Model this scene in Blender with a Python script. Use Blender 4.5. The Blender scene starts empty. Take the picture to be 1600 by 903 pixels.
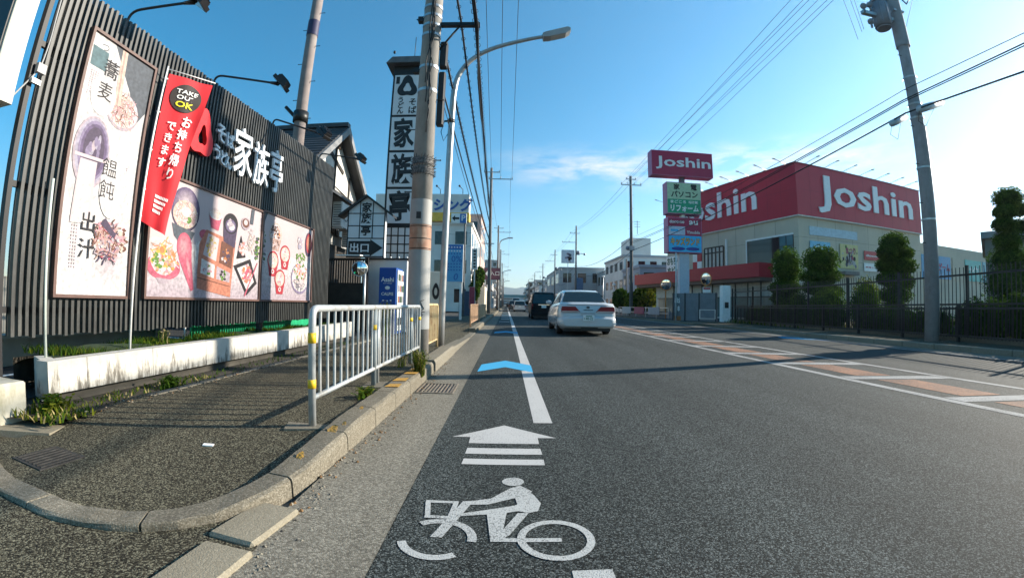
import bpy, math, random
from mathutils import Vector, Matrix
random.seed(7)
S = bpy.context.scene
COL = S.collection
R = math.radians
# ------------------------------------------------------------ camera
cd = bpy.data.cameras.new('camera')
cam = bpy.data.objects.new('camera', cd)
COL.objects.link(cam)
cd.type = 'PANO'
cd.panorama_type = 'FISHEYE_LENS_POLYNOMIAL'
cd.sensor_width = 36.0
cd.fisheye_fov = R(178)
SGN = -1.0
cd.fisheye_polynomial_k0 = 0.0
cd.fisheye_polynomial_k1 = SGN * 0.06765112221836424
cd.fisheye_polynomial_k2 = SGN * -0.00021692784650367597
cd.fisheye_polynomial_k3 = SGN * -2.595847317942951e-05
cd.fisheye_polynomial_k4 = SGN * 4.863763673763736e-07
cd.clip_start = 0.05
cd.clip_end = 20000
H = 0.97
AX, AZ, AY = Vector((.99974982, -.0133787, .01792528)), Vector((-.01840603, -.03672059, .99915605)), Vector((.01270918, .99923601, .03695766))
cam.matrix_world = Matrix(((AX.x, AZ.x, -AY.x, 0), (AX.y, AZ.y, -AY.y, 0), (AX.z, AZ.z, -AY.z, H), (0, 0, 0, 1)))
S.camera = cam
# ------------------------------------------------------------ sky and sun
SUN_EL, SUN_AZ = R(23.5), R(75.0)          # azimuth measured from the road direction (+Y) towards +X
w = bpy.data.worlds.new('World')
S.world = w
w.use_nodes = True
nt = w.node_tree
nt.nodes.clear()
out = nt.nodes.new('ShaderNodeOutputWorld')
bg = nt.nodes.new('ShaderNodeBackground')
sky = nt.nodes.new('ShaderNodeTexSky')
sky.sky_type = 'NISHITA'
sky.sun_disc = False
sky.sun_elevation = SUN_EL
sky.sun_rotation = SUN_AZ
sky.altitude = 20
sky.air_density = 1.0
sky.dust_density = 0.15
sky.ozone_density = 2.2
bg.inputs['Strength'].default_value = 0.064
# thin evening-morning cloud bank low over the shop side
tc = nt.nodes.new('ShaderNodeTexCoord')
sx = nt.nodes.new('ShaderNodeSeparateXYZ')
nt.links.new(tc.outputs['Generated'], sx.inputs[0])
def mth(op, a, b=None, c=None):
    n = nt.nodes.new('ShaderNodeMath'); n.operation = op
    for i, v in enumerate((a, b, c)):
        if v is None: continue
        if isinstance(v, (int, float)): n.inputs[i].default_value = v
        else: nt.links.new(v, n.inputs[i])
    return n.outputs[0]
azim = mth('ARCTAN2', sx.outputs['X'], sx.outputs['Y'])
elev = mth('ARCSINE', sx.outputs['Z'])
cmb = nt.nodes.new('ShaderNodeCombineXYZ')
nt.links.new(mth('MULTIPLY', azim, 5.0), cmb.inputs['X'])
nt.links.new(mth('MULTIPLY', elev, 17.0), cmb.inputs['Y'])
cn = nt.nodes.new('ShaderNodeTexNoise')
cn.inputs['Scale'].default_value = 1.6
cn.inputs['Detail'].default_value = 7
cn.inputs['Roughness'].default_value = 0.62
cn.inputs['Distortion'].default_value = .3
nt.links.new(cmb.outputs[0], cn.inputs['Vector'])
def band(x, lo, hi, soft):
    a = nt.nodes.new('ShaderNodeMapRange'); a.interpolation_type = 'SMOOTHSTEP'
    a.inputs[1].default_value = lo - soft; a.inputs[2].default_value = lo + soft
    nt.links.new(x, a.inputs[0])
    b = nt.nodes.new('ShaderNodeMapRange'); b.interpolation_type = 'SMOOTHSTEP'
    b.inputs[1].default_value = hi - soft; b.inputs[2].default_value = hi + soft
    b.inputs[3].default_value = 1; b.inputs[4].default_value = 0
    nt.links.new(x, b.inputs[0])
    return mth('MULTIPLY', a.outputs[0], b.outputs[0])
eb = band(mth('ADD', elev, mth('MULTIPLY', azim, .03)), R(16.6), R(20.4), R(2.0))
ab = band(azim, R(3), R(46), R(9))
mask = mth('MULTIPLY', eb, ab)
cl = nt.nodes.new('ShaderNodeMapRange')
cl.inputs[1].default_value = .40; cl.inputs[2].default_value = .72
nt.links.new(cn.outputs['Fac'], cl.inputs[0])
cfac = mth('MULTIPLY', mask, mth('MULTIPLY', cl.outputs[0], 1.35))
mx = nt.nodes.new('ShaderNodeMix'); mx.data_type = 'RGBA'
nt.links.new(cfac, mx.inputs['Factor'])
hs = nt.nodes.new('ShaderNodeHueSaturation')
hs.inputs['Hue'].default_value = .484
hs.inputs['Saturation'].default_value = 1.5
hs.inputs['Value'].default_value = 1.27
nt.links.new(sky.outputs[0], hs.inputs['Color'])
nt.links.new(hs.outputs[0], mx.inputs['A'])
mx.inputs['B'].default_value = (5.6, 5.8, 6.1, 1)
nt.links.new(mx.outputs['Result'], bg.inputs['Color'])
nt.links.new(bg.outputs[0], out.inputs[0])
sd = bpy.data.lights.new('sun', 'SUN')
sd.energy = 5.0
sd.angle = R(.45)
sd.color = (1.0, .90, .76)
sun = bpy.data.objects.new('sun', sd)
COL.objects.link(sun)
SV = Vector((math.sin(SUN_AZ) * math.cos(SUN_EL), math.cos(SUN_AZ) * math.cos(SUN_EL), math.sin(SUN_EL)))
sun.rotation_euler = SV.to_track_quat('Z', 'Y').to_euler()
sun.location = (30, 10, 40)
S.view_settings.view_transform = 'Standard'
S.view_settings.look = 'None'
S.view_settings.gamma = 1
S.view_settings.exposure = 1.36
S.view_settings.use_curve_mapping = False

# ------------------------------------------------------------ survey: a sight line of the camera met with a real plane
F0, K3 = 663.9, .13816
def sight(px, py):
    x, y = (px - 800) / F0, -(py - 451.5) / F0
    r = math.hypot(x, y); th = r
    for _ in range(25): th -= (th + K3 * th ** 3 - r) / (1 + 3 * K3 * th * th)
    s = math.sin(th) / max(r, 1e-9)
    return AX * (x * s) + AY * math.cos(th) + AZ * (y * s)
def at(px, py, X=None, Y=None, Z=None):
    v = sight(px, py)
    t = X / v.x if X is not None else Y / v.y if Y is not None else (Z - H) / v.z
    return Vector((0, 0, H)) + v * t

# ------------------------------------------------------------ materials
MATS = {}
def mat(name, col, rough=.6, var=.12, scale=6, bump=0, bscale=None, metal=0, spec=.4, emis=0, stain=None, stain_amt=0, sscale=2, coat=0):
    if name in MATS: return MATS[name]
    m = bpy.data.materials.new(name); m.use_nodes = True
    t = m.node_tree; b = t.nodes['Principled BSDF']
    b.inputs['Roughness'].default_value = rough
    b.inputs['Metallic'].default_value = metal
    b.inputs['Specular IOR Level'].default_value = spec
    b.inputs['Coat Weight'].default_value = coat
    tx = t.nodes.new('ShaderNodeTexCoord')
    col = tuple(col) + (1,)
    n = t.nodes.new('ShaderNodeTexNoise'); n.inputs['Scale'].default_value = scale; n.inputs['Detail'].default_value = 5
    t.links.new(tx.outputs['Object'], n.inputs['Vector'])
    mr = t.nodes.new('ShaderNodeMapRange')
    mr.inputs[1].default_value = .3; mr.inputs[2].default_value = .7
    mr.inputs[3].default_value = 1 - var; mr.inputs[4].default_value = 1 + var
    t.links.new(n.outputs['Fac'], mr.inputs[0])
    mm = t.nodes.new('ShaderNodeMix'); mm.data_type = 'RGBA'; mm.blend_type = 'MULTIPLY'
    mm.inputs['Factor'].default_value = 1; mm.inputs['A'].default_value = col
    t.links.new(mr.outputs[0], mm.inputs['B'])
    res = mm.outputs['Result']
    if stain:
        n2 = t.nodes.new('ShaderNodeTexNoise'); n2.inputs['Scale'].default_value = sscale; n2.inputs['Detail'].default_value = 8; n2.inputs['Roughness'].default_value = .68
        mp = t.nodes.new('ShaderNodeMapping'); mp.inputs['Scale'].default_value = (1, 1, .35)
        t.links.new(tx.outputs['Object'], mp.inputs['Vector']); t.links.new(mp.outputs[0], n2.inputs['Vector'])
        r2 = t.nodes.new('ShaderNodeMapRange'); r2.inputs[1].default_value = .52; r2.inputs[2].default_value = .66; r2.inputs[4].default_value = stain_amt
        t.links.new(n2.outputs['Fac'], r2.inputs[0])
        m2 = t.nodes.new('ShaderNodeMix'); m2.data_type = 'RGBA'
        t.links.new(r2.outputs[0], m2.inputs['Factor']); t.links.new(res, m2.inputs['A']); m2.inputs['B'].default_value = tuple(stain) + (1,)
        res = m2.outputs['Result']
    t.links.new(res, b.inputs['Base Color'])
    if emis:
        t.links.new(res, b.inputs['Emission Color']); b.inputs['Emission Strength'].default_value = emis
    if bump:
        n3 = t.nodes.new('ShaderNodeTexNoise'); n3.inputs['Scale'].default_value = bscale or scale * 6; n3.inputs['Detail'].default_value = 4
        t.links.new(tx.outputs['Object'], n3.inputs['Vector'])
        bp = t.nodes.new('ShaderNodeBump'); bp.inputs['Strength'].default_value = bump; bp.inputs['Distance'].default_value = .01
        t.links.new(n3.outputs['Fac'], bp.inputs['Height']); t.links.new(bp.outputs[0], b.inputs['Normal'])
    MATS[name] = m
    return m

def mat_leaf(name, col, var=.35, scale=3, thru=.4):
    """foliage: matt leaf that lets some light through"""
    if name in MATS: return MATS[name]
    m = bpy.data.materials.new(name); m.use_nodes = True
    t = m.node_tree; t.nodes.clear(); L = t.links.new
    o = t.nodes.new('ShaderNodeOutputMaterial'); tx = t.nodes.new('ShaderNodeTexCoord')
    n = t.nodes.new('ShaderNodeTexNoise'); n.inputs['Scale'].default_value = scale; n.inputs['Detail'].default_value = 4; L(tx.outputs['Object'], n.inputs['Vector'])
    cr = t.nodes.new('ShaderNodeValToRGB'); e = cr.color_ramp.elements
    e[0].position = .3; e[0].color = tuple(c * (1 - var) for c in col) + (1,); e[1].position = .7; e[1].color = (col[0] * (1 + var * 1.3), col[1] * (1 + var), col[2], 1)
    L(n.outputs['Fac'], cr.inputs[0])
    d = t.nodes.new('ShaderNodeBsdfDiffuse'); tr = t.nodes.new('ShaderNodeBsdfTranslucent'); mx_ = t.nodes.new('ShaderNodeMixShader'); mx_.inputs[0].default_value = thru
    L(cr.outputs[0], d.inputs['Color']); L(cr.outputs[0], tr.inputs['Color']); L(d.outputs[0], mx_.inputs[1]); L(tr.outputs[0], mx_.inputs[2]); L(mx_.outputs[0], o.inputs[0])
    MATS[name] = m
    return m
def mat_aggregate(name, base, dark, light, scale, bump, patch=.25, rough=.85, speck=.5, worn=None):
    """stone-chip surfaces (asphalt, washed concrete): chips of differing tone, big faint patches; worn = paint colour lying broken on top"""
    if name in MATS: return MATS[name]
    m = bpy.data.materials.new(name); m.use_nodes = True
    t = m.node_tree; b = t.nodes['Principled BSDF']; L = t.links.new
    b.inputs['Roughness'].default_value = rough; b.inputs['Specular IOR Level'].default_value = .14
    tx = t.nodes.new('ShaderNodeTexCoord')
    vo = t.nodes.new('ShaderNodeTexVoronoi'); vo.inputs['Scale'].default_value = scale; vo.inputs['Randomness'].default_value = 1
    L(tx.outputs['Object'], vo.inputs['Vector'])
    bw = t.nodes.new('ShaderNodeSeparateColor'); L(vo.outputs['Color'], bw.inputs[0])
    cr = t.nodes.new('ShaderNodeValToRGB'); e = cr.color_ramp.elements
    e[0].position = .1; e[0].color = tuple(dark) + (1,); e[1].position = .97; e[1].color = tuple(light) + (1,)
    x = e.new(.62); x.color = tuple(base) + (1,)
    L(bw.outputs[0], cr.inputs[0])
    fl = t.nodes.new('ShaderNodeMix'); fl.data_type = 'RGBA'; fl.inputs['Factor'].default_value = speck
    fl.inputs['A'].default_value = tuple(base) + (1,); L(cr.outputs[0], fl.inputs['B'])
    n = t.nodes.new('ShaderNodeTexNoise'); n.inputs['Scale'].default_value = .55; n.inputs['Detail'].default_value = 6; n.inputs['Roughness'].default_value = .6
    mp = t.nodes.new('ShaderNodeMapping'); mp.inputs['Scale'].default_value = (2.2, .22, 1)
    L(tx.outputs['Object'], mp.inputs['Vector']); L(mp.outputs[0], n.inputs['Vector'])
    mr = t.nodes.new('ShaderNodeMapRange'); mr.inputs[1].default_value = .3; mr.inputs[2].default_value = .7; mr.inputs[3].default_value = 1 - patch; mr.inputs[4].default_value = 1 + patch
    L(n.outputs['Fac'], mr.inputs[0])
    mm = t.nodes.new('ShaderNodeMix'); mm.data_type = 'RGBA'; mm.blend_type = 'MULTIPLY'; mm.inputs['Factor'].default_value = 1
    L(fl.outputs['Result'], mm.inputs['A']); L(mr.outputs[0], mm.inputs['B'])
    res = mm.outputs['Result']
    if worn:
        nw = t.nodes.new('ShaderNodeTexNoise'); nw.inputs['Scale'].default_value = 130; nw.inputs['Detail'].default_value = 5; nw.inputs['Roughness'].default_value = .75
        L(tx.outputs['Object'], nw.inputs['Vector'])
        n4 = t.nodes.new('ShaderNodeTexNoise'); n4.inputs['Scale'].default_value = 2.2; L(tx.outputs['Object'], n4.inputs['Vector'])
        ad = t.nodes.new('ShaderNodeMath'); ad.operation = 'MULTIPLY_ADD'; ad.inputs[1].default_value = .2
        L(n4.outputs['Fac'], ad.inputs[0]); L(nw.outputs['Fac'], ad.inputs[2])
        rw = t.nodes.new('ShaderNodeMapRange'); rw.inputs[1].default_value = worn[1]; rw.inputs[2].default_value = worn[1] + .10
        rw.inputs[3].default_value = 1; rw.inputs[4].default_value = .12
        L(ad.outputs[0], rw.inputs[0])
        m2 = t.nodes.new('ShaderNodeMix'); m2.data_type = 'RGBA'
        L(rw.outputs[0], m2.inputs['Factor']); L(res, m2.inputs['A']); m2.inputs['B'].default_value = tuple(worn[0]) + (1,)
        res = m2.outputs['Result']
    L(res, b.inputs['Base Color'])
    bp = t.nodes.new('ShaderNodeBump'); bp.inputs['Strength'].default_value = bump; bp.inputs['Distance'].default_value = .006
    L(vo.outputs['Distance'], bp.inputs['Height']); bp.invert = True
    L(bp.outputs[0], b.inputs['Normal'])
    MATS[name] = m
    return m

# ------------------------------------------------------------ mesh building
def frame(axis):
    a = axis.normalized()
    u = a.cross(Vector((0, 0, 1)) if abs(a.z) < .9 else Vector((1, 0, 0))).normalized()
    return u, a.cross(u).normalized()
class MB:
    def __init__(s): s.v = []; s.f = []; s.mi = []; s.sm = []; s.mats = []
    def k(s, m):
        if m not in s.mats: s.mats.append(m)
        return s.mats.index(m)
    def face(s, pts, m, smooth=False):
        n = len(s.v); s.v += [Vector(p) for p in pts]; s.f.append(tuple(range(n, n + len(pts)))); s.mi.append(s.k(m)); s.sm.append(smooth)
    def mesh(s, vs, fs, m, smooth=False):
        n = len(s.v); s.v += [Vector(p) for p in vs]; i = s.k(m)
        for f in fs: s.f.append(tuple(n + q for q in f)); s.mi.append(i); s.sm.append(smooth)
    def box(s, lo, hi, m, rot=0, piv=None, bev=0):
        (a, b, c), (d, e, f) = lo, hi
        if bev:
            g = bev
            prof = [(a + g, b), (d - g, b), (d, b + g), (d, e - g), (d - g, e), (a + g, e), (a, e - g), (a, b + g)]
            ins = [(a + g, b + g), (d - g, b + g), (d - g, b + g), (d - g, e - g), (d - g, e - g), (a + g, e - g), (a + g, e - g), (a + g, b + g)]
            vs = [(x, y, c) for x, y in prof] + [(x, y, f - g) for x, y in prof] + [(x, y, f) for x, y in ins]
            fs = [tuple(range(7, -1, -1)), tuple(range(16, 24))]
            for i in range(8):
                j = (i + 1) % 8; fs += [(i, j, 8 + j, 8 + i), (8 + i, 8 + j, 16 + j, 16 + i)]
        else:
            vs = [(a, b, c), (d, b, c), (d, e, c), (a, e, c), (a, b, f), (d, b, f), (d, e, f), (a, e, f)]
            fs = [(3, 2, 1, 0), (4, 5, 6, 7), (0, 1, 5, 4), (1, 2, 6, 5), (2, 3, 7, 6), (3, 0, 4, 7)]
        if rot:
            p = Vector(piv) if piv else Vector(((a + d) / 2, (b + e) / 2, 0))
            M = Matrix.Rotation(rot, 3, 'Z'); vs = [M @ (Vector(q) - Vector((p.x, p.y, 0))) + Vector((p.x, p.y, 0)) for q in vs]
        s.mesh(vs, fs, m)
    def obox(s, o, U, V, N, m):
        """box from corner o along the three edge vectors"""
        o, U, V, N = Vector(o), Vector(U), Vector(V), Vector(N)
        if U.cross(V).dot(N) < 0: U, V = V, U
        vs = [o, o + U, o + U + V, o + V, o + N, o + U + N, o + U + V + N, o + V + N]
        s.mesh(vs, [(3, 2, 1, 0), (4, 5, 6, 7), (0, 1, 5, 4), (1, 2, 6, 5), (2, 3, 7, 6), (3, 0, 4, 7)], m)
    def tube(s, pts, r, m, n=8, cap=True, smooth=True):
        pts = [Vector(p) for p in pts]; k = len(pts)
        rs = r if isinstance(r, (list, tuple)) else [r] * k
        vs = []; u = None
        for i, p in enumerate(pts):
            t = (pts[min(i + 1, k - 1)] - pts[max(i - 1, 0)])
            if t.length < 1e-9: t = Vector((0, 0, 1))
            t.normalize()
            if u is None: u, w_ = frame(t)
            else:
                u = (u - t * u.dot(t)).normalized(); w_ = t.cross(u)
            for j in range(n):
                a = 2 * math.pi * j / n
                vs.append(p + u * (math.cos(a) * rs[i]) + w_ * (math.sin(a) * rs[i]))
        fs = [(i * n + j, i * n + (j + 1) % n, (i + 1) * n + (j + 1) % n, (i + 1) * n + j) for i in range(k - 1) for j in range(n)]
        s.mesh(vs, fs, m, smooth)
        if cap:
            b = len(s.v) - k * n
            s.f.append(tuple(b + j for j in range(n - 1, -1, -1))); s.mi.append(s.k(m)); s.sm.append(False)
            s.f.append(tuple(b + (k - 1) * n + j for j in range(n))); s.mi.append(s.k(m)); s.sm.append(False)
    def cyl(s, a, b, r, m, n=12, r2=None): s.tube([a, b], [r, r if r2 is None else r2], m, n)
    def ball(s, c, r, m, n=12, k=8, zs=None):
        c = Vector(c); rx, ry, rz = r if isinstance(r, (tuple, list)) else (r, r, r)
        vs = [c + Vector((0, 0, -rz))]
        for i in range(1, k):
            a = math.pi * i / k - math.pi / 2
            for j in range(n):
                b = 2 * math.pi * j / n; vs.append(c + Vector((rx * math.cos(a) * math.cos(b), ry * math.cos(a) * math.sin(b), rz * math.sin(a))))
        vs.append(c + Vector((0, 0, rz)))
        fs = [(0, 1 + (j + 1) % n, 1 + j) for j in range(n)]
        for i in range(k - 2):
            for j in range(n): fs.append((1 + i * n + j, 1 + i * n + (j + 1) % n, 1 + (i + 1) * n + (j + 1) % n, 1 + (i + 1) * n + j))
        e = len(vs) - 1
        fs += [(e, 1 + (k - 2) * n + j, 1 + (k - 2) * n + (j + 1) % n) for j in range(n)]
        s.mesh(vs, fs, m, True)
    def prism(s, pts2, o, U, V, N, m, side=None):
        """polygon pts2 in the U,V plane at o, pushed along vector N"""
        o, U, V, N = Vector(o), Vector(U), Vector(V), Vector(N)
        ar = sum(pts2[i][0] * pts2[(i + 1) % len(pts2)][1] - pts2[(i + 1) % len(pts2)][0] * pts2[i][1] for i in range(len(pts2)))
        if (ar > 0) != (U.cross(V).dot(N) > 0): pts2 = pts2[::-1]
        k = len(pts2); P_ = [o + U * a + V * b for a, b in pts2]
        s.mesh(P_ + [p + N for p in P_], [tuple(range(k - 1, -1, -1)), tuple(range(k, 2 * k))], m)
        s.mesh(P_ + [p + N for p in P_], [(i, (i + 1) % k, k + (i + 1) % k, k + i) for i in range(k)], side or m)
    def ring(s, outer, inner, o, U, V, N, m):
        """closed band between two outlines of equal count, pushed along N"""
        o, U, V, N = Vector(o), Vector(U), Vector(V), Vector(N); k = len(outer)
        A = [o + U * a + V * b for a, b in outer]; B = [o + U * a + V * b for a, b in inner]
        vs = A + B + [p + N for p in A] + [p + N for p in B]; fs = []
        for i in range(k):
            j = (i + 1) % k
            fs += [(2 * k + i, 2 * k + j, 3 * k + j, 3 * k + i), (i, j, 2 * k + j, 2 * k + i), (k + j, k + i, 3 * k + i, 3 * k + j), (j, i, k + i, k + j)]
        s.mesh(vs, fs, m)
    def text(s, body, o, U, V, N, size, m, depth=.004, bold=0, align='CENTER', sx=1.0, fn=None):
        """lettering: glyph outlines laid on the plane o,U,V (unit vectors) and raised by depth along N; fn maps (a,b,h) to a point instead"""
        for vs, fs in glyphs(body, bold, align, depth / size if depth else 0):
            if fn: P_ = [fn(a * size * sx, b * size, c * size) for a, b, c in vs]
            else: P_ = [Vector(o) + Vector(U) * (a * size * sx) + Vector(V) * (b * size) + Vector(N) * (c * size) for a, b, c in vs]
            s.mesh(P_, fs, m)
    def split(s, name, parent):
        """one part per far-apart piece (posts, bolts, bands ...)"""
        par = list(range(len(s.v)))
        def root(i):
            while par[i] != i: par[i] = par[par[i]]; i = par[i]
            return i
        for f in s.f:
            a = root(f[0])
            for q in f[1:]: par[root(q)] = a
        isl = {}
        for k, f in enumerate(s.f): isl.setdefault(root(f[0]), []).append(k)
        bx = []
        for fs in isl.values():
            P_ = [s.v[q] for k in fs for q in s.f[k]]
            bx.append((Vector([min(p[i] for p in P_) for i in range(3)]), Vector([max(p[i] for p in P_) for i in range(3)]), fs))
        n = len(bx); cl = list(range(n))
        def rt(i):
            while cl[i] != i: i = cl[i]
            return i
        for i in range(n):
            for j in range(i):
                g = Vector([max(0, bx[i][0][k] - bx[j][1][k], bx[j][0][k] - bx[i][1][k]) for k in range(3)]).length
                if g <= max(.02, .5 * max(max(bx[i][1] - bx[i][0]), max(bx[j][1] - bx[j][0]))): cl[rt(i)] = rt(j)
        out = {}
        for i in range(n): out.setdefault(rt(i), []).extend(bx[i][2])
        r = []
        for fs in out.values():
            m = MB(); m.mats = list(s.mats); mp = {}
            for k in fs:
                f = []
                for q in s.f[k]:
                    if q not in mp: mp[q] = len(m.v); m.v.append(s.v[q])
                    f.append(mp[q])
                m.f.append(tuple(f)); m.mi.append(s.mi[k]); m.sm.append(s.sm[k])
            r.append(m.build(name, parent))
        return r
    def build(s, name, parent=None, keep=None):
        me = bpy.data.meshes.new(name)
        off = Vector((0, 0, 0)); p = parent
        while p is not None: off += Vector(p.location); p = p.parent
        if parent is None and keep is not None: off = Vector(keep)
        me.from_pydata([v - off for v in s.v], [], s.f)
        for m in s.mats: me.materials.append(m)
        me.polygons.foreach_set('material_index', s.mi); me.polygons.foreach_set('use_smooth', s.sm)
        me.update()
        o = bpy.data.objects.new(name, me); COL.objects.link(o)
        if parent is not None: o.parent = parent
        elif keep is not None: o.location = keep
        return o
_G = {}
def glyphs(body, bold, align, depth):
    key = (body, bold, align, round(depth, 4))
    if key not in _G:
        c = bpy.data.curves.new('lettering', 'FONT'); c.body = body; c.size = 1; c.offset = bold; c.align_x = align; c.align_y = 'CENTER'
        c.extrude = depth / 2; c.resolution_u = 2
        o = bpy.data.objects.new('lettering', c); COL.objects.link(o)
        me = bpy.data.meshes.new_from_object(o.evaluated_get(bpy.context.evaluated_depsgraph_get()))
        _G[key] = [([(v.co.x, v.co.y, v.co.z + depth / 2) for v in me.vertices], [tuple(p.vertices) for p in me.polygons])]
        bpy.data.objects.remove(o); bpy.data.curves.remove(c); bpy.data.meshes.remove(me)
    return _G[key]
def tag(o, label=None, cat=None, group=None, kind=None):
    if label: o['label'] = label
    if cat: o['category'] = cat
    if group: o['group'] = group
    if kind: o['kind'] = kind
    return o
def thing(name, label, cat, loc=(0, 0, 0), group=None):
    o = bpy.data.objects.new(name, None); COL.objects.link(o); o.location = loc; o.empty_display_size = .1
    return tag(o, label, cat, group)
def copy_tree(o, parent=None):
    c = o.copy(); COL.objects.link(c)
    if parent is not None: c.parent = parent
    for ch in [x for x in bpy.data.objects if x.parent == o]: copy_tree(ch, c)
    return c
def setting(name, mb): return tag(mb.build(name), kind='structure')
X_, Y_, Z_ = Vector((1, 0, 0)), Vector((0, 1, 0)), Vector((0, 0, 1))
def sstep(t): t = min(1, max(0, t)); return t * t * (3 - 2 * t)
def lerp(a, b, t): return a + (b - a) * t
# ============================================================ lettering that fills a measured rectangle
def fit(mb, body, o, U, V, N, x0, x1, z0, z1, m, depth=.01, bold=0, raw=False):
    """glyphs scaled so that the ink fills x0..x1, z0..z1 on the plane o,U,V"""
    vs, fs = glyphs(body, bold, 'LEFT', 0 if not depth else .05)[0]
    a0, a1 = min(v[0] for v in vs), max(v[0] for v in vs); b0, b1 = min(v[1] for v in vs), max(v[1] for v in vs)
    o, U, V, N = Vector(o), Vector(U), Vector(V), Vector(N)
    mb.mesh([o + U * lerp(x0, x1, (a - a0) / (a1 - a0)) + V * lerp(z0, z1, (b - b0) / (b1 - b0)) + N * (c / .05 * depth) for a, b, c in vs], fs, m)

# ============================================================ materials used widely
ASPH = mat_aggregate('road_asphalt', (.034, .041, .039), (.007, .008, .008), (.135, .15, .145), 175, .4, .28, speck=1.0)
SIDE = mat_aggregate('sidewalk_asphalt', (.058, .052, .035), (.010, .009, .007), (.21, .195, .135), 165, .35, .2, speck=1.0)
CONC = mat_aggregate('washed_concrete', (.165, .152, .122), (.07, .064, .052), (.29, .27, .22), 150, .4, .36, speck=.75)
KERB = mat_aggregate('kerb_concrete', (.165, .147, .112), (.09, .08, .06), (.27, .245, .195), 150, .4, .45, speck=.7)
KERB2 = mat_aggregate('kerb_concrete_new', (.17, .155, .12), (.10, .09, .07), (.25, .23, .19), 90, .3, .25, speck=.5)
PAINT = mat_aggregate('road_paint_white', (.05, .05, .05), (.02, .02, .02), (.2, .2, .2), 170, .3, .14, worn=((.43, .43, .42), .66))
PAINTW = mat_aggregate('road_paint_white_worn', (.05, .055, .053), (.012, .013, .013), (.19, .2, .195), 175, .3, .1, worn=((.40, .41, .40), .61))
PAINTB = mat_aggregate('road_paint_blue', (.05, .05, .05), (.02, .02, .02), (.2, .2, .2), 85, .5, .1, worn=((.05, .32, .55), .73))
PAINTO = mat_aggregate('road_paint_orange', (.05, .05, .05), (.02, .02, .02), (.2, .2, .2), 85, .5, .15, worn=((.34, .175, .105), .56))
GROUND = mat_aggregate('town_ground', (.075, .072, .065), (.03, .03, .03), (.16, .155, .14), 8, .3, .3)
DARKMETAL = mat('dark_metal', (.012, .013, .014), .45, .2)
GALV = mat('galvanised_steel', (.42, .44, .45), .42, .14, 9, metal=.75, stain=(.30, .27, .22), stain_amt=.5, sscale=4)
PIPEW = mat('fence_pipe_white', (.40, .42, .42), .42, .12, 12, metal=.25, stain=(.25, .20, .14), stain_amt=.7, sscale=7)
YEL = mat('yellow_tape', (.72, .46, .02), .5, .2, 10)
WHITE = mat('white_paint', (.74, .74, .72), .5, .06)
BLACK = mat('black_paint', (.012, .012, .013), .5, .1)
GLASSD = mat('dark_glass', (.012, .016, .018), .08, .1, spec=.6)
RUBBER = mat('rubber', (.014, .014, .014), .85, .1)
POLEC = mat('pole_concrete', (.25, .235, .215), .8, .1, 5, bump=.15, bscale=60, stain=(.14, .125, .11), stain_amt=.6, sscale=2.5)
CABLE = mat('cable_black', (.010, .010, .012), .6, .1)
LEAF = mat_leaf('leaf_green', (.052, .105, .018), thru=.5)
LEAFY = mat_leaf('leaf_yellow_green', (.12, .15, .022), thru=.5)
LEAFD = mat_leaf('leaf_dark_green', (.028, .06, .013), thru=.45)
WOOD = mat('bark', (.09, .065, .045), .9, .3, 14)

# ============================================================ ground and road
def sheet(mb, pts, z, m): mb.face([(x, y, z) for x, y in pts], m)
mb = MB(); sheet(mb, [(-6000, -300), (6000, -300), (6000, 7000), (-6000, 7000)], -.03, GROUND); setting('ground', mb)
mb = MB(); sheet(mb, [(-.48, -14), (10.25, -14), (10.25, 1500), (-.48, 1500)], 0, ASPH); setting('road', mb)
mb = MB(); sheet(mb, [(-9, -8), (-.95, -8), (-.95, 1.45), (-1.2, 1.9), (-9, 2.3)], .008, SIDE); setting('driveway', mb)
mb = MB(); sheet(mb, [(-1.0, -14), (-.48, -14), (-.48, 1500), (-1.0, 1500)], .004, CONC); setting('gutter', mb)

# kerb line round the driveway corner: (x, y, top height) along the middle of the stones
KP = [(-3.7, 2.12, .04), (-3.15, 1.72, .036), (-2.6, 1.47, .034), (-2.24, 1.41, .034), (-1.86, 1.375, .036), (-1.5, 1.45, .042), (-1.28, 1.62, .055), (-1.13, 1.98, .085), (-1.095, 2.5, .13), (-1.09, 3.0, .155), (-1.085, 3.8, .16), (-1.08, 4.6, .16), (-1.08, 5.2, .16), (-1.08, 5.82, .16)]
random.seed(3)
mb = MB()
def kerb_stone(a, b, w0, m, bev=.025, drop=0):
    a, b = Vector(a), Vector(b); t = (b - a); t.z = 0; t.normalize(); n = Vector((t.y, -t.x, 0))
    prof = [(-w0, -.2), (w0, -.2), (w0, -bev * 1.6), (w0 - bev, 0), (-w0 + bev * .4, 0), (-w0, -bev * .5)]
    vs = []
    for k in range(5):
        f = k / 4; p = a.lerp(b, f)
        for (u, v) in prof:
            jx = random.uniform(-.006, .006) if v > -.1 else 0
            vs.append(p + n * (u + jx) + Vector((0, 0, v - drop + jx * .6)))
    q = len(prof)
    fs = [(k * q + i, k * q + (i + 1) % q, (k + 1) * q + (i + 1) % q, (k + 1) * q + i) for k in range(4) for i in range(q)]
    fs += [tuple(range(q - 1, -1, -1)), tuple(4 * q + i for i in range(q))]
    fs = [tuple(reversed(f)) for f in fs]
    mb.mesh(vs, fs, m)
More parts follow.
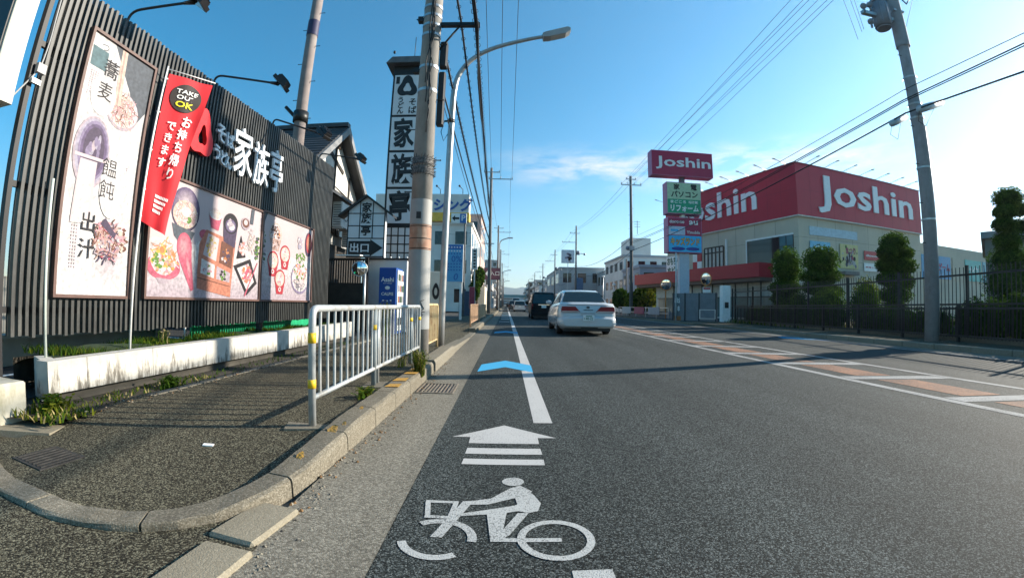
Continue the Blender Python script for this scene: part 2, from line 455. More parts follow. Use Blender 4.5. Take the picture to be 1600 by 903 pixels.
def spline(P_, step):
    """points every `step` metres along a smooth curve through P_"""
    o = []
    for i in range(len(P_) - 1):
        p0, p1, p2, p3 = [Vector(P_[max(0, min(len(P_) - 1, i + k))]) for k in (-1, 0, 1, 2)]; n = max(1, round((p2 - p1).length / step))
        for k in range(n): t = k / n; o.append(.5 * ((2 * p1) + (-p0 + p2) * t + (2 * p0 - 5 * p1 + 4 * p2 - p3) * t * t + (-p0 + 3 * p1 - 3 * p2 + p3) * t ** 3))
    o.append(Vector(P_[-1])); return o
KS = spline(KP, .12)
def kerb_sweep(pts, m, joint=5):
    tn = []
    for i in range(len(pts)):
        t = pts[min(i + 1, len(pts) - 1)] - pts[max(i - 1, 0)]; t.z = 0; t.normalize(); tn.append(Vector((t.y, -t.x, 0)))
    rows = []
    for i, p in enumerate(pts):
        f = sstep((p.z - .03) / .1); w0 = lerp(.066, .095, f); bv = lerp(.012, .028, f)
        prof = [(-w0, -.2), (w0, -.2), (w0, -bv * 1.5), (w0 - bv * .35, -bv * .45), (w0 - bv * 1.2, 0), (-w0 + bv * .5, 0), (-w0, -bv * .5)]
        rows.append([p + tn[i] * (u + (random.uniform(-.005, .005) if v > -.1 else 0)) + Vector((0, 0, v + (random.uniform(-.004, .003) if v > -.1 else 0))) for u, v in prof])
    q = 7; i = 0
    while i < len(rows) - 1:
        k = min(i + joint, len(rows) - 1); seg = [[v.copy() for v in r] for r in rows[i:k + 1]]
        for r_, other in ((0, 1), (-1, -2)):
            for a in range(q): seg[r_][a] = seg[r_][a].lerp(seg[other][a], .045)
        vs = [v for r in seg for v in r]; n = len(seg)
        fs = [(a * q + b, (a + 1) * q + b, (a + 1) * q + (b + 1) % q, a * q + (b + 1) % q) for a in range(n - 1) for b in range(q)] + [tuple(range(q)), tuple((n - 1) * q + b for b in range(q - 1, -1, -1))]
        mb.mesh(vs, fs, m); i = k
kerb_sweep(KS, KERB)
y = 5.92
kerb_stone((-1.10, 5.95, .17), (-1.10, 8.1, .17), .12, KERB2)
kerb_stone((-1.125, 8.13, .13), (-1.125, 12.2, .02), .13, KERB2)
kerb_stone((-1.125, 12.25, .02), (-1.125, 14.2, .02), .13, KERB2)
y = 14.25
while y < 60:
    kerb_stone((-1.125, y, .15), (-1.125, y + 1.98, .15), .12, KERB); y += 2
mb.box((-1.245, 60, -.05), (-1.0, 700, .15), KERB)
KERBF = mat_aggregate('kerb_flat_concrete', (.22, .195, .145), (.17, .15, .11), (.28, .25, .19), 150, .3, .3, speck=.6)
# two flat lowered stones beside the driveway
for (cx, cy, L_, rot) in ((-1.055, 1.62, .34, -.13), (-1.07, 1.12, .58, -.08), (-1.09, .45, .6, -.02), (-1.09, -.2, .6, 0), (-1.09, -.85, .6, 0)):
    mb.box((cx - .115, cy - L_ / 2, -.1), (cx + .115, cy + L_ / 2, .026), KERBF, rot=rot, bev=.012)
kerb = setting('kerb', mb)
# yellow paint on the kerb tops
YP = mat_aggregate('kerb_paint_yellow', (.155, .138, .105), (.055, .048, .036), (.30, .275, .22), 75, .5, .3, worn=((.46, .25, .04), .58))
mb = MB()
for (ya, yb, xa, xb) in ((3.98, 4.16, -1.15, -1.01), (4.3, 4.5, -1.16, -1.02), (4.75, 5.2, -1.15, -1.0)):
    z = .166 if ya > 2.8 else lerp(.095, .135, (ya - 2.0) / .8) + .01
    mb.face([(xa, ya, z), (xb, ya + .02, z), (xb - .01, yb, z + (.012 if ya < 2.8 else 0)), (xa + .01, yb - .03, z + (.012 if ya < 2.8 else 0))], YP)
for (cx, cy, rx, ry) in ((-1.10, 2.62, .035, .06), (-1.07, 2.74, .02, .035), (-1.12, 2.2, .022, .04), (-1.09, 3.15, .02, .03)):
    k0 = min(KS, key=lambda p: (p.x - cx) ** 2 + (p.y - cy) ** 2).z + .004; rr = random.Random(int(cy * 100)); mb.face([(cx + rx * math.cos(a * .785) * rr.uniform(.6, 1.2), cy + ry * math.sin(a * .785) * rr.uniform(.6, 1.2), k0 + .02 * (ry * math.sin(a * .785)) / .05) for a in range(8)], YP)
setting('kerb_marking', mb)

# left pavement: slopes down to the driveway corner
def ylow(x):
    P_ = KP[1:9]
    for (a, b) in zip(P_, P_[1:]):
        if a[0] <= x <= b[0]: return lerp(a[1], b[1], (x - a[0]) / (b[0] - a[0]))
    return P_[0][1] if x < P_[0][0] else 2.5
mb = MB(); nx, ny = 22, 12; vs = []; fs = []
for i in range(nx + 1):
    x = lerp(-3.12, -1.11, i / nx); y0 = ylow(x)
    for j in range(ny + 1):
        y = lerp(y0, 3.2, j / ny); vs.append((x, y, lerp(.026, .13, sstep((y - 1.7) / 1.5)) - .004))
for i in range(nx):
    for j in range(ny):
        a = i * (ny + 1) + j; fs.append((a, a + ny + 1, a + ny + 2, a + 1))
mb.mesh(vs, fs, SIDE, True)
mb.face([(-2.97, 3.2, .126), (-1.16, 3.2, .126), (-1.2, 8.1, .126), (-2.97, 8.1, .126)], SIDE)
mb.face([(-2.97, 8.1, .126), (-1.2, 8.1, .126), (-1.2, 12.2, .02), (-2.97, 12.2, .06)], SIDE)
mb.face([(-2.97, 12.2, .06), (-1.2, 12.2, .02), (-1.2, 14.2, .02), (-2.97, 14.2, .06)], SIDE)
mb.face([(-2.97, 14.2, .06), (-1.2, 14.2, .02), (-1.2, 15.2, .13), (-2.97, 15.2, .13)], SIDE)
mb.face([(-2.97, 15.2, .13), (-1.2, 15.2, .13), (-1.2, 700, .13), (-2.97, 700, .13)], SIDE)
setting('pavement', mb)
# pale concrete edge strip between pavement and planter, and soil strip below the planter
mb = MB()
mb.box((-3.55, 1.98, -.05), (-2.99, 2.24, .055), KERBF, rot=.35)
mb.box((-3.06, 3.1, -.05), (-2.97, 10, .131), CONC)
setting('edging_strip', mb)
SOIL = mat('soil', (.035, .03, .022), .95, .4, 20, bump=.6)
mb = MB(); sheet(mb, [(-3.9, 1.9), (-3.03, 2.2), (-3.03, 12), (-3.9, 12)], .10, SOIL); setting('soil_strip', mb)
# car park behind the slat screen
PARK = mat_aggregate('car_park_asphalt', (.035, .036, .037), (.02, .02, .02), (.09, .09, .09), 70, .5, .2)
mb = MB(); sheet(mb, [(-26, 1.5), (-3.85, 1.9), (-3.85, 12), (-1.3, 12.6), (-3.0, 12.6), (-3.0, 15), (-26, 15)], .11, PARK)
setting('car_park', mb)
mb = MB()
for y0 in (2.6, 5.1, 7.6): sheet(mb, [(-10, y0 + .5), (-5.0, y0), (-5.0, y0 + .1), (-10, y0 + .6)], .116, WHITE)
sheet(mb, [(-5.1, 2.3), (-5.0, 2.3), (-5.0, 4.2), (-5.1, 4.2)], .12, WHITE)
setting('parking_line', mb)
# right kerb and pavement
mb = MB()
y = -6
while y < 60: mb.box((10.25, y, -.1), (10.42, y + .985, .14), KERB, bev=.02); y += 1
mb.box((10.25, 60, -.1), (10.42, 700, .14), KERB)
setting('kerb', mb)
mb = MB(); sheet(mb, [(10.42, -8), (40, -8), (40, 24.5), (10.42, 24.5)], .125, SIDE); sheet(mb, [(10.42, 24.5), (60, 24.5), (60, 90), (10.42, 90)], .11, PARK); sheet(mb, [(10.42, 90), (13, 90), (13, 700), (10.42, 700)], .12, SIDE)
setting('pavement', mb)
# right gutter
mb = MB(); sheet(mb, [(9.75, -14), (10.25, -14), (10.25, 700), (9.75, 700)], .004, CONC); setting('gutter', mb)

# ------------------------------------------------------------ painted markings
ZM = .0025
mb = MB()
QN = [0]
def quad(pts, m, z=None):
    QN[0] += 1; z = ZM + (QN[0] % 40) * .00003; mb.face([(x, y, z) for x, y in pts], m)
def dash(x0, x1, y0, y1, m=None): quad([(x0, y0), (x1, y0), (x1, y1), (x0, y1)], m or PAINT)
dash(.24, .395, 3.45, 6.2); dash(.25, .40, 6.72, 11.6); dash(.25, .40, 11.6, 22); dash(.25, .41, 22, 60)
dash(.255, .405, .35, 1.44, PAINTW)
y = 62
while y < 400: dash(.25, .41, y, y + 6); y += 10
# cycle lane bars far ahead
dash(-.40, .2, 23.5, 24.1); dash(-.33, .22, 27.4, 28.6); dash(-.36, .22, 31.5, 33)
setting('lane_line', mb)
mb = MB()
quad([(-.375, 3.05), (.38, 3.05), (.0, 3.37)], PAINT); quad([(-.245, 2.915), (.245, 2.915), (.245, 3.05), (-.245, 3.05)], PAINT)
quad([(-.25, 2.70), (.25, 2.70), (.245, 2.815), (-.245, 2.815)], PAINT); quad([(-.255, 2.515), (.25, 2.515), (.25, 2.61), (-.25, 2.61)], PAINT)
setting('arrow_marking', mb)
mb = MB()
def chev(y, m):
    quad([(-.40, y), (.0, y + .48), (.0, y + 1.24), (-.38, y + .72)], m); quad([(.40, y), (.41, y + .72), (.0, y + 1.24), (.0, y + .48)], m)
for y in (6.07, 14.2, 37, 46): chev(y, PAINTB)
quad([(9.0, 12.6), (9.9, 11.0), (10.05, 11.6), (9.2, 13.2)], PAINTB)
setting('chevron_marking', mb)
# hatched median: edge lines, slanting bars, orange strip
PAINTM = mat_aggregate('median_paint_white', (.05, .055, .053), (.012, .013, .013), (.19, .2, .195), 175, .3, .1, worn=((.36, .36, .35), .585))
mb = MB()
dash(4.63, 4.77, -8, 70, PAINTM); dash(6.21, 6.33, -8, 70, PAINTM)
y = -5.3
while y < 62:
    quad([(4.79, y), (4.79, y + .28), (6.19, y - .19), (6.19, y - .5)], PAINTM); y += 1.72
dash(9.55, 9.67, -8, 90, PAINTM)
setting('median_marking', mb)
mb = MB(); y = -5.3
while y < 62:
    quad([(5.08, y + .25), (5.60, y + .08), (5.60, y + 1.38), (5.08, y + 1.56)], PAINTO); y += 1.72
setting('median_marking', mb)
# bicycle-and-rider pictogram
mb = MB()
def arc(cx, cy, r0, r1, a0, a1, n=28, ky=1.0):
    for i in range(n):
        p, q = R(lerp(a0, a1, i / n)), R(lerp(a0, a1, (i + 1) / n))
        quad([(cx + math.cos(p) * r0, cy + math.sin(p) * r0 * ky), (cx + math.cos(p) * r1, cy + math.sin(p) * r1 * ky), (cx + math.cos(q) * r1, cy + math.sin(q) * r1 * ky), (cx + math.cos(q) * r0, cy + math.sin(q) * r0 * ky)], PAINTW)
arc(.222, 1.668, .128, .162, 0, 360)
arc(-.268, 1.66, .128, .164, 195, 305); arc(-.268, 1.66, .125, .163, -8, 128)
quad([(-.05, 1.645), (.245, 1.645), (.245, 1.675), (-.05, 1.675)], PAINTW)                   # stay to the rear axle
quad([(-.30, 1.665), (-.25, 1.665), (-.145, 2.015), (-.195, 2.015)], PAINTW)                 # fork and stem
for q in ([(-.375, 1.985), (-.215, 1.985), (-.215, 2.01), (-.375, 2.01)], [(-.355, 1.83), (-.24, 1.83), (-.24, 1.855), (-.355, 1.855)], [(-.375, 1.985), (-.35, 1.985), (-.33, 1.855), (-.355, 1.855)], [(-.24, 1.985), (-.215, 1.985), (-.225, 1.855), (-.25, 1.855)]): quad(q, PAINTW)   # basket
quad([(-.19, 2.01), (-.17, 1.975), (-.07, 1.985), (.06, 2.06), (.11, 2.06), (.15, 2.14), (.09, 2.215), (.04, 2.18), (-.06, 2.05), (-.15, 2.02)], PAINTW)   # arm and shoulder
quad([(.06, 2.06), (.07, 1.99), (.02, 1.94), (.12, 1.90), (.165, 1.92), (.185, 2.0), (.155, 2.10), (.11, 2.17)], PAINTW)        # trunk
quad([(-.19, 1.86), (.0, 1.895), (.12, 1.935), (.08, 1.985), (.0, 1.955), (-.19, 1.885)], PAINTW)      # bar and thigh
quad([(-.075, 1.90), (-.05, 1.66), (-.005, 1.66), (.02, 1.92)], PAINTW)                        # shin
quad([(-.005, 1.66), (.03, 1.70), (.12, 1.90), (.07, 1.90), (.0, 1.74)], PAINTW)         # other leg
for i in range(24):
    p, q = R(i * 15), R(i * 15 + 15)
    quad([(.053, 2.265), (.053 + math.cos(p) * .06, 2.265 + math.sin(p) * .055), (.053 + math.cos(q) * .06, 2.265 + math.sin(q) * .055)], PAINTW)
setting('bicycle_marking', mb)
# faint tar joints
# ------------------------------------------------------------ drain, manhole, survey plate
g = thing('drain_grate', 'rusty iron gutter grate let into the concrete strip by the kerb', 'drain grate', (-.76, 4.78, 0))
RUST = mat('rusty_iron', (.22, .19, .15), .7, .3, 20, metal=.4, stain=(.16, .08, .04), stain_amt=.6, sscale=14)
mb = MB()
mb.box((-.96, 4.50, .0), (-.555, 4.53, .014), RUST); mb.box((-.96, 5.03, .0), (-.555, 5.06, .014), RUST); mb.box((-.96, 4.53, .0), (-.945, 5.03, .014), RUST); mb.box((-.57, 4.53, .0), (-.555, 5.03, .014), RUST)
mb.build('rim', g)
mb = MB()
for i in range(9): x = -.91 + i * .0395; mb.box((x, 4.53, .004), (x + .014, 5.03, .0125), RUST)
mb.build('bars', g)
mb = MB(); mb.face([(-.945, 4.53, .0055), (-.57, 4.53, .0055), (-.57, 5.03, .0055), (-.945, 5.03, .0055)], BLACK); mb.build('pit_shade', g)  # flat black sheet paints the shade of the hollow under the bars
g = thing('manhole_cover', 'square dark iron utility cover with raised ribs set in the pavement', 'manhole cover', (-2.6, 1.78, .06))
IRON = mat('cast_iron', (.05, .048, .045), .6, .3, 25, metal=.5, bump=.3)
mb = MB(); mb.obox((-2.79, 1.70, .018), (.33, -.05, .0), (.05, .27, .008), (0, 0, .010), IRON); mb.build('lid', g)
mb = MB()
for i in range(7): mb.obox((-2.765 + i * .045, 1.715 - i * .0068, .0295), (.016, -.0024, 0), (.042, .23, .0068), (0, 0, .004), IRON)
mb.build('ribs', g)
g = tag((lambda m: (m.obox((-1.85, 2.31, .058), (.07, .01, .0), (-.01, .03, .003), (0, 0, .008), WHITE), m.build('survey_marker', keep=(-1.82, 2.33, .06)))[1])(MB()), 'tiny pale survey plate alone in the middle of the pavement', 'survey marker')
# flat concrete footing of the guard rail

# ============================================================ repeats helper
def sz(y): return lerp(.026, .13, sstep((y - 1.7) / 1.5))
def bent(pts, rad=.08, n=5):
    """polyline with rounded corners"""
    P_ = [Vector(p) for p in pts]; o = [P_[0]]
    for a, b, c in zip(P_, P_[1:], P_[2:]):
        d1, d2 = (a - b), (c - b); r = min(rad, d1.length * .45, d2.length * .45)
        p, q = b + d1.normalized() * r, b + d2.normalized() * r
        for i in range(n + 1):
            t = i / n; o.append(p * (1 - t) ** 2 + b * 2 * t * (1 - t) + q * t * t)
    o.append(P_[-1]); return o

# ============================================================ pipe guard rail beside the cycle lane
FX = -1.32
g = thing('guard_rail', 'white steel pipe guard rail with yellow tape bands along the kerb in the foreground', 'guard rail', (FX, 2.79, .12))
mb = MB(); mb.tube(bent([(FX, 2.79, .1), (FX, 2.79, .915), (FX, 6.40, .915), (FX, 6.40, .1)], .065), .026, PIPEW, 12); mb.build('frame', g)
mb = MB(); mb.tube([(FX, 2.81, .30), (FX, 6.38, .30)], .02, PIPEW, 10); mb.build('bottom_rail', g)
mb = MB()
y = 2.92
while y < 6.33:
    if not any(abs(y - q) < .05 for q in (4.2, 4.33, 5.85)): mb.tube([(FX, y, .31), (FX, y, .905)], .0115, PIPEW, 8, cap=False)
    y += .1335
mb.build('bars', g)
GREYP = mat('post_grey_paint', (.16, .19, .20), .5, .15, 12)
for y, m, r in ((4.2, GREYP, .026), (4.33, PIPEW, .017), (5.85, GREYP, .028)):
    mb = MB(); mb.tube([(FX - .003, y, .1), (FX - .003, y, .905)], r, m, 10); mb.build('post', g)
for y, z0, z1, r in ((2.79, .68, .75, .0285), (2.79, .37, .43, .0285), (4.2, .69, .74, .0275), (5.85, .71, .76, .0295), (6.40, .71, .76, .0285)):
    mb = MB(); mb.tube([(FX - (.003 if 3 < y < 6 else 0), y, z0), (FX - (.003 if 3 < y < 6 else 0), y, z1)], r, YEL, 12); mb.build('yellow_band', g)
mb = MB(); mb.obox((-1.47, 2.66, .06), (.28, .08, 0), (-.07, .22, 0), (0, 0, .050), KERB2); mb.build('footing', g); mb = MB(); mb.obox((-1.41, 4.08, .06), (.24, .03, 0), (-.03, .30, 0), (0, 0, .073), KERB2); mb.build('footing', g)
BEIGEP = mat('fence_pipe_beige', (.50, .38, .20), .55, .15, 10, stain=(.26, .12, .05), stain_amt=.85, sscale=8)
def rail_panel(name, label, x, y0, y1, zb, m, sp=.13, group=None):
    g = thing(name, label, 'guard rail', (x, y0, zb), group)
    mb = MB(); mb.tube(bent([(x, y0, zb - .02), (x, y0, zb + .80), (x, y1, zb + .80), (x, y1, zb - .02)], .08, 4), .024, m, 8); mb.build('frame', g)
    mb = MB(); y = y0 + sp
    while y < y1 - .04: mb.tube([(x, y, zb + .13), (x, y, zb + .79)], .011, m, 6, cap=False); y += sp
    mb.tube([(x, y0, zb + .13), (x, y1, zb + .13)], .016, m, 6); mb.build('bars', g)
    return g
rail_panel('guard_rail', 'short beige rusty pipe guard rail between the concrete utility pole and the street lamp', -1.34, 7.12, 8.22, .14, BEIGEP, .1)
RUSTP = mat('fence_pipe_rust', (.55, .34, .20), .6, .2, 8, stain=(.30, .12, .06), stain_amt=.9, sscale=6)
rail_panel('guard_rail', 'rusty pinkish beige pipe guard rail past the first driveway, nearer of the two', -1.3, 15.4, 20.6, .14, RUSTP, .16)
rail_panel('guard_rail', 'rusty pinkish beige pipe guard rail past the first driveway, farther of the two', -1.3, 20.9, 26.5, .14, RUSTP, .16)

# ============================================================ planter wall with grass
WALLP = mat('planter_render', (.47, .45, .405), .85, .12, 7, bump=.25, bscale=50)
def mould(m):
    """black mould runs: fine vertical streaks growing up from the foot of the wall"""
    t = m.node_tree; b = t.nodes['Principled BSDF']; L = t.links.new; src = b.inputs['Base Color'].links[0].from_socket
    tx = t.nodes.new('ShaderNodeTexCoord'); mp = t.nodes.new('ShaderNodeMapping'); mp.inputs['Scale'].default_value = (16, 16, 3.2); L(tx.outputs['Object'], mp.inputs['Vector'])
    n = t.nodes.new('ShaderNodeTexNoise'); n.inputs['Scale'].default_value = 1.0; n.inputs['Detail'].default_value = 9; n.inputs['Roughness'].default_value = .72; L(mp.outputs[0], n.inputs['Vector'])
    sx_ = t.nodes.new('ShaderNodeSeparateXYZ'); L(tx.outputs['Object'], sx_.inputs[0])
    h = t.nodes.new('ShaderNodeMapRange'); h.inputs[1].default_value = .08; h.inputs[2].default_value = .36; h.inputs[3].default_value = .10; h.inputs[4].default_value = -.12; L(sx_.outputs['Z'], h.inputs[0])
    n2 = t.nodes.new('ShaderNodeTexNoise'); n2.inputs['Scale'].default_value = 1.1; L(tx.outputs['Object'], n2.inputs['Vector'])
    a = t.nodes.new('ShaderNodeMath'); a.operation = 'ADD'; L(n.outputs['Fac'], a.inputs[0]); L(h.outputs[0], a.inputs[1])
    a2 = t.nodes.new('ShaderNodeMath'); a2.operation = 'MULTIPLY_ADD'; a2.inputs[1].default_value = .30; L(n2.outputs['Fac'], a2.inputs[0]); L(a.outputs[0], a2.inputs[2])
    r = t.nodes.new('ShaderNodeMapRange'); r.inputs[1].default_value = .66; r.inputs[2].default_value = .80; r.inputs[4].default_value = .85; L(a2.outputs[0], r.inputs[0])
    mx_ = t.nodes.new('ShaderNodeMix'); mx_.data_type = 'RGBA'; L(r.outputs[0], mx_.inputs['Factor']); L(src, mx_.inputs['A']); mx_.inputs['B'].default_value = (.07, .06, .045, 1); L(mx_.outputs['Result'], b.inputs['Base Color'])
mould(WALLP)
g = thing('planter_wall', 'long low white rendered planter wall streaked with black mould under the slat screen', 'planter wall', (-3.47, 2.45, .1))
y = 2.46; cuts = [2.46, 2.84, 3.62, 4.46, 5.35, 6.3, 7.3, 8.4, 9.5]
for a, b in zip(cuts, cuts[1:]):
    za, zb = .445 + (a - 2.46) * .009, .445 + (b - 2.46) * .009
    mb = MB(); vs = [(-3.62, a + .003, .19), (-3.47, a + .003, .19), (-3.47, b - .003, .19), (-3.62, b - .003, .19), (-3.62, a + .003, za), (-3.475, a + .003, za), (-3.475, b - .003, zb), (-3.62, b - .003, zb)]
    mb.mesh(vs, [(3, 2, 1, 0), (4, 5, 6, 7), (0, 1, 5, 4), (1, 2, 6, 5), (2, 3, 7, 6), (3, 0, 4, 7)], WALLP); mb.build('panel', g)
mb = MB(); mb.obox((-3.88, 2.62, .12), (.26, -.12, 0), (.05, .10, 0), (0, 0, .325), WALLP); mb.build('end_panel', g)
mb = MB(); mb.box((-3.75, 2.6, .05), (-3.53, 9.4, .19), mat('dark_footing', (.06, .055, .045), .9, .2)); mb.build('footing', g)
mb = MB(); mb.obox((-4.02, 2.78, .1), (.16, -.06, 0), (.1, .2, 0), (0, 0, .17), WALLP); mb.build('side_block', g)
# planting bed soil behind the wall and grass on it
mb = MB()
N = 60
vs = []; fs = []
for i in range(N + 1):
    y = lerp(2.66, 9.35, i / N)
    for j in range(5):
        x = lerp(-3.63, -4.25, j / 4); vs.append((x, y, .425 + .03 * math.sin(y * 5.1 + j) + .025 * math.sin(y * 2.3) - (.05 if j == 4 else 0) - max(0, y - 5) * .004))
for i in range(N):
    for j in range(4): a = i * 5 + j; fs.append((a, a + 1, a + 6, a + 5))
mb.mesh(vs, fs, mat('turf', (.03, .045, .012), .9, .4, 12), True)
for (a, b) in ((2.66, 9.35),): mb.face([(-4.25, a, 0), (-4.25, a, .40), (-4.25, b, .40), (-4.25, b, 0)], SOIL)
tag(mb.build('planting_bed'), kind='structure')
random.seed(11)
GR1, GR2, GR3 = LEAF, LEAFY, mat('grass_straw', (.22, .18, .07), .7, .3)
def blades(mb, n, xr, yr, zf, hr, lean=.5, mats=(LEAF, LEAF, LEAFY), wd=.006):
    for _ in range(n):
        x, y = random.uniform(*xr), random.uniform(*yr); z = zf(x, y); h = random.uniform(*hr); a = random.uniform(0, 6.28)
        dx, dy = math.cos(a), math.sin(a); l = random.uniform(.1, lean) * h; m = random.choice(mats)
        p0, p1, p2 = Vector((x, y, z)), Vector((x + dx * l * .4, y + dy * l * .4, z + h * .6)), Vector((x + dx * l, y + dy * l, z + h))
        s_ = Vector((-dy, dx, 0)) * wd
        mb.face([p0 - s_, p0 + s_, p1 + s_ * .8, p1 - s_ * .8], m); mb.face([p1 - s_ * .8, p1 + s_ * .8, p2], m)
mb = MB()
blades(mb, 5200, (-4.2, -3.64), (2.7, 9.3), lambda x, y: .41 + .03 * math.sin(y * 5.1) - max(0, y - 5) * .004, (.04, .10), .9, (GR1, GR1, GR2, LEAFD))
tag(mb.build('grass'), kind='stuff')
mb = MB()
blades(mb, 420, (-3.45, -3.12), (2.25, 4.2), lambda x, y: .10, (.015, .05), 1.6, (GR1, GR2, LEAFD, GR3), .006)
blades(mb, 260, (-3.45, -3.15), (4.2, 9), lambda x, y: .10, (.02, .06), 1.2, (GR1, LEAFD), .005)
blades(mb, 260, (-3.5, -2.95), (2.1, 2.5), lambda x, y: .10, (.03, .08), 1.3, (GR2, GR2, GR1, GR3), .007)
tag(mb.build('weeds'), kind='stuff')
def weed(label, x, y, z, n, h, sp, mats, wd=.008, lf=True):
    mb = MB()
    for _ in range(n):
        a = random.uniform(0, 6.28); l = random.uniform(.2, 1) * sp; hh = h * random.uniform(.5, 1)
        p = [Vector((x + random.uniform(-.3, .3) * sp, y + random.uniform(-.6, .6) * sp, z))]
        d_ = Vector((math.cos(a), math.sin(a), 0))
        for k in range(1, 5): p.append(p[0] + d_ * (l * (k / 4) ** 1.5) + Vector((0, 0, hh * math.sin(k / 4 * 2.0))))
        m = random.choice(mats); s_ = Vector((-d_.y, d_.x, 0)) * wd
        for k in range(4):
            t0, t1 = 1 - k / 4, 1 - (k + 1) / 4; mb.face([p[k] - s_ * t0, p[k] + s_ * t0, p[k + 1] + s_ * t1, p[k + 1] - s_ * t1], m)
        if lf:
            for k in (2, 3):
                q = p[k]; b_ = random.uniform(0, 6.28); e = Vector((math.cos(b_), math.sin(b_), .4)) * .035; mb.face([q, q + e * .5 + s_ * 1.6, q + e, q + e * .5 - s_ * 1.6], m)
    return tag(mb.build('weed', keep=(x, y, z)), label, 'weed')
weed('tall yellowing grass clump growing out of the kerb by the drain grate', -1.02, 5.0, .10, 170, .30, .16, (LEAFY, LEAFY, GR3, LEAF), .007)
weed('low leafy weed at the foot of the guard rail', -1.22, 3.62, .12, 45, .10, .14, (LEAF, LEAFY), .01)
weed('bushy weed with broad leaves by the low planter wall corner', -3.25, 2.35, .10, 60, .13, .16, (LEAF, LEAFY), .013)
weed('small leafy weed under the middle of the planter wall', -3.2, 3.55, .1, 45, .12, .2, (LEAF, LEAFD), .013)
weed('pale seedling standing in the planter grass before the slats', -3.78, 4.1, .44, 30, .16, .09, (LEAF, GR3), .008)
weed('thin weed by the grey guard rail post next to the utility pole', -1.36, 5.5, .13, 26, .22, .15, (GR3, LEAFY), .006)

def grit(name, n, xr, yr, z, sz_, m, seed):
    rnd = random.Random(seed); mb = MB()
    for _ in range(n):
        x = xr[0] + (xr[1] - xr[0]) * rnd.random() ** 2; y = rnd.uniform(*yr); r = rnd.uniform(*sz_); a = rnd.uniform(0, 6.28); k = 5
        P5 = [Vector((x + r * math.cos(a + j * 1.257) * rnd.uniform(.7, 1.2), y + r * math.sin(a + j * 1.257) * rnd.uniform(.7, 1.2), z)) for j in range(k)]; t = Vector((x, y, z + r * rnd.uniform(.5, 1)))
        for j in range(k): mb.face([P5[j], P5[(j + 1) % k], t], rnd.choice(m))
    tag(mb.build(name), kind='stuff')
GRIT = [mat('grit_dark', (.05, .045, .038), .95, .3, 40), mat('grit_pale', (.20, .18, .14), .95, .3, 40), mat('dead_leaf', (.16, .085, .03), .8, .3, 30)]
grit('grit', 520, (-.985, -.80), (.4, 7.5), .004, (.003, .010), GRIT[:2], 3)
grit('leaf_litter', 190, (-1.0, -.86), (1.5, 7), .005, (.006, .016), GRIT[1:], 4)
grit('leaf_litter', 160, (-3.03, -2.86), (2.3, 7), .132, (.006, .018), GRIT, 5)
# ============================================================ dark slat screen
SX = -3.80
SLAT = mat('slat_dark', (.034, .035, .033), .42, .35, 3, spec=.5, stain=(.10, .10, .09), stain_amt=.5, sscale=9)
SLATB = mat('slat_black', (.006, .006, .007), .5, .2)
def ztop(y): return 3.66 + (y - 2.3) * .030
g = thing('slat_screen', 'tall black screen of vertical slats carrying the restaurant boards', 'screen wall', (SX, 2.27, .45))
mb = MB(); y = 2.36; random.seed(5)
while y < 8.75:
    zb = .615 + random.uniform(-.012, .012)
    mb.box((SX - .045, y, zb), (SX, y + .030, ztop(y) + random.uniform(-.008, .008)), SLAT); y += .0635
mb.build('slats', g)
mb = MB(); y = 2.36 + .031
while y < 8.7: mb.box((SX - .125, y, .62), (SX - .10, y + .030, ztop(y) - .03), SLATB); y += .0635
mb.build('backing_slats', g)
for z in (2.97, 1.78, .80):
    mb = MB(); mb.box((SX - .085, 2.3, z), (SX - .047, 8.75, z + .05), SLATB); mb.build('rail', g)
mb = MB(); mb.box((SX - .055, 2.245, .12), (SX + .003, 2.285, 3.68), SLATB); mb.build('corner_post', g)
for y in (4.18, 6.3, 8.6):
    mb = MB(); mb.box((SX - .17, y, .12), (SX - .09, y + .08, ztop(y) - .05), SLATB); mb.build('post', g)
mb = MB(); mb.box((SX - 1.6, 8.70, .62), (SX - .05, 8.74, ztop(8.7) - .35), SLATB)
mb.build('return_panel', g)
mb = MB(); mb.tube(bent([(SX + .03, 2.31, 3.7), (SX + .035, 2.33, 3.0), (SX + .03, 2.31, 2.74), (SX - .02, 2.1, 2.35), (SX - .8, 1.7, 2.3)], .1), .007, mat('conduit_grey', (.3, .3, .3), .5), 6); mb.box((SX + .02, 2.27, 2.70), (SX + .06, 2.35, 2.78), mat('conduit_grey', (.3, .3, .3), .5)); mb.box((SX + .02, 2.25, 2.60), (SX + .055, 2.33, 2.64), GALV); mb.build('conduit', g)

# ---- things seen below and through the slats
BLOCKW = mat('block_wall', (.34, .31, .25), .9, .15, 4)
mb = MB(); mb.box((-5.9, 2.0, .11), (-5.7, 6.15, .42), BLOCKW); mb.box((-5.93, 2.0, .42), (-5.67, 6.15, .47), BLOCKW)
tag(mb.build('block_wall', keep=(-5.8, 4, .11)), 'low beige block wall behind the slat screen at the back of the car park', 'wall')
GREENS = mat('green_plastic', (.01, .30, .13), .5, .2, 4)
g = thing('green_barrier', 'bright green plastic barrier sheet behind the foot of the slat screen', 'barrier', (-4.6, 6, .11))
mb = MB()
for i in range(27): mb.box((-4.62, 5.55 + i * .155, .13), (-4.59, 5.55 + i * .155 + .148, .74), GREENS)
mb.build('sheet', g)
for y in (5.5, 7.6, 9.75): mb = MB(); mb.cyl((-4.66, y, .11), (-4.66, y, .78), .02, GALV, 8); mb.build('post', g)
mb = MB(); mb.box((-9.8, 2.0, .11), (-9.5, 13, 1.25), BLOCKW)
for i in range(12): mb.box((-9.5, 2.0 + i * .9, .2), (-9.49, 2.0 + i * .9 + .86, 1.2), mat('beige_tile', (.45, .42, .36), .7, .1))
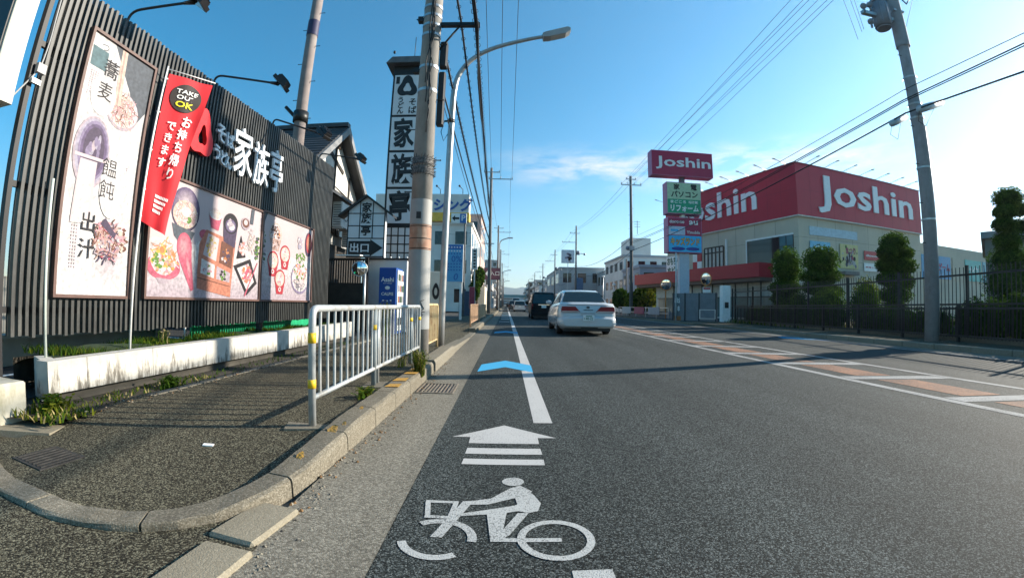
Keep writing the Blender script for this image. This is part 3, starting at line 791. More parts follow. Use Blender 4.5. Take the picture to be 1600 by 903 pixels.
tag(mb.build('boundary_wall', keep=(-9.6, 7, .11)), 'pale panelled boundary wall at the far side of the car park', 'wall')

# ============================================================ sign box at the left edge of the view on a concrete base
SIGNW = mat('sign_box_cream', (.66, .63, .55), .55, .08, 4)
g = thing('sign_box', 'cream sided sign box over a concrete base at the left edge of the view', 'sign', (-3.62, 2.1, .1))
mb = MB(); mb.box((-4.7, 1.94, 2.36), (-3.74, 2.13, 5.2), SIGNW, bev=.01); mb.build('box', g)
mb = MB(); mb.box((-4.66, 1.925, 2.40), (-3.77, 1.938, 5.15), BLACK); mb.build('face', g)
mb = MB(); mb.box((-3.72, 2.10, .30), (-3.665, 2.16, 1.02), DARKMETAL); mb.box((-3.735, 2.085, .74), (-3.65, 2.175, .80), GALV); mb.build('bollard', g)
mb = MB(); mb.box((-4.62, 1.98, .1), (-4.48, 2.10, 2.36), DARKMETAL); mb.build('post', g)
mb = MB(); mb.box((-4.2, 1.9, .05), (-3.42, 2.24, .335), mat('base_concrete', (.42, .40, .33), .9, .15, 6, bump=.2, stain=(.14, .13, .05), stain_amt=.5, sscale=6), bev=.015); mb.build('base', g)

# ============================================================ boards on the slat screen
FRAMEW = mat('board_frame', (.10, .055, .045), .5, .2, 8)
PW = mat('print_cream', (.38, .32, .33), .6, .07, 1.5, spec=.3)
def pc(n, c, r=.6): return mat('print_' + n, tuple(v * .46 for v in c), r, .26, 26, spec=.3)
P_ = dict(white=pc('white', (.85, .82, .82)), pink=pc('pink', (.72, .38, .42)), rose=pc('rose', (.70, .14, .22)), red=pc('red', (.55, .04, .06)), grape=pc('grape', (.17, .12, .24)), lilac=pc('lilac', (.32, .26, .42)), plum=pc('plum', (.10, .07, .13)), dark=pc('dark', (.03, .025, .03)),
          grey=pc('grey', (.12, .14, .17)), yellow=pc('yellow', (.80, .55, .10)), orange=pc('orange', (.75, .30, .12)), green=pc('green', (.16, .32, .06)), noodle=pc('noodle', (.62, .42, .36)), noodle2=pc('noodle2', (.78, .62, .52)), brown=pc('brown', (.22, .09, .06)), cream=pc('cream', (.82, .74, .62)), mauve=pc('mauve', (.58, .48, .54)), salmon=pc('salmon', (.68, .26, .17)), steam=pc('steam', (.50, .46, .58)))
RAW = {k: tuple(max(.001, v / .46) for v in m.node_tree.nodes['Mix'].inputs['A'].default_value[:3]) for k, m in P_.items()}
RAW = {k: tuple(min(1, v) for v in c) for k, c in RAW.items()}
class Print:
    """flat printed picture on a board: shapes lie in thin layers on the plane x = X0, given in (y, z) metres"""
    def __init__(s, X0): s.X = X0; s.mb = MB(); s.l = 0
    def poly(s, pts, c, lift=None):
        s.l += 1; x = s.X + .00008 * (s.l if lift is None else lift)
        a = sum(pts[i][0] * pts[(i + 1) % len(pts)][1] - pts[(i + 1) % len(pts)][0] * pts[i][1] for i in range(len(pts)))
        if a < 0: pts = pts[::-1]
        s.mb.face([(x, p, q) for p, q in pts], P_[c] if isinstance(c, str) else c)
    def ell(s, y, z, a, b, c, n=22, a0=0, a1=360, rot=0):
        cr, sr = math.cos(R(rot)), math.sin(R(rot)); o = []
        for i in range(n):
            t = R(lerp(a0, a1, i / (n if a1 - a0 >= 360 else n - 1))); u, v = a * math.cos(t), b * math.sin(t); o.append((y + u * cr - v * sr, z + u * sr + v * cr))
        s.poly(o, c)
    def soft(s, y, z, a, b, c1, c2, n=7, dy=.0, dz=.0, rot=0):
        """printed round form shaded from rim colour c1 to middle colour c2"""
        A_, B_ = MATS['print_' + c1], MATS['print_' + c2]
        ca = RAW[c1]; cb = RAW[c2]
        for i in range(n):
            f = i / (n - 1); k = 'mix_%s_%s_%d' % (c1, c2, i); m = pc(k, tuple(lerp(p, q, f) for p, q in zip(ca, cb)))
            g = 1 - .82 * f; s.ell(y + dy * a * f, z + dz * b * f, a * g, b * g, m, rot=rot)
    def grad(s, y0, y1, z0, z1, c1, c2, n=10):
        for i in range(n):
            f = i / (n - 1); m = pc('mix_%s_%s_g%d' % (c1, c2, i), tuple(lerp(p, q, f) for p, q in zip(RAW[c1], RAW[c2]))); s.poly([(y0, lerp(z0, z1, i / n)), (y1, lerp(z0, z1, i / n)), (y1, lerp(z0, z1, (i + 1) / n)), (y0, lerp(z0, z1, (i + 1) / n))], m, 1)
        s.l = max(s.l, 2)
    def noodles(s, y, z, a, b, n, cols, w=.006, seed=0):
        rnd = random.Random(seed); s.l += 1; x = s.X + .00008 * s.l
        for i in range(n):
            t, r = rnd.uniform(0, 6.28), math.sqrt(rnd.random()) * .85; cy, cz = y + a * r * math.cos(t), z + b * r * math.sin(t)
            h = rnd.uniform(0, 3.14); ln = rnd.uniform(.15, .5) * min(a, b); cv = rnd.uniform(-1.2, 1.2); m = P_[rnd.choice(cols)]; pr = None; xx = x + i * 3e-7
            for k in range(6):
                hh = h + cv * (k / 5 - .5); p = (cy + math.cos(hh) * ln * (k / 5 - .5) * 2, cz + math.sin(hh) * ln * (k / 5 - .5) * 2)
                if pr:
                    dy, dz = p[0] - pr[0], p[1] - pr[1]; L_ = math.hypot(dy, dz) or 1; ny, nz = -dz / L_ * w / 2, dy / L_ * w / 2
                    s.mb.face([(xx, pr[0] - ny, pr[1] - nz), (xx, p[0] - ny, p[1] - nz), (xx, p[0] + ny, p[1] + nz), (xx, pr[0] + ny, pr[1] + nz)], m)
                pr = p
        s.l += 1
    def bits(s, y, z, a, b, n, cols, r=(.008, .02), seed=0):
        rnd = random.Random(seed)
        s.l += 1; x = s.X + .00008 * s.l
        for i in range(n):
            t, q = rnd.uniform(0, 6.28), math.sqrt(rnd.random()) * .9; cy, cz = y + a * q * math.cos(t), z + b * q * math.sin(t); rr = rnd.uniform(*r); k = rnd.randint(4, 7); ph = rnd.random() * 6; e = rnd.uniform(.5, 1)
            s.mb.face([(x + i * 3e-7, cy + rr * math.cos(ph + 6.283 * j / k), cz + rr * e * math.sin(ph + 6.283 * j / k)) for j in range(k)], P_[rnd.choice(cols)])
        s.l += 1
    def text(s, body, y, z, size, c, bold=0, sx=1):
        s.l += 1; s.mb.text(body, (s.X + .00008 * s.l, y, z), Y_, Z_, X_, size, P_[c], 0, bold, sx=sx)
def board(name, label, y0, y1, z0, z1, group=None):
    g = thing(name, label, 'poster board', (SX, (y0 + y1) / 2, z0), group)
    mb = MB(); fw = .028
    for lo, hi in (((SX + .002, y0 - fw, z0 - fw), (SX + .05, y1 + fw, z0)), ((SX + .002, y0 - fw, z1), (SX + .05, y1 + fw, z1 + fw)), ((SX + .002, y0 - fw, z0), (SX + .05, y0, z1)), ((SX + .002, y1, z0), (SX + .05, y1 + fw, z1))): mb.box(lo, hi, FRAMEW)
    mb.build('frame', g)
    mb = MB(); mb.box((SX + .004, y0 - .002, z0 - .002), (SX + .026, y1 + .002, z1 + .002), PW); mb.build('panel', g)
    return g
# tall noodle board
g = board('poster_board', 'tall narrow cream poster of noodles, steam and dried bonito, leftmost on the slat screen', 2.735, 3.545, .96, 3.34)
p = Print(SX + .0265)
p.grad(2.735, 3.545, .961, 3.339, 'white', 'white', 2); p.soft(3.3, 1.35, .24, .35, 'white', 'mauve'); p.soft(2.95, 2.2, .21, .55, 'white', 'steam')
p.poly([(2.735, 2.78), (2.735, 3.34), (3.545, 3.34), (3.545, 2.72), (3.3, 2.95), (3.1, 2.75)], 'white'); p.poly([(3.0, 3.34), (3.545, 3.34), (3.545, 2.84), (3.40, 2.62), (3.30, 2.95)], 'grey')
for i, a in enumerate((3.30, 3.36, 3.42, 3.47)): 
    for k in range(5): p.poly([(a, 3.28 - k * .085), (a + .006, 3.28 - k * .085), (a + .004, 3.23 - k * .085), (a - .002, 3.23 - k * .085)], 'white', 3)
p.poly([(2.77, 3.02), (2.76, 3.21), (2.95, 3.21), (2.96, 3.02)], pc('slate', (.12, .22, .25))); p.l += 1
p.text('つ', 2.9, 3.24, .1, 'grey')
p.ell(3.25, 2.74, .205, .19, 'mauve'); p.ell(3.25, 2.75, .195, .17, 'white'); p.noodles(3.25, 2.755, .19, .165, 190, ('noodle', 'noodle2', 'brown', 'pink'), .008, 3)
p.poly([(3.10, 3.33), (3.17, 3.33), (3.21, 2.78), (3.13, 2.76)], 'noodle2'); p.poly([(3.12, 3.33), (3.14, 3.33), (3.175, 2.78), (3.155, 2.77)], 'noodle')
p.ell(2.99, 2.80, .15, .2, 'white')
for k in range(4):
    for j in range(11 - k): p.poly([(2.80 + k * .026, 2.98 - j * .022), (2.812 + k * .026, 2.98 - j * .022), (2.812 + k * .026, 2.967 - j * .022), (2.80 + k * .026, 2.967 - j * .022)], 'mauve', 40)
p.text('蕎', 3.02, 3.06, .19, 'dark'); p.text('麦', 3.0, 2.83, .18, 'dark')
# steam over a tray of white noodles: dark ground with pale drifts
p.ell(2.97, 2.24, .205, .34, 'mauve'); p.ell(2.975, 2.25, .19, .31, 'steam'); p.ell(2.985, 2.26, .17, .28, 'lilac'); p.ell(2.99, 2.26, .15, .25, 'grape'); p.ell(2.99, 2.27, .12, .21, 'plum'); [p.ell(2.93 + .018 * k + .02 * math.sin(k * 2.1), 2.24 + .022 * k, .030 - .002 * k, .05, c) for k, c in enumerate(('lilac', 'steam', 'lilac', 'mauve', 'steam', 'lilac', 'steam'))]; [p.ell(3.04 + .012 * math.sin(k * 3), 2.22 + .03 * k, .016, .035, 'lilac') for k in range(5)]
p.poly([(2.79, 2.17), (2.79, 2.20), (3.24, 2.215), (3.24, 2.185)], 'cream'); p.poly([(2.86, 2.16), (3.05, 2.165), (3.04, 1.62), (2.83, 1.58)], 'cream'); p.poly([(2.88, 2.15), (3.02, 2.155), (3.01, 1.60), (2.85, 1.58)], 'white')
p.ell(3.26, 1.98, .15, .30, 'white'); p.ell(3.30, 2.0, .14, .27, 'white')
p.text('饂', 3.2, 2.14, .19, 'dark'); p.text('飩', 3.2, 1.93, .19, 'dark')
for k in range(4):
    for j in range(13): p.poly([(3.32 + k * .03, 2.22 - j * .024), (3.333 + k * .03, 2.22 - j * .024), (3.333 + k * .03, 2.206 - j * .024), (3.32 + k * .03, 2.206 - j * .024)], 'mauve', 60)
p.bits(3.27, 1.48, .17, .18, 130, ('pink', 'noodle2', 'mauve', 'brown', 'rose', 'white'), (.014, .05), 4); p.noodles(3.27, 1.48, .19, .2, 90, ('brown', 'pink', 'noodle', 'mauve', 'plum'), .012, 6)
p.bits(3.45, 1.5, .06, .13, 40, ('pink', 'noodle2', 'brown', 'white'), (.012, .035), 8); p.poly([(3.16, 1.62), (3.22, 1.68), (3.36, 1.54), (3.34, 1.50)], 'plum')
p.text('出', 3.03, 1.60, .19, 'dark'); p.text('汁', 3.03, 1.36, .19, 'dark')
for k in range(3):
    for j in range(16): p.poly([(2.86 + k * .026, 1.66 - j * .03), (2.871 + k * .026, 1.66 - j * .03), (2.871 + k * .026, 1.643 - j * .03), (2.86 + k * .026, 1.643 - j * .03)], 'mauve', 70)
p.mb.build('picture', g)
# wide food board
g = board('poster_board', 'wide food poster with a noodle bowl, egg bowl, red spoon and stacked bento box', 3.80, 6.03, .965, 2.295)
p = Print(SX + .0265)
p.grad(3.80, 6.03, .966, 1.6, 'mauve', 'white', 14);
p.ell(4.36, 1.98, .25, .255, 'plum'); p.soft(4.35, 2.02, .235, .23, 'grape', 'mauve', dz=.3); p.ell(4.36, 1.93, .215, .165, 'noodle2'); p.noodles(4.36, 1.93, .21, .16, 150, ('noodle2', 'noodle', 'cream', 'pink', 'white'), .011, 9); p.ell(4.37, 1.96, .08, .055, 'white'); p.bits(4.43, 1.87, .045, .04, 22, ('green',), (.012, .022), 5)
p.poly([(4.14, 1.80), (4.55, 1.74), (4.48, 1.62), (4.30, 1.58), (4.19, 1.66)], 'grey'); p.l += 1
p.soft(4.07, 1.28, .26, .13, 'rose', 'pink', dz=-.3); p.ell(4.06, 1.31, .262, .13, 'rose'); p.ell(4.06, 1.40, .215, .20, 'cream'); p.noodles(4.06, 1.40, .21, .2, 90, ('noodle', 'yellow', 'cream', 'orange'), .012, 12); p.bits(4.06, 1.37, .20, .17, 120, ('orange', 'yellow', 'cream', 'noodle', 'pink', 'green', 'white'), (.014, .04), 11); p.ell(4.03, 1.47, .05, .05, 'yellow'); p.ell(4.02, 1.475, .038, .038, 'orange'); p.bits(3.93, 1.36, .05, .08, 30, ('green',), (.012, .025), 2)
p.poly([(3.95, 1.17), (4.18, 1.16), (4.12, 1.11), (4.0, 1.11)], 'mauve'); p.l += 1
p.poly([(4.26, 1.60), (4.30, 1.40), (4.53, 1.04), (4.58, 1.06), (4.52, 1.40), (4.50, 1.62)], 'rose'); p.soft(4.38, 1.55, .13, .17, 'rose', 'pink', dy=-.2, rot=10); p.soft(4.47, 1.32, .04, .18, 'rose', 'pink', rot=18)
p.ell(4.62, 1.52, .06, .14, 'white'); p.ell(4.72, 1.75, .09, .06, 'rose')
# bento box
p.poly([(4.64, 1.62), (4.76, 1.82), (5.40, 1.74), (5.34, 1.15), (4.63, 1.24)], 'salmon'); p.poly([(4.63, 1.24), (5.34, 1.15), (5.33, .985), (4.635, 1.08)], 'salmon'); p.poly([(4.635, 1.22), (5.33, 1.13), (5.33, 1.12), (4.635, 1.205)], 'brown')
p.poly([(4.72, 1.50), (4.99, 1.44), (5.03, 1.74), (4.80, 1.78)], 'cream'); p.poly([(5.05, 1.43), (5.33, 1.37), (5.36, 1.68), (5.08, 1.72)], 'brown'); p.poly([(4.70, 1.45), (4.97, 1.39), (4.96, 1.22), (4.69, 1.27)], 'white'); p.poly([(5.01, 1.38), (5.31, 1.31), (5.30, 1.18), (5.01, 1.215)], 'mauve')
p.bits(4.87, 1.62, .10, .13, 60, ('cream', 'noodle', 'noodle2', 'yellow'), (.014, .035), 21); p.bits(5.2, 1.53, .10, .1, 25, ('brown', 'orange', 'cream', 'plum'), (.02, .04), 22); p.bits(4.83, 1.33, .09, .07, 30, ('cream', 'green', 'white', 'pink'), (.012, .03), 23); p.bits(5.16, 1.27, .09, .06, 26, ('dark', 'green', 'mauve'), (.014, .03), 24)
p.poly([(4.85, 1.86), (4.79, 2.02), (5.05, 2.02), (5.0, 1.84)], 'rose'); p.ell(4.92, 2.03, .13, .06, 'white'); p.noodles(4.92, 2.05, .12, .06, 60, ('cream', 'noodle2'), .01, 31)
p.poly([(5.10, 1.98), (5.12, 1.72), (5.38, 1.66), (5.42, 1.96)], 'plum'); p.ell(5.26, 1.98, .165, .14, 'dark'); p.soft(5.26, 1.95, .12, .09, 'grape', 'steam'); p.ell(5.28, 1.94, .07, .05, 'white'); p.bits(5.24, 1.98, .06, .05, 14, ('white', 'mauve'), (.015, .03), 33)
p.ell(5.61, 2.04, .11, .09, 'mauve'); p.ell(5.61, 2.05, .09, .065, 'brown'); p.ell(5.61, 2.06, .05, .04, 'cream'); p.poly([(5.72, 2.06), (5.80, 2.06), (5.82, 2.28), (5.74, 2.28)], 'grey')
p.poly([(5.44, 1.52), (5.66, 1.56), (5.52, 1.86)], 'dark'); p.bits(5.58, 1.68, .10, .1, 60, ('pink', 'white', 'salmon', 'cream'), (.015, .035), 35); p.noodles(5.78, 1.80, .10, .2, 60, ('cream', 'noodle2', 'white'), .012, 36)
p.poly([(5.38, 1.42), (5.78, 1.55), (5.98, 1.20), (5.72, 1.02)], 'dark'); p.poly([(5.46, 1.39), (5.74, 1.48), (5.90, 1.22), (5.72, 1.09)], 'white'); p.bits(5.70, 1.33, .12, .13, 60, ('salmon', 'orange', 'pink', 'white', 'rose'), (.018, .045), 37); p.poly([(5.66, 1.02), (5.68, 1.0), (5.98, 1.5), (5.97, 1.52)], 'rose')
p.bits(5.95, 1.72, .06, .2, 50, ('dark', 'grey', 'green'), (.01, .03), 39)
p.mb.build('picture', g)
g = board('poster_board', 'food poster with red soup cups, bamboo basket and salad plate at the screen end', 6.09, 7.84, .965, 2.32)
p = Print(SX + .0265)
p.grad(6.09, 7.84, .966, 1.7, 'mauve', 'white', 14); p.poly([(6.09, 2.1), (6.2, 2.32), (6.09, 2.32)], 'grey')
p.bits(6.14, 1.75, .05, .3, 50, ('dark', 'grey', 'green', 'mauve'), (.01, .03), 41)
p.ell(6.48, 2.02, .20, .19, 'noodle2'); p.ell(6.48, 2.04, .17, .15, 'cream'); p.bits(6.48, 2.05, .15, .14, 50, ('brown', 'noodle', 'white', 'orange', 'dark'), (.018, .04), 42); p.poly([(6.30, 1.95), (6.66, 1.95), (6.6, 1.76), (6.38, 1.76)], 'noodle'); p.noodles(6.48, 1.86, .15, .08, 50, ('cream', 'brown'), .012, 43)
for (cy, cz) in ((6.44, 1.56), (6.82, 1.70), (6.68, 1.28)):
    p.poly([(cy - .165, cz + .02), (cy - .10, cz - .22), (cy + .10, cz - .22), (cy + .17, cz + .02)], 'red'); p.soft(cy, cz + .03, .175, .16, 'red', 'rose'); p.soft(cy, cz + .035, .145, .125, 'noodle2', 'white'); p.bits(cy, cz + .035, .12, .1, 26, ('white', 'noodle2', 'cream', 'pink'), (.018, .04), int(cy * 100)); p.ell(cy, cz - .14, .045, .04, 'white'); p.ell(cy, cz - .14, .02, .02, 'red')
p.soft(7.40, 1.36, .34, .28, 'lilac', 'white'); p.ell(7.40, 1.37, .31, .245, 'white'); p.noodles(7.40, 1.33, .3, .2, 90, ('cream', 'white', 'noodle2', 'mauve'), .014, 51); p.bits(7.40, 1.50, .26, .20, 90, ('green', 'white', 'cream', 'orange', 'pink'), (.018, .045), 52); p.bits(7.40, 1.74, .2, .10, 50, ('green', 'cream'), (.02, .045), 53); p.noodles(7.35, 1.25, .26, .13, 40, ('plum', 'grey', 'mauve'), .012, 54)
p.bits(7.33, 2.0, .09, .1, 24, ('steam', 'white', 'mauve'), (.03, .06), 55); p.ell(7.68, 2.02, .14, .23, 'plum'); p.soft(7.69, 2.04, .12, .19, 'red', 'salmon'); p.ell(7.68, 2.05, .08, .12, 'salmon')
p.mb.build('picture', g)

# ============================================================ shop name on the slats: red ring mark and white lettering
RED = mat('sign_red', (.62, .02, .025), .4, .06)
LETW = mat('letter_white', (.72, .76, .80), .4, .05)
def tri(y, z, a, b, k=36, sharp=1.0):
    """rounded triangle outline, point up"""
    o = []
    for i in range(k):
        t = 2 * math.pi * i / k + math.pi / 2; r = 1 + .20 * math.cos(3 * (t - math.pi / 2)); o.append((y + a * r * math.cos(t), z + b * r * math.sin(t)))
    return o
mb = MB(); mb.ring(tri(4.42, 2.93, .20, .28), tri(4.43, 2.91, .075, .12), (SX + .03, 0, 0), Y_, Z_, (.06, 0, 0), RED)
tag(mb.build('red_emblem', keep=(SX, 4.48, 2.9)), 'red rounded triangle ring emblem on the slats next to the banner', 'emblem')
g = thing('name_lettering', 'white brush style raised shop name characters fixed on the black slats', 'lettering', (SX, 5.8, 2.7))
for ch, y, z, s_, bl, sxx in (('そ', 4.80, 3.07, .26, .03, .9), ('ば', 5.0, 3.04, .22, .03, .8), ('う', 4.76, 2.80, .22, .03, .8), ('ど', 4.90, 2.77, .21, .03, .8), ('ん', 5.01, 2.74, .19, .03, .8), ('家', 5.37, 2.96, .64, .012, .76), ('族', 5.87, 2.94, .60, .010, .74), ('亭', 6.33, 2.97, .64, .014, .62)):
    mb = MB(); mb.text(ch, (SX + (.02 if s_ > .3 else .05), y, z), Vector((0, 1, .06 if s_ > .3 else -.12)), Vector((0, -.10, 1.14 if s_ > .3 else 1)), X_, s_, LETW, .035, bl * .7, sx=sxx); mb.build('letter', g)

# ============================================================ spot lamps on arms over the screen
LAMPB = mat('spot_black', (.02, .02, .022), .4, .2)
def arm_lamp(label, y, tip, drop=.18):
    z = ztop(y); g = thing('spot_lamp', label, 'spot lamp', (SX - .02, y, z), 'spot lamps on arms along the top of the screen')
    t = Vector(tip)
    mb = MB(); mb.tube(bent([(SX - .02, y, z - .3), (SX - .02, y, z + .10), t], .12), .014, LAMPB, 8); mb.build('arm', g)
    d = (t - Vector((SX, y, z + .1))).normalized(); q = t + d * .10
    mb = MB(); mb.tube([t - d * .02, t + d * .09], [.018, .03], LAMPB, 8); mb.build('joint', g)
    side = Vector((0, 0, 1)).cross(d).normalized(); dn = (d * .75 - Z_ * .65).normalized(); nn = dn.cross(side).normalized()
    mb = MB(); mb.obox(q - side * .09 - dn * .10, side * .18, dn * .22, nn * .05, LAMPB); mb.obox(q - side * .07 - dn * .07 + nn * .05, side * .14, dn * .16, nn * .04, LAMPB)
    for k in range(5): mb.obox(q - side * (.06 - k * .03) - dn * .06 + nn * .09, side * .008, dn * .14, nn * .02, LAMPB)
    mb.build('head', g)
    mb = MB(); mb.obox(q - side * .08 - dn * .09 - nn * .004, side * .16, dn * .20, nn * .003, GLASSD); mb.build('lens', g)
    return g
arm_lamp('black spot lamp on an arm above the tall noodle poster', 3.10, at(290, 5, X=SX + .55))
arm_lamp('black spot lamp on an arm between the banner and the name lettering', 4.60, at(425, 130, X=SX + .75))
arm_lamp('black spot lamp on an arm in front of the tiled roof behind the screen', 6.15, at(497, 208, X=SX + .9))
arm_lamp('black spot lamp on an arm before the white gable, last along the screen', 8.0, at(555, 248, X=SX + .8))

# ============================================================ red take-out banner on a pole, bare pole beside the tall poster
BANR = mat('banner_cloth_red', (.60, .020, .028), .75, .08, 3)
g = thing('banner_flag', 'red take-out banner flag with white writing flying from a thin pole in the planter', 'banner', (-3.72, 3.58, .45))
A, B = Vector((-3.715, 3.55, .40)), at(262, 108, X=-3.69)
mb = MB(); mb.tube([A, A.lerp(B, .5), B + Z_ * .03], [.012, .011, .009], WHITE, 8); mb.build('pole', g)
tip = at(334, 130, X=-3.40)
mb = MB(); mb.tube([B, tip + (tip - B) * .04], .006, WHITE, 6); mb.build('cross_arm', g)
TL, TR, BL_, BR_ = B + (tip - B) * .06 - Z_ * .04, tip - Z_ * .03, at(221, 345, X=-3.68), at(258, 368, X=-3.49)
def cloth(u, v, h=0):
    """u across from the pole, v up from the hem"""
    p = BL_.lerp(BR_, u).lerp(TL.lerp(TR, u), v)
    n = Vector((.86, -.5, 0))
    return p + n * (.022 * math.sin(9 * u + 5 * v) * u + .018 * math.sin(14 * v + 3 * u) * (u * .8 + .1) + h - .02)
mb = MB(); nu, nv = 12, 30
vs = [cloth(i / nu, j / nv) for j in range(nv + 1) for i in range(nu + 1)]
mb.mesh(vs, [(j * (nu + 1) + i, j * (nu + 1) + i + 1, (j + 1) * (nu + 1) + i + 1, (j + 1) * (nu + 1) + i) for j in range(nv) for i in range(nu)], BANR, True)
mb.build('cloth', g)
mb = MB()
for v in (.96, .72, .46, .2, .03): mb.tube([cloth(0, v), cloth(-.10, v) + Vector((0, -.0, 0))], .008, WHITE, 5)
mb.split('loop', g)
mb = MB(); c0 = (.50, .855); vs = [cloth(c0[0], c0[1], .010)] + [cloth(c0[0] + .37 * math.cos(R(i * 10)), c0[1] + .098 * math.sin(R(i * 10)), .010) for i in range(36)]
mb.mesh(vs, [(0, 1 + i, 1 + (i + 1) % 36) for i in range(36)], mat('banner_disc', (.03, .022, .02), .7)); mb.build('black_disc', g)
BW = mat('banner_white', (.85, .83, .80), .7); BY = mat('banner_yellow', (.80, .72, .03), .7)
mb = MB()
def on_cloth(cu, cv, du=1.6, dv=.5): return lambda a, b, h: cloth(cu + a * du, cv + b * dv, .017)
for t_, cu, cv, s_, m, bl in (('TAKE', .5, .893, .16, BW, .012), ('OUT', .5, .853, .16, BW, .012), ('OK', .5, .805, .22, BY, .02)): mb.text(t_, None, None, None, None, s_, m, 0, bl, fn=on_cloth(cu, cv, 1.35, .25))
for i, ch in enumerate('お持ち帰り'): mb.text(ch, None, None, None, None, .19, BW, 0, .018, fn=on_cloth(.70 - .02 * i, .695 - i * .088, 1.5, .42))
for i, ch in enumerate('できます'): mb.text(ch, None, None, None, None, .17, BW, 0, .018, fn=on_cloth(.34 - .01 * i, .645 - i * .083, 1.5, .42))
for k in range(4): 
    for j in range(9 - k): mb.face([cloth(.35 + j * .05, .20 - k * .03, .009), cloth(.385 + j * .05, .20 - k * .03, .009), cloth(.385 + j * .05, .182 - k * .03, .009), cloth(.35 + j * .05, .182 - k * .03, .009)], BW)
mb.split('writing', g)
mb = MB(); mb.tube([(-3.73, 2.63, .38), (-3.735, 2.60, 1.9)], .012, mat('pole_pale_green', (.45, .50, .46), .4), 8)
tag(mb.build('flag_pole', keep=(-3.73, 2.63, .4)), 'bare thin flag pole standing in the grass left of the tall poster', 'flag pole')

# ============================================================ utility poles
def pole_body(g, h, r0=.18, r1=.125, m=None):
    mb = MB(); mb.tube([(0, 0, 0), (0, 0, h * .5), (0, 0, h)], [r0, (r0 + r1) / 2, r1], m or POLEC, 18); mb.build('shaft', g)
def step_bolts(g, z0, z1, r, n=10):
    mb = MB()
    for i in range(n):
        z = lerp(z0, z1, i / n); a = 0 if i % 2 else math.pi
        mb.tube([(math.cos(a) * r * .8, math.sin(a) * r, z), (math.cos(a) * (r + .13), math.sin(a) * r, z)], .009, DARKMETAL, 6); mb.ball((math.cos(a) * (r + .13), 0, z), .015, DARKMETAL, 6, 4)
    mb.split('step_bolt', g)
def cross_arm(g, z, x0, x1, nins=3, y=-.16, big=True):
    mb = MB(); mb.box((x0, y - .04, z - .04), (x1, y + .04, z + .04), GALV); a = mb.build('cross_arm', g)
    mb = MB()
    for i in range(nins):
        x = lerp(x0 + .06, x1 - .06, i / max(1, nins - 1)); mb.cyl((x, y, z + .04), (x, y, z + .12), .025, DARKMETAL, 8)
        for k in range(3 if big else 2): mb.cyl((x, y, z + .10 + k * .05), (x, y, z + .13 + k * .05), .055, mat('insulator', (.5, .5, .48), .25, .05), 10, .035)
    mb.split('insulator', a)
    return a
# --- near left pole
PX, PY = -1.43, 6.85
np_ = thing('utility_pole', 'thick concrete utility pole with a faded orange band behind the white guard rail', 'utility pole', (0, 0, 0))
pole_body(np_, 13.8, .178, .14)
mb = MB(); mb.tube([(0, 0, .45), (0, 0, 1.72)], [.1815, .1795], mat('pole_sheet_grey', (.26, .265, .26), .6, .12, 4, stain=(.33, .31, .27), stain_amt=.5, sscale=6), 24, cap=False); mb.build('anti_poster_sheet', np_)
mb = MB(); mb.tube([(0, 0, 1.725), (0, 0, 2.13)], [.1795, .1785], mat('faded_orange_sheet', (.36, .19, .12), .65, .25, 5, stain=(.42, .30, .22), stain_amt=.9, sscale=5), 24, cap=False)
for z in (1.74, 1.9, 2.1): mb.tube([(0, 0, z), (0, 0, z + .012)], [.1825] * 2, DARKMETAL, 24, cap=False)
mb.build('faded_band', np_)
mb = MB(); mb.tube([(0, 0, 2.135), (0, 0, 2.55)], [.1790, .1780], mat('pole_sheet_pale', (.30, .295, .28), .6, .12, 4), 24, cap=False)
mb.box((-.04, -.186, 2.22), (.035, -.176, 2.33), BLACK); mb.build('number_plate_band', np_)
mb = MB()
for k, pts in enumerate(([(.02, .60), (.06, .64), (.03, .69), (.09, .72)], [(.05, .55), (.09, .58), (.06, .63)], [(.03, .44), (.07, .48), (.04, .52), (.10, .53)])):
    mb.tube([(.03 + a, -math.sqrt(max(.0001, .184 ** 2 - (.03 + a) ** 2)), b + .2) for a, b in pts], .006, BLACK, 5)
mb.build('scribble', np_)
mb = MB(); SPK = mat('wrap_band', (.12, .115, .11), .7, .4, 30)
for z0 in (2.98, 3.14):
    mb.tube([(0, 0, z0), (0, 0, z0 + .12)], [.183, .183], SPK, 24, cap=False)
random.seed(4)
for z0 in (2.96, 3.0, 3.05, 3.10, 3.15, 3.2, 3.25):
    for i in range(26): a = i * .2417 + z0; mb.tube([(math.cos(a) * .18, math.sin(a) * .18, z0), (math.cos(a + .1) * .215, math.sin(a + .1) * .215, z0 + random.uniform(0, .05))], .005, DARKMETAL, 4)
mb.build('climb_guard', np_)
mb = MB()
for z in (4.45, 4.9, 5.55, 5.75, 5.95, 6.15, 6.5): mb.tube([(0, 0, z), (0, 0, z + .05)], [.172] * 2, GALV, 20, cap=False)
mb.box((-.26, -.05, 4.85), (.0, .05, 4.94), DARKMETAL); mb.box((-.26, -.05, 5.9), (0, .05, 6.0), DARKMETAL)
mb.split('band', np_)
step_bolts(np_, 2.7, 12.5, .155, 18)
mb = MB(); mb.box((.1, -.04, 5.80), (.86, .04, 5.87), DARKMETAL); mb.tube([(.14, 0, 5.3), (.5, 0, 5.81)], .018, DARKMETAL, 6); mb.build('cable_arm', np_)
mb = MB(); rr = random.Random(2)
for k in range(4):
    pts = [(.02 + k * .03, -.185, 6.9)]; z = 6.9
    while z > 4.6 - k * .3: z -= .18; pts.append((.0 + k * .028 + rr.uniform(-.03, .03), -.188 - rr.uniform(0, .025), z))
    mb.tube(pts, .009, CABLE, 5)
mb.build('riser_wires', np_)
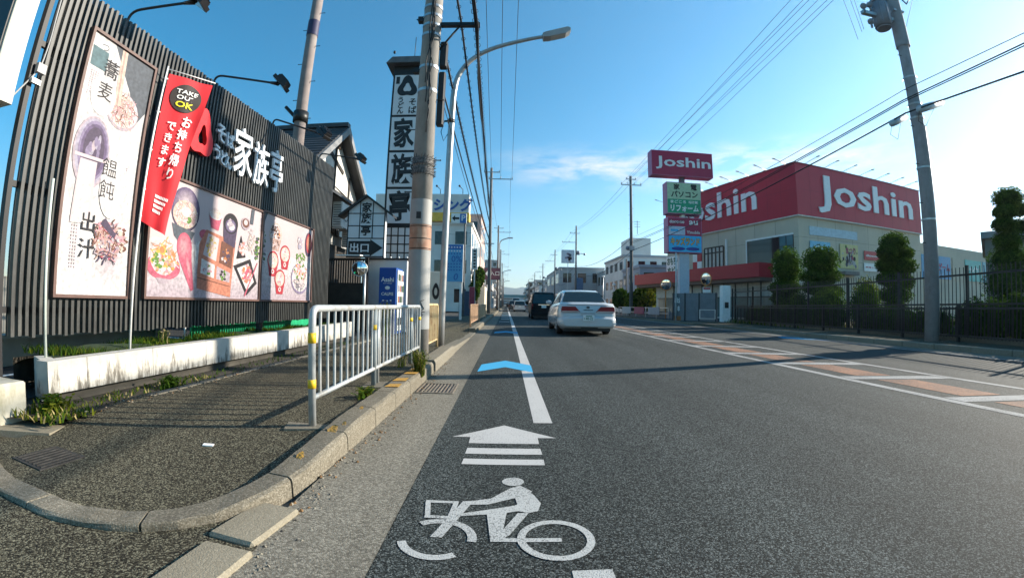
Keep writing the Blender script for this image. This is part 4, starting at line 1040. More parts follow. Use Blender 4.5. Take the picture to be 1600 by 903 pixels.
mb = MB(); mb.box((.17, .02, 3.9), (.29, .16, 4.9), BLACK, bev=.02); mb.box((.17, .0, 5.0), (.30, .15, 5.5), BLACK, bev=.02); mb.build('cable_box', np_)
cross_arm(np_, 12.6, -.95, .95, 3); cross_arm(np_, 13.3, -.6, .6, 2, big=False)
np_.location = (PX, PY, .1)
# --- line of poles on the left, farther along
lp = thing('utility_pole', 'second utility pole along the left kerb, where the black cable bundles meet', 'utility pole', (0, 0, 0), 'utility poles along the left kerb')
pole_body(lp, 13.6, .17, .12, mat('pole_dark', (.13, .13, .13), .8, .15, 5))
cross_arm(lp, 12.5, -.25, 2.0, 3); cross_arm(lp, 13.15, -.7, .8, 2, big=False)
mb = MB(); mb.box((-.7, -.05, 6.4), (.4, .05, 6.48), GALV); mb.build('cable_arm', lp); step_bolts(lp, 3, 12, .14, 14)
LABL = ['third utility pole along the left kerb beside the far street lamp', 'fourth utility pole along the left kerb, thin against the sky', 'fifth utility pole along the left kerb, far down the road', 'sixth utility pole along the left kerb, a thin line in the distance', 'seventh and farthest utility pole along the left kerb']
lp.location = (-1.62, 38.8, .12)
LEFTP = [(-1.62, 38.8)]
for i, (x, y) in enumerate(((-1.5, 68), (-1.5, 98), (-1.5, 130), (-1.5, 165), (-1.5, 205))):
    c = copy_tree(lp); c.location = (x, y, .12); c['label'] = LABL[i]; LEFTP.append((x, y))
# --- pole in the car park behind the screen
p2 = thing('utility_pole', 'brownish utility pole rising behind the black slat screen in front of the tiled roof', 'utility pole', (0, 0, 0))
pole_body(p2, 13, .17, .145, mat('pole_brown', (.21, .175, .165), .8, .12, 5, stain=(.28, .25, .23), stain_amt=.6, sscale=3)); step_bolts(p2, 3, 12, .16, 16)
mb = MB(); mb.tube([(0, 0, 8.4), (0, 0, 8.9)], [.168, .166], mat('pole_tape', (.03, .03, .08), .6), 18, cap=False); mb.build('dark_band', p2)
mb = MB(); mb.tube([(0, 0, 5.7), (0, 0, 6.0)], [.21, .21], DARKMETAL, 14); mb.tube([(-.5, 0, 6.2), (-.2, .1, 5.9), (0, -.2, 5.8)], .05, CABLE, 8); mb.tube([(.16, 0, 11.4), (.5, .2, 12.2), (.8, .3, 13.5)], .03, CABLE, 6); mb.split('cable_joint', p2)
p2.location = (at(477, 130, Y=10.6).x, 10.6, .1)
# --- right hand poles
rp = thing('utility_pole', 'tall leaning grey utility pole with a transformer before the shop hedge', 'utility pole', (0, 0, 0))
POLEB = mat('pole_grey', (.27, .275, .29), .8, .1, 5, stain=(.15, .15, .15), stain_amt=.5, sscale=3)
pole_body(rp, 14.2, .185, .135, POLEB)
step_bolts(rp, 2.6, 13.2, .155, 20)
cross_arm(rp, 13.7, -1.2, 1.2, 4)
TRF = mat('transformer_grey', (.20, .22, .26), .5, .15, 5)
mb = MB(); mb.box((-1.35, -.06, 9.0), (.1, .06, 9.1), GALV); mb.build('transformer_arm', rp)
t_ = MB(); t_.cyl((-.62, 0, 8.72), (-.62, 0, 9.5), .24, TRF, 18); t_.cyl((-.62, 0, 9.5), (-.62, 0, 9.58), .26, TRF, 18); t_.cyl((-.62, 0, 8.66), (-.62, 0, 8.72), .20, TRF, 18)
for i in range(8): a = i * .785; t_.box((-.62 + math.cos(a) * .24 - .015, math.sin(a) * .24 - .015, 8.8), (-.62 + math.cos(a) * .24 + .015, math.sin(a) * .24 + .015, 9.4), TRF)
tr = t_.build('transformer', rp)
mb = MB()
for (x, z) in ((-1.3, 9.22), (-1.05, 9.32), (-1.15, 8.75)): mb.ball((x, -.05, z), (.10, .09, .09), TRF, 10, 6); mb.cyl((x, -.05, z - .2), (x, -.05, z), .03, TRF, 8)
mb.split('fuse_cutout', rp)
mb = MB()
for k in range(9): a = k * .7; mb.tube([(-.32 + .16 * math.cos(t * .5 + k), -.1 + k * .01, 10.2 + .40 * math.sin(t * .5 + k)) for t in range(13)], .012, CABLE, 5)
mb.build('coiled_cable', rp)
mb = MB(); mb.tube([(.12, 0, 9.9), (.9, .1, 10.3), (1.5, .15, 10.9)], .05, TRF, 8); mb.tube([(.5, .1, 10.1), (.8, .15, 9.95), (1.1, .15, 10.3), (1.0, .1, 10.6)], .02, CABLE, 6); mb.build('cable_terminal', rp)
mb = MB(); mb.box((-.2, -.16, 9.3), (.2, .16, 9.36), GALV); mb.tube([(0, 0, 8.2), (0, 0, 9.9)], [.20, .19], POLEB, 18, cap=False)
for z in (3.2, 4.6, 6.0, 6.4, 7.2): mb.tube([(0, 0, z), (0, 0, z + .05)], [.19] * 2, GALV, 18, cap=False)
mb.split('band', rp)
mb = MB(); mb.tube([(.14, -.10, .2), (.14, -.10, 5.8)], .03, mat('riser_pipe', (.35, .36, .37), .5), 8); mb.build('riser_pipe', rp)
CHN = mat('fairy_light_white', (.75, .75, .75), .4)
rp.location = (11.12, 8.75, .1)
rp.rotation_euler = (R(.6), R(-.7), 0)
r2 = thing('utility_pole', 'utility pole with twin top arms standing between the bush and the pink shop pylon', 'utility pole', (0, 0, 0), 'utility poles along the right kerb')
pole_body(r2, 13.2, .17, .12, mat('pole_dark', (.13, .13, .13), .8, .15, 5)); cross_arm(r2, 12.3, -1.0, 1.0, 4); cross_arm(r2, 12.85, -.5, .5, 2, big=False)
mb = MB(); mb.box((-.25, -.2, 6.1), (.25, .2, 6.5), GALV); mb.ball((-.35, 0, 6.3), .2, TRF, 8, 6); mb.build('clamp', r2); step_bolts(r2, 3, 12, .14, 14)
r2.location = (11.55, 38.6, .1)
r3 = thing('utility_pole', 'utility pole with side arm and lamp beside the tall white billboard across the road', 'utility pole', (0, 0, 0), 'utility poles along the right kerb')
pole_body(r3, 13.2, .16, .11, mat('pole_dark', (.13, .13, .13), .8, .15, 5)); cross_arm(r3, 12.0, -1.0, .5, 3); cross_arm(r3, 10.6, -2.2, .1, 3)
mb = MB(); mb.cyl((.35, 0, 8.7), (.35, 0, 9.3), .22, TRF, 10); mb.tube([(.1, 0, 9), (1.5, 0, 8.8)], .05, GALV, 6); mb.ball((1.3, 0, 8.8), .18, TRF, 8, 6); mb.build('transformer', r3)
RL = ['utility pole just left of the billboard over the right hand shops', 'thin utility pole with left arms behind the dark van, third from the road end', 'thin utility pole far behind the dark van, second from the road end', 'farthest thin utility pole on the right side of the road']
r3.location = (10.6, 64.5, .1)
RIGHTP = [(11.12, 8.75), (11.55, 38.6), (10.6, 64.5)]
for i, (x, y) in enumerate(((10.6, 93), (10.6, 124), (10.6, 160), (10.6, 205))):
    c = copy_tree(r3); c.location = (x, y, .1); c['label'] = RL[i]; RIGHTP.append((x, y))

# ============================================================ cables
def hang(a, b, sag, n=16):
    a, b = Vector(a), Vector(b); return [a.lerp(b, i / n) - Z_ * (sag * 4 * (i / n) * (1 - i / n)) for i in range(n + 1)]
def cable(label, pts, r, group=None, lash=0, m=None):
    mb = MB(); mb.tube(pts, r, m or CABLE, 6)
    if lash:
        for a, b in zip(pts, pts[1:]):
            L_ = (b - a).length; k = max(1, int(L_ / lash)); t = (b - a).normalized(); u, v = frame(t)
            for i in range(k):
                p = a.lerp(b, (i + .5) / k); mb.tube([p + (u * math.cos(j * 1.2) + v * math.sin(j * 1.2)) * (r * 2.1) for j in range(6)], .006, m or CABLE, 4, cap=False)
    return tag(mb.build('overhead_cable', keep=pts[0]), label, 'cable', group)
Z2 = lambda py: at(771, py, Y=38.8).z
e2 = lambda py: Vector((-1.6, 38.7, Z2(py)))
a1 = at(721, 37, Y=6.85); a2 = at(744, 40, Y=6.85); a3 = at(694, 78, Y=6.95); a4 = at(691, 138, Y=6.95)
GL = 'black cables along the left kerb'
cable('black lashed cable hung from the middle of the bracket on the near left pole', hang((a1.x, -24, a1.z), a1, .35) + hang(a1, e2(352), .55)[1:], .020, GL, .30)
cable('thickest black cable bundle hung from the end of the bracket on the near left pole', hang((a2.x, -24, a2.z), a2, .35) + hang(a2, e2(340), .30)[1:], .030, GL, .26)
cable('second strand twisted along the thickest black cable bundle', [p + Vector((.04 * math.sin(i * 1.7), 0, -.05 + .03 * math.cos(i * 1.7))) for i, p in enumerate(hang((a2.x, -24, a2.z), a2, .4) + hang(a2, e2(345), .38)[1:])], .018, GL)
cable('black cable leaving the near left pole just under its bracket, passing behind the street lamp', hang(a3, e2(378), .35), .022, GL, .28)
cable('lowest black cable running down from the near left pole behind the street lamp', hang(a4, e2(392), .25), .016, GL)
cable('thin wire below the lowest black cable from the near left pole', hang(at(692, 160, Y=6.95), e2(398), .35), .007, GL)
GH = 'bare power wires high above the left lane'
for (px, lab) in ((760, 'left of the three thin power wires overhead'), (785.5, 'middle of the three thin power wires overhead'), (810, 'right of the three thin power wires overhead')):
    q = at(px, 0, Z=12.75); x2 = {760: -1.6, 785.5: -.75, 810: .3}[px]
    e = Vector((x2, 38.6, 12.82)); d_ = (q - e); s0 = e + d_ * (55 / d_.length)
    cable(lab, hang(s0, e, .15), .012, GH)
for i in range(len(LEFTP) - 1):
    (x0, y0), (x1, y1) = LEFTP[i], LEFTP[i + 1]
    for dx, z, sg, lab in ((-.1, 12.8, .4, 'upper wire'), (1.8, 12.8, .4, 'outer wire'), (0, 6.6, .8, 'black cable'), (-.5, 6.5, 1.0, 'lower black cable')):
        cable('%s between the %s and %s poles of the left kerb' % (lab, ('second', 'third', 'fourth', 'fifth', 'sixth')[i], ('third', 'fourth', 'fifth', 'sixth', 'seventh')[i]), hang((x0 + dx, y0, z), (x1 + dx, y1, z), sg, 8), .018 if z < 8 else .012)
cable('thin service wire from the second left pole towards the white corner building', hang((-1.6, 38.7, 8.2), (-6.5, 42, 8.0), .4), .012)
cable('slack service wire from the second left pole over the pavement sign', hang((-1.6, 38.7, 6.9), (-9, 50, 7.5), .4), .012)
# right side
GR_ = 'bare power wires high over the shop pylon'
for i, px in enumerate((1228, 1247, 1256, 1270, 1284, 1294)):
    e = Vector((11.55 + lerp(-.95, .95, i / 5), 38.5, 12.45 + (.6 if i in (2, 4) else 0))); q = at(px, 0, Z=13.6); d_ = q - e; s0 = e + d_ * (70 / d_.length)
    cable(('leftmost', 'second from the left', 'third from the left', 'fourth from the left', 'fifth from the left', 'rightmost')[i] + ' of the power wires above the pink pylon', hang(s0, e, .25), .010, GR_)
def rline(lab, pxs, zfar, r, g, ys=38.6, dx=0):
    p0 = at(*pxs[1], Y=8.75); back = at(*pxs[2], X=p0.x + .25); far = Vector((11.5 + dx, ys, zfar))
    bk = p0 + (back - p0).normalized() * 24
    return cable(lab, hang(bk, p0, .1) + hang(p0, far, .25)[1:], r, g)
GC = 'cables from the tall right pole across the shop front'
zf = lambda py: at(981, py, Y=38.6).z
rline('topmost thin cable crossing the tall right pole', [0, (1412, 141), (1599, 49)], zf(372), .010, GC)
rline('black cable crossing the tall right pole just below the topmost', [0, (1411, 157), (1599, 65)], zf(379), .017, GC)
rline('lashed cable crossing the tall right pole next to the black one', [0, (1411, 160), (1599, 69)], zf(381), .014, GC)
rline('lowest cable crossing the tall right pole through the grey closures', [0, (1415, 177), (1599, 109)], zf(392), .022, GC)
for (x0, y0), (x1, y1) in zip(RIGHTP[1:], RIGHTP[2:]):
    i = RIGHTP.index((x0, y0))
    for dx, z, sg, lab in ((-.8, 12.3, .5, 'left wire'), (.0, 12.6, .5, 'top wire'), (.0, zf(372) - .5 * 0, .9, 'black cable'), (.05, zf(392), 1.1, 'lower black cable')):
        zz = z if z > 10 else z
        cable('%s between the %s and %s poles of the right kerb' % (lab, ('first', 'second', 'third', 'fourth', 'fifth', 'sixth')[i], ('second', 'third', 'fourth', 'fifth', 'sixth', 'seventh')[i]), hang((x0 + dx, y0, zz), (x1 + dx, y1, zz - (0 if z > 10 else .3)), sg, 8), .022 if z < 10 else .012)
for i, (pa, pb) in enumerate((((1318, 0), (1341, 62)), ((1329, 0), (1347, 50)), ((1335, 0), (1350, 46)))):
    b_ = at(*pb, Y=8.75); a_ = at(*pa, Y=9.6); cable(('left', 'middle', 'right')[i] + ' of the thin wires dropping to the transformer on the right', [b_, b_.lerp(a_, 1.0), b_.lerp(a_, 3.0)], .006, 'thin drop wires at the transformer')
b_ = at(1407, 78, Y=8.75); cable('thin guy wire rising right of the transformer pole', [b_, at(1426, 0, Y=8.75), b_.lerp(at(1426, 0, Y=8.75), 2)], .006)
CLO = mat('closure_grey', (.36, .42, .46), .45, .08)
def closure(lab, pa, pb, Yd, r):
    a, b = at(*pa, Y=Yd), at(*pb, Y=Yd + .4); mb = MB(); d_ = (b - a).normalized()
    mb.tube([a - d_ * .05, a, a + d_ * .02, b - d_ * .02, b, b + d_ * .05], [r * .3, r * .75, r, r, r * .75, r * .3], CLO, 10)
    mb.tube([a, a + Vector((-.12, 0, -.35)), a + Vector((.15, 0, -.45)), a.lerp(b, .6) - Z_ * .12], .008, CABLE, 5)
    tag(mb.build('cable_closure', keep=a), lab, 'cable closure')
closure('grey cable splice case hanging right of the tall right pole', (1437, 171), (1471, 161), 8.3, .11)
closure('grey cable splice case hanging left of the tall right pole', (1394, 193), (1414, 184), 9.2, .10)

# ============================================================ street lamps
LG = mat('lamp_post_grey', (.36, .37, .37), .4, .12, 8, metal=.6, stain=(.28, .22, .16), stain_amt=.5, sscale=5)
LHEAD = mat('lamp_head_grey', (.30, .32, .33), .5, .1)
g = thing('street_lamp', 'tall curved grey street lamp leaning over the lane next to the concrete utility pole', 'street lamp', (-1.30, 8.42, .1))
pts = [(-1.30, 8.42, .1), (-1.24, 8.42, 3.0), (-1.21, 8.42, 4.9), (-1.185, 8.42, 5.45), (-1.09, 8.42, 5.85), (-.81, 8.42, 6.22), (-.33, 8.42, 6.50), (.43, 8.42, 6.74), (.75, 8.42, 6.81)]
sm = []
for i in range(len(pts) - 1):
    p0, p1, p2_, p3 = [Vector(pts[max(0, min(len(pts) - 1, i + k))]) for k in (-1, 0, 1, 2)]
    for k in range(4):
        t = k / 4; sm.append(.5 * ((2 * p1) + (-p0 + p2_) * t + (2 * p0 - 5 * p1 + 4 * p2_ - p3) * t * t + (-p0 + 3 * p1 - 3 * p2_ + p3) * t ** 3))
sm.append(Vector(pts[-1]))
mb = MB(); mb.tube(sm, [lerp(.072, .036, i / (len(sm) - 1)) for i in range(len(sm))], LG, 14); mb.build('post', g)
mb = MB(); a, b = Vector((.70, 8.42, 6.80)), Vector((1.30, 8.42, 6.98)); d_ = (b - a).normalized(); nz = d_.cross(Y_).normalized() * -1
mb.prism([(-.02, -.055), (.10, -.075), (.48, -.075), (.60, -.03), (.62, .04), (.56, .075), (.05, .06), (-.02, .04)], a + Y_ * .10, d_, nz if nz.z > 0 else -nz, -Y_ * .20, LHEAD); mb.build('lamp_head', g)
mb = MB(); up = nz if nz.z > 0 else -nz; mb.obox(a + d_ * .14 - up * .078 - Y_ * .08, d_ * .32, Y_ * .16, up * .004, mat('lamp_glass', (.5, .5, .48), .2)); mb.obox(a + d_ * .57 - Y_ * .07 + up * .0, d_ * .055, Y_ * .14, up * .05, WHITE); mb.build('lamp_lens', g)
mb = MB(); mb.tube([(-1.22, 8.42, 4.7), (-1.22, 8.42, 4.78)], [.075, .075], DARKMETAL, 12); mb.box((-1.36, 8.38, 4.72), (-1.22, 8.41, 4.75), DARKMETAL); mb.tube([(-1.36, 8.4, 4.73), (-1.42, 8.4, 4.5), (-1.36, 8.4, 4.3), (-1.28, 8.4, 4.45)], .008, CABLE, 5); mb.build('clamp', g)
def far_lamp(label, x, y, h, reach):
    g = thing('street_lamp', label, 'street lamp', (x, y, .1), 'far street lamps of the left kerb')
    mb = MB(); mb.tube(bent([(x, y, .1), (x, y, h), (x + reach, y, h + .4)], 1.2), [.08] * 8, LG, 8); mb.build('post', g)
    mb = MB(); mb.box((x + reach - .1, y - .13, h + .34), (x + reach + .75, y + .13, h + .52), LHEAD, bev=.03); mb.build('lamp_head', g)
far_lamp('far street lamp reaching over the lane next to the third left utility pole', -1.2, 66, 11.0, 1.3)
far_lamp('street lamp low over the road end, beyond the maroon arrow sign', -1.2, 104, 9.0, 1.5)
far_lamp('smallest street lamp on the left at the road end', -1.2, 150, 9.0, 1.5)

# ============================================================ restaurant house behind the screen
TILE = mat('roof_tile', (.035, .037, .04), .55, .25, 4)
PLAST = mat('plaster_white', (.66, .65, .61), .85, .08, 3)
PLASTG = mat('plaster_grey', (.30, .30, .29), .85, .12, 3)
TIMB = mat('timber_dark', (.045, .04, .036), .7, .2, 8)
GX = -5.3
ap = at(545, 199, X=GX); el_ = at(493, 246, X=GX); er = at(580, 345, X=GX)
slope = (ap.z - el_.z) / (ap.y - el_.y)
ey = ap.y + (ap.z - er.z) / slope; ey = max(ey, ap.y + 2.2); ez = ap.z - (ey - ap.y) * slope
g = thing('restaurant_house', 'half timbered white gabled restaurant house with black tile roof behind the slat screen', 'house', (-8, ap.y, .1))
RT = mat('roof_tile_top', (.040, .042, .047), .5, .25, 4)
mb = MB(); LX = -11.5
def roofslab(y0, z0):
    n = 14
    for i in range(n):
        t0, t1 = i / n, (i + 1) / n; ya, za = lerp(ap.y, y0, t0), lerp(ap.z, z0, t0); yb, zb = lerp(ap.y, y0, t1), lerp(ap.z, z0, t1)
        k = .035
        mb.mesh([(LX, ya, za), (GX, ya, za), (GX, yb, zb + k), (LX, yb, zb + k), (LX, ya, za - .12), (GX, ya, za - .12), (GX, yb, zb - .12), (LX, yb, zb - .12)], [(0, 1, 2, 3), (7, 6, 5, 4), (1, 0, 4, 5), (3, 2, 6, 7), (2, 1, 5, 6), (0, 3, 7, 4)], RT)
roofslab(el_.y - .1, el_.z - .1 * slope); roofslab(ey, ez)
mb.box((LX, ap.y - .12, ap.z - .02), (GX + .02, ap.y + .12, ap.z + .12), RT)
rf = mb.build('roof', g)
mb = MB()
for (y0, z0) in ((el_.y - .1, el_.z - .1 * slope), (ey, ez)):
    o = Vector((GX + .002, ap.y, ap.z - .02)); V = Vector((0, y0 - ap.y, z0 - ap.z)); mb.obox(o, V, Vector((0, 0, -.24)), Vector((.07, 0, 0)), mat('barge_board', (.20, .205, .21), .6))
mb.build('barge_board', rf)
WXf = GX - .36
yl, yr = el_.y + .25, ey - .5
zl, zr = ap.z - (ap.y - yl) * slope - .16, ap.z - (yr - ap.y) * slope - .16
mb = MB(); zs = at(520, 300, X=WXf).z
mb.prism([(yl, zs), (yr, zs), (yr, zr), (ap.y, ap.z - .16), (yl, zl)], (WXf, 0, 0), Y_, Z_, (-.25, 0, 0), PLAST)
mb.box((-11.2, yl, .1), (WXf - .02, yr, zs), PLASTG); mb.prism([(yl, zs), (yr, zs), (yr, zr), (ap.y, ap.z - .16), (yl, zl)], (-11.2, 0, 0), Y_, Z_, (.2, 0, 0), PLAST)
mb.face([(WXf - .25, yl + .01, zs), (-11.2, yl + .01, zs), (-11.2, yl + .01, zl - .05), (WXf - .25, yl + .01, zl - .05)], PLAST)
mb.build('wall', g)
mb = MB(); X1 = WXf + .03
def timber(ya, za, yb, zb, w_=.05):
    o = Vector((WXf + .002, ya, za)); d_ = Vector((0, yb - ya, zb - za)); n = Vector((0, -d_.z, d_.y)).normalized() * w_; mb.obox(o - n, d_, n * 2, Vector((.04, 0, 0)), TIMB)
timber(ap.y, zs, ap.y, ap.z - .35); zm = lerp(zs, ap.z, .58)
timber(yl, zs + .03, yr, zs + .03, .07)
sl_l = lambda z: ap.y - (ap.z - .35 - z) / slope
timber(sl_l(zm), zm, ap.y + (ap.z - .35 - zm) / slope * 1.0, zm - .45, .06)
timber(lerp(yl, ap.y, .45), zs, lerp(yl, ap.y, .45), lerp(zl, ap.z, .40) - .05); timber(lerp(ap.y, yr, .5), zs, lerp(ap.y, yr, .5), lerp(ap.z, zr, .5) - .2)
mb.build('timbering', g)
for yy in (-.18, .22):
    mb = MB(); mb.box((WXf + .003, ap.y + yy - .10, zm + .25), (WXf + .06, ap.y + yy + .10, zm + .55), mat('vent_brown', (.12, .08, .06), .7)); mb.build('gable_vent', g)
mb = MB(); mb.obox((WXf + .0, yl, zs - .05), (0, yr - yl, 0), (.55, 0, -.28), (0, 0, .07), RT); mb.build('lower_eave', g)
for i, yy in enumerate((.35, 1.5, 2.4)):
    mb = MB(); q = Vector((WXf + .02, yl + yy, zs - 1.35)); mb.box(q, q + Vector((.03, .75, .85)), GLASSD); f_ = mb.build('window', g)
    mb = MB(); mb.box(q + Vector((-.01, -.05, -.05)), q + Vector((.05, 0, .9)), TIMB); mb.box(q + Vector((-.01, .75, -.05)), q + Vector((.05, .80, .9)), TIMB); mb.split('window_frame', f_)
mb = MB(); mb.box((WXf - .1, yl - .4, .1), (WXf + .12, yr, 2.75), mat('dark_boarding', (.028, .024, .02), .7, .3, 6)); mb.build('lower_wall', g)
def ac(label, px, py, w_, h_, Xp):
    q = at(px, py, X=Xp); g = thing('air_conditioner', label, 'air conditioner', q, 'air conditioners on the restaurant wall')
    mb = MB(); mb.box((q.x - .02, q.y - w_ / 2, q.z - h_ / 2), (q.x + .30, q.y + w_ / 2, q.z + h_ / 2), mat('ac_white', (.55, .55, .52), .5, .06), bev=.02); mb.build('casing', g)
    mb = MB(); y0 = q.y - w_ / 2 - .004
    for k in range(9): mb.box((q.x + .03, y0 - .006, q.z - h_ * .42 + k * h_ * .095), (q.x + .26, y0, q.z - h_ * .42 + k * h_ * .095 + .018), DARKMETAL)
    mb.build('grille', g)
    mb = MB(); mb.tube([(q.x + .305, q.y + .18 * math.cos(i * .52) * w_ / .8, q.z + .18 * math.sin(i * .52)) for i in range(13)], .012, DARKMETAL, 5); mb.build('fan_guard', g)
    mb = MB(); mb.box((q.x - .02, q.y - w_ / 2 + .05, q.z - h_ / 2 - .05), (q.x + .32, q.y - w_ / 2 + .1, q.z - h_ / 2), GALV); mb.box((q.x - .02, q.y + w_ / 2 - .1, q.z - h_ / 2 - .05), (q.x + .32, q.y + w_ / 2 - .05, q.z - h_ / 2), GALV); mb.split('bracket', g)
ac('upper of the white air conditioner units on the restaurant wall beside the exit sign', 527, 338, .72, .8, WXf + .2)
ac('lower white air conditioner unit half hidden behind the exit sign', 541, 372, .7, .6, WXf + .25)
# dark lattice fence below
g = thing('lattice_fence', 'dark brown slatted fence under the exit sign beside the screen end', 'fence', (-4.6, 11.6, .1))
BRN = mat('dark_stain', (.03, .022, .017), .7, .3, 6)
mb = MB(); LFX = at(571, 440, Y=11.9).x; mb.box((-5.9, 11.9, .1), (LFX, 11.95, 1.5), BRN); mb.build('boards', g)
mb = MB()
for i in range(int((LFX + 5.85) / .074)): mb.box((-5.85 + i * .074, 11.90, 1.5), (-5.85 + i * .074 + .03, 11.94, 2.15), BRN)
mb.box((-5.9, 11.88, 2.15), (LFX, 11.97, 2.21), BRN); mb.build('lattice', g)
mb = MB(); mb.obox((LFX - .75, 11.8, 2.26), (.7, 0, 0), (0, -.3, -.02), (0, 0, .03), WHITE); tag(mb.build('canopy_strip', keep=(-4.1, 11.7, 2.2)), 'thin white canopy strip above the dark slatted fence', 'canopy')

# ============================================================ vending shelter, machine, tower sign, exit sign, mirror
EX0, EX1, EY = at(572, 440, Y=12.4).x, at(635, 440, Y=12.4).x, 12.4
zt = at(600, 406, Y=EY).z
SHW = mat('shelter_white', (.56, .57, .57), .6, .06, 3)
g = thing('vending_shelter', 'white panelled block behind the blue vending machine under the tower sign', 'shelter', (EX0, EY, .1))
mb = MB(); mb.box((EX0, EY, .1), (EX1, EY + 1.5, zt), SHW); mb.build('wall', g)
mb = MB(); mb.box((EX0 - .03, EY - .04, zt), (EX1 + .05, EY + 1.55, zt + .05), DARKMETAL)
for i in range(6): mb.ball((lerp(EX0, EX1, i / 5), EY - .02, zt + .07), .028, WHITE, 8, 5)
mb.build('coping', g)
VY = 11.35
vx0, vx1 = at(592, 440, Y=VY).x, at(619, 440, Y=VY).x; vzt = at(605, 418, Y=VY).z
VB = mat('vending_blue', (.015, .07, .30), .35, .05, 2)
g = thing('vending_machine', 'blue drinks vending machine standing in front of the white shelter', 'vending machine', (vx0, VY, .1))
mb = MB(); mb.box((vx0, VY, .12), (vx1, VY + .72, vzt), VB, bev=.015); mb.build('cabinet', g)
mb = MB(); mb.box((vx1, VY + .05, .2), (vx1 + .03, VY + .68, vzt - .06), WHITE)
for j in range(3):
    for i in range(6): mb.box((vx1 + .03, VY + .1 + i * .093, vzt - .35 - j * .3), (vx1 + .045, VY + .16 + i * .093, vzt - .17 - j * .3), P_[('grey', 'green', 'steam', 'white', 'orange', 'lilac')[(i + j * 2) % 6]])
mb.box((vx1 + .03, VY + .12, .35), (vx1 + .05, VY + .65, .55), BLACK); mb.build('front_panel', g)
mb = MB(); cx = (vx0 + vx1) / 2
for t_, z, s_ in (('Asahi', vzt - .33, .17), ('CALPIS', vzt - .72, .115)): mb.text(t_, (cx, VY - .004, z), X_, Z_, -Y_, s_, WHITE, .003, .015, sx=.95)
mb.text('SOFT DRINKS', (cx, VY - .004, vzt - .43), X_, Z_, -Y_, .04, WHITE, .002)
mb.ball((cx, VY - .002, vzt - .55), (.07, .006, .05), WHITE, 14, 6)
rr = random.Random(6)
for i in range(16): mb.ball((cx + rr.uniform(-.14, .16), VY - .002, vzt - .98 + rr.uniform(-.14, .14)), (.028, .004, .02), P_['lilac'] if i % 3 else WHITE, 8, 5)
mb.split('lettering', g)
# tower sign
TY = 13.0
tx0 = at(600, 330, Y=TY).x; tx1 = at(647, 330, Y=TY).x; tw = tx1 - tx0; ztop_t = at(630, 99, Y=TY).z
SGW = mat('sign_face_white', (.60, .62, .64), .45, .05, 2)
SGB = mat('sign_frame_black', (.014, .015, .017), .5, .15)
g = thing('tower_sign', 'tall roofed white and black tower sign with large shop characters and ring mark', 'sign tower', (tx0, TY, .1))
zrows = [at(620, py, Y=TY).z for py in (116, 181, 236, 293, 350)]
mb = MB(); mb.box((tx0, TY + .03, .1), (tx1, TY + .62, zrows[0] + .32), SGB); mb.build('tower', g)
mb = MB(); rz = zrows[0] + .30
mb.prism([(-.22, 0), (tw + .22, 0), (tw + .02, .22), (-.02, .22)], (tx0, TY - .22, rz), X_, Z_, (0, 1.0, 0), mat('tower_roof', (.10, .11, .12), .5, .2, 6)); mb.box((tx0 - .06, TY - .1, rz + .22), (tx1 + .06, TY + .66, rz + .27), SGB)
mb.cyl((tx0 + tw * .62, TY + .3, rz + .4), (tx0 + tw * .62, TY + .3, rz + 1.3), .012, DARKMETAL, 6); mb.cyl((tx0 + .0, TY - .1, rz + .42), (tx0 + .0, TY - .1, rz + .5), .04, DARKMETAL, 6); mb.build('roof', g)
gap = .06; ctr = (tx0 + tx1) / 2
for i in range(4):
    za, zb = zrows[i] - gap, zrows[i + 1] + gap * .4
    mb = MB(); mb.box((tx0 + .07, TY, zb), (tx1 - .07, TY + .028, za), SGW); fp = mb.build('face_panel', g)
    mb = MB(); o = (ctr, TY - .004, (za + zb) / 2)
    if i == 0:
        h_ = za - zb
        mb.ring(tri(ctr + .03, za - h_ * .31, .30, .36, 36), tri(ctr + .03, za - h_ * .33, .12, .15, 36), (0, TY - .012, 0), X_, Z_, (0, .010, 0), SGB)
        for k, ch in enumerate('そば'): mb.text(ch, (ctr + .24, TY - .004, zb + h_ * (.30 - .20 * k)), X_, Z_, -Y_, .28, SGB, .004, .02)
        for k, ch in enumerate('うどん'): mb.text(ch, (ctr - .16, TY - .004, zb + h_ * (.36 - .14 * k)), X_, Z_, -Y_, .23, SGB, .004, .02)
        mb.box((tx0 + .12, TY - .006, za - .32), (tx0 + .24, TY - .001, za - .06), SGB)
    else: fit(mb, '家族亭'[i - 1], (0, TY - .004, 0), Vector((1, 0, .06)), Vector((-.06, 0, 1)), -Y_, tx0 + .17 + .06 * (zb + za) / 2, tx1 - .13 + .06 * (zb + za) / 2, zb + .06 - .06 * ctr, za - .05 - .06 * ctr, SGB, .004, .032)
    mb.build('character', fp)
zg0, zg1 = zrows[4] - .10, zt + .02
mb = MB(); mb.box((tx0 + .02, TY, zg1), (tx1 - .02, TY + .028, zg0), SGW); fp = mb.build('grid_panel', g)
mb = MB()
for i in range(5): x = lerp(tx0 + .05, tx1 - .05, i / 4); mb.box((x - .018, TY - .01, zg1), (x + .018, TY - .001, zg0), SGB)
for i in range(5): z = lerp(zg1, zg0, i / 4); mb.box((tx0 + .02, TY - .0125, z - .018), (tx1 - .02, TY - .0015, z + .018), SGB)
mb.build('grid', fp)
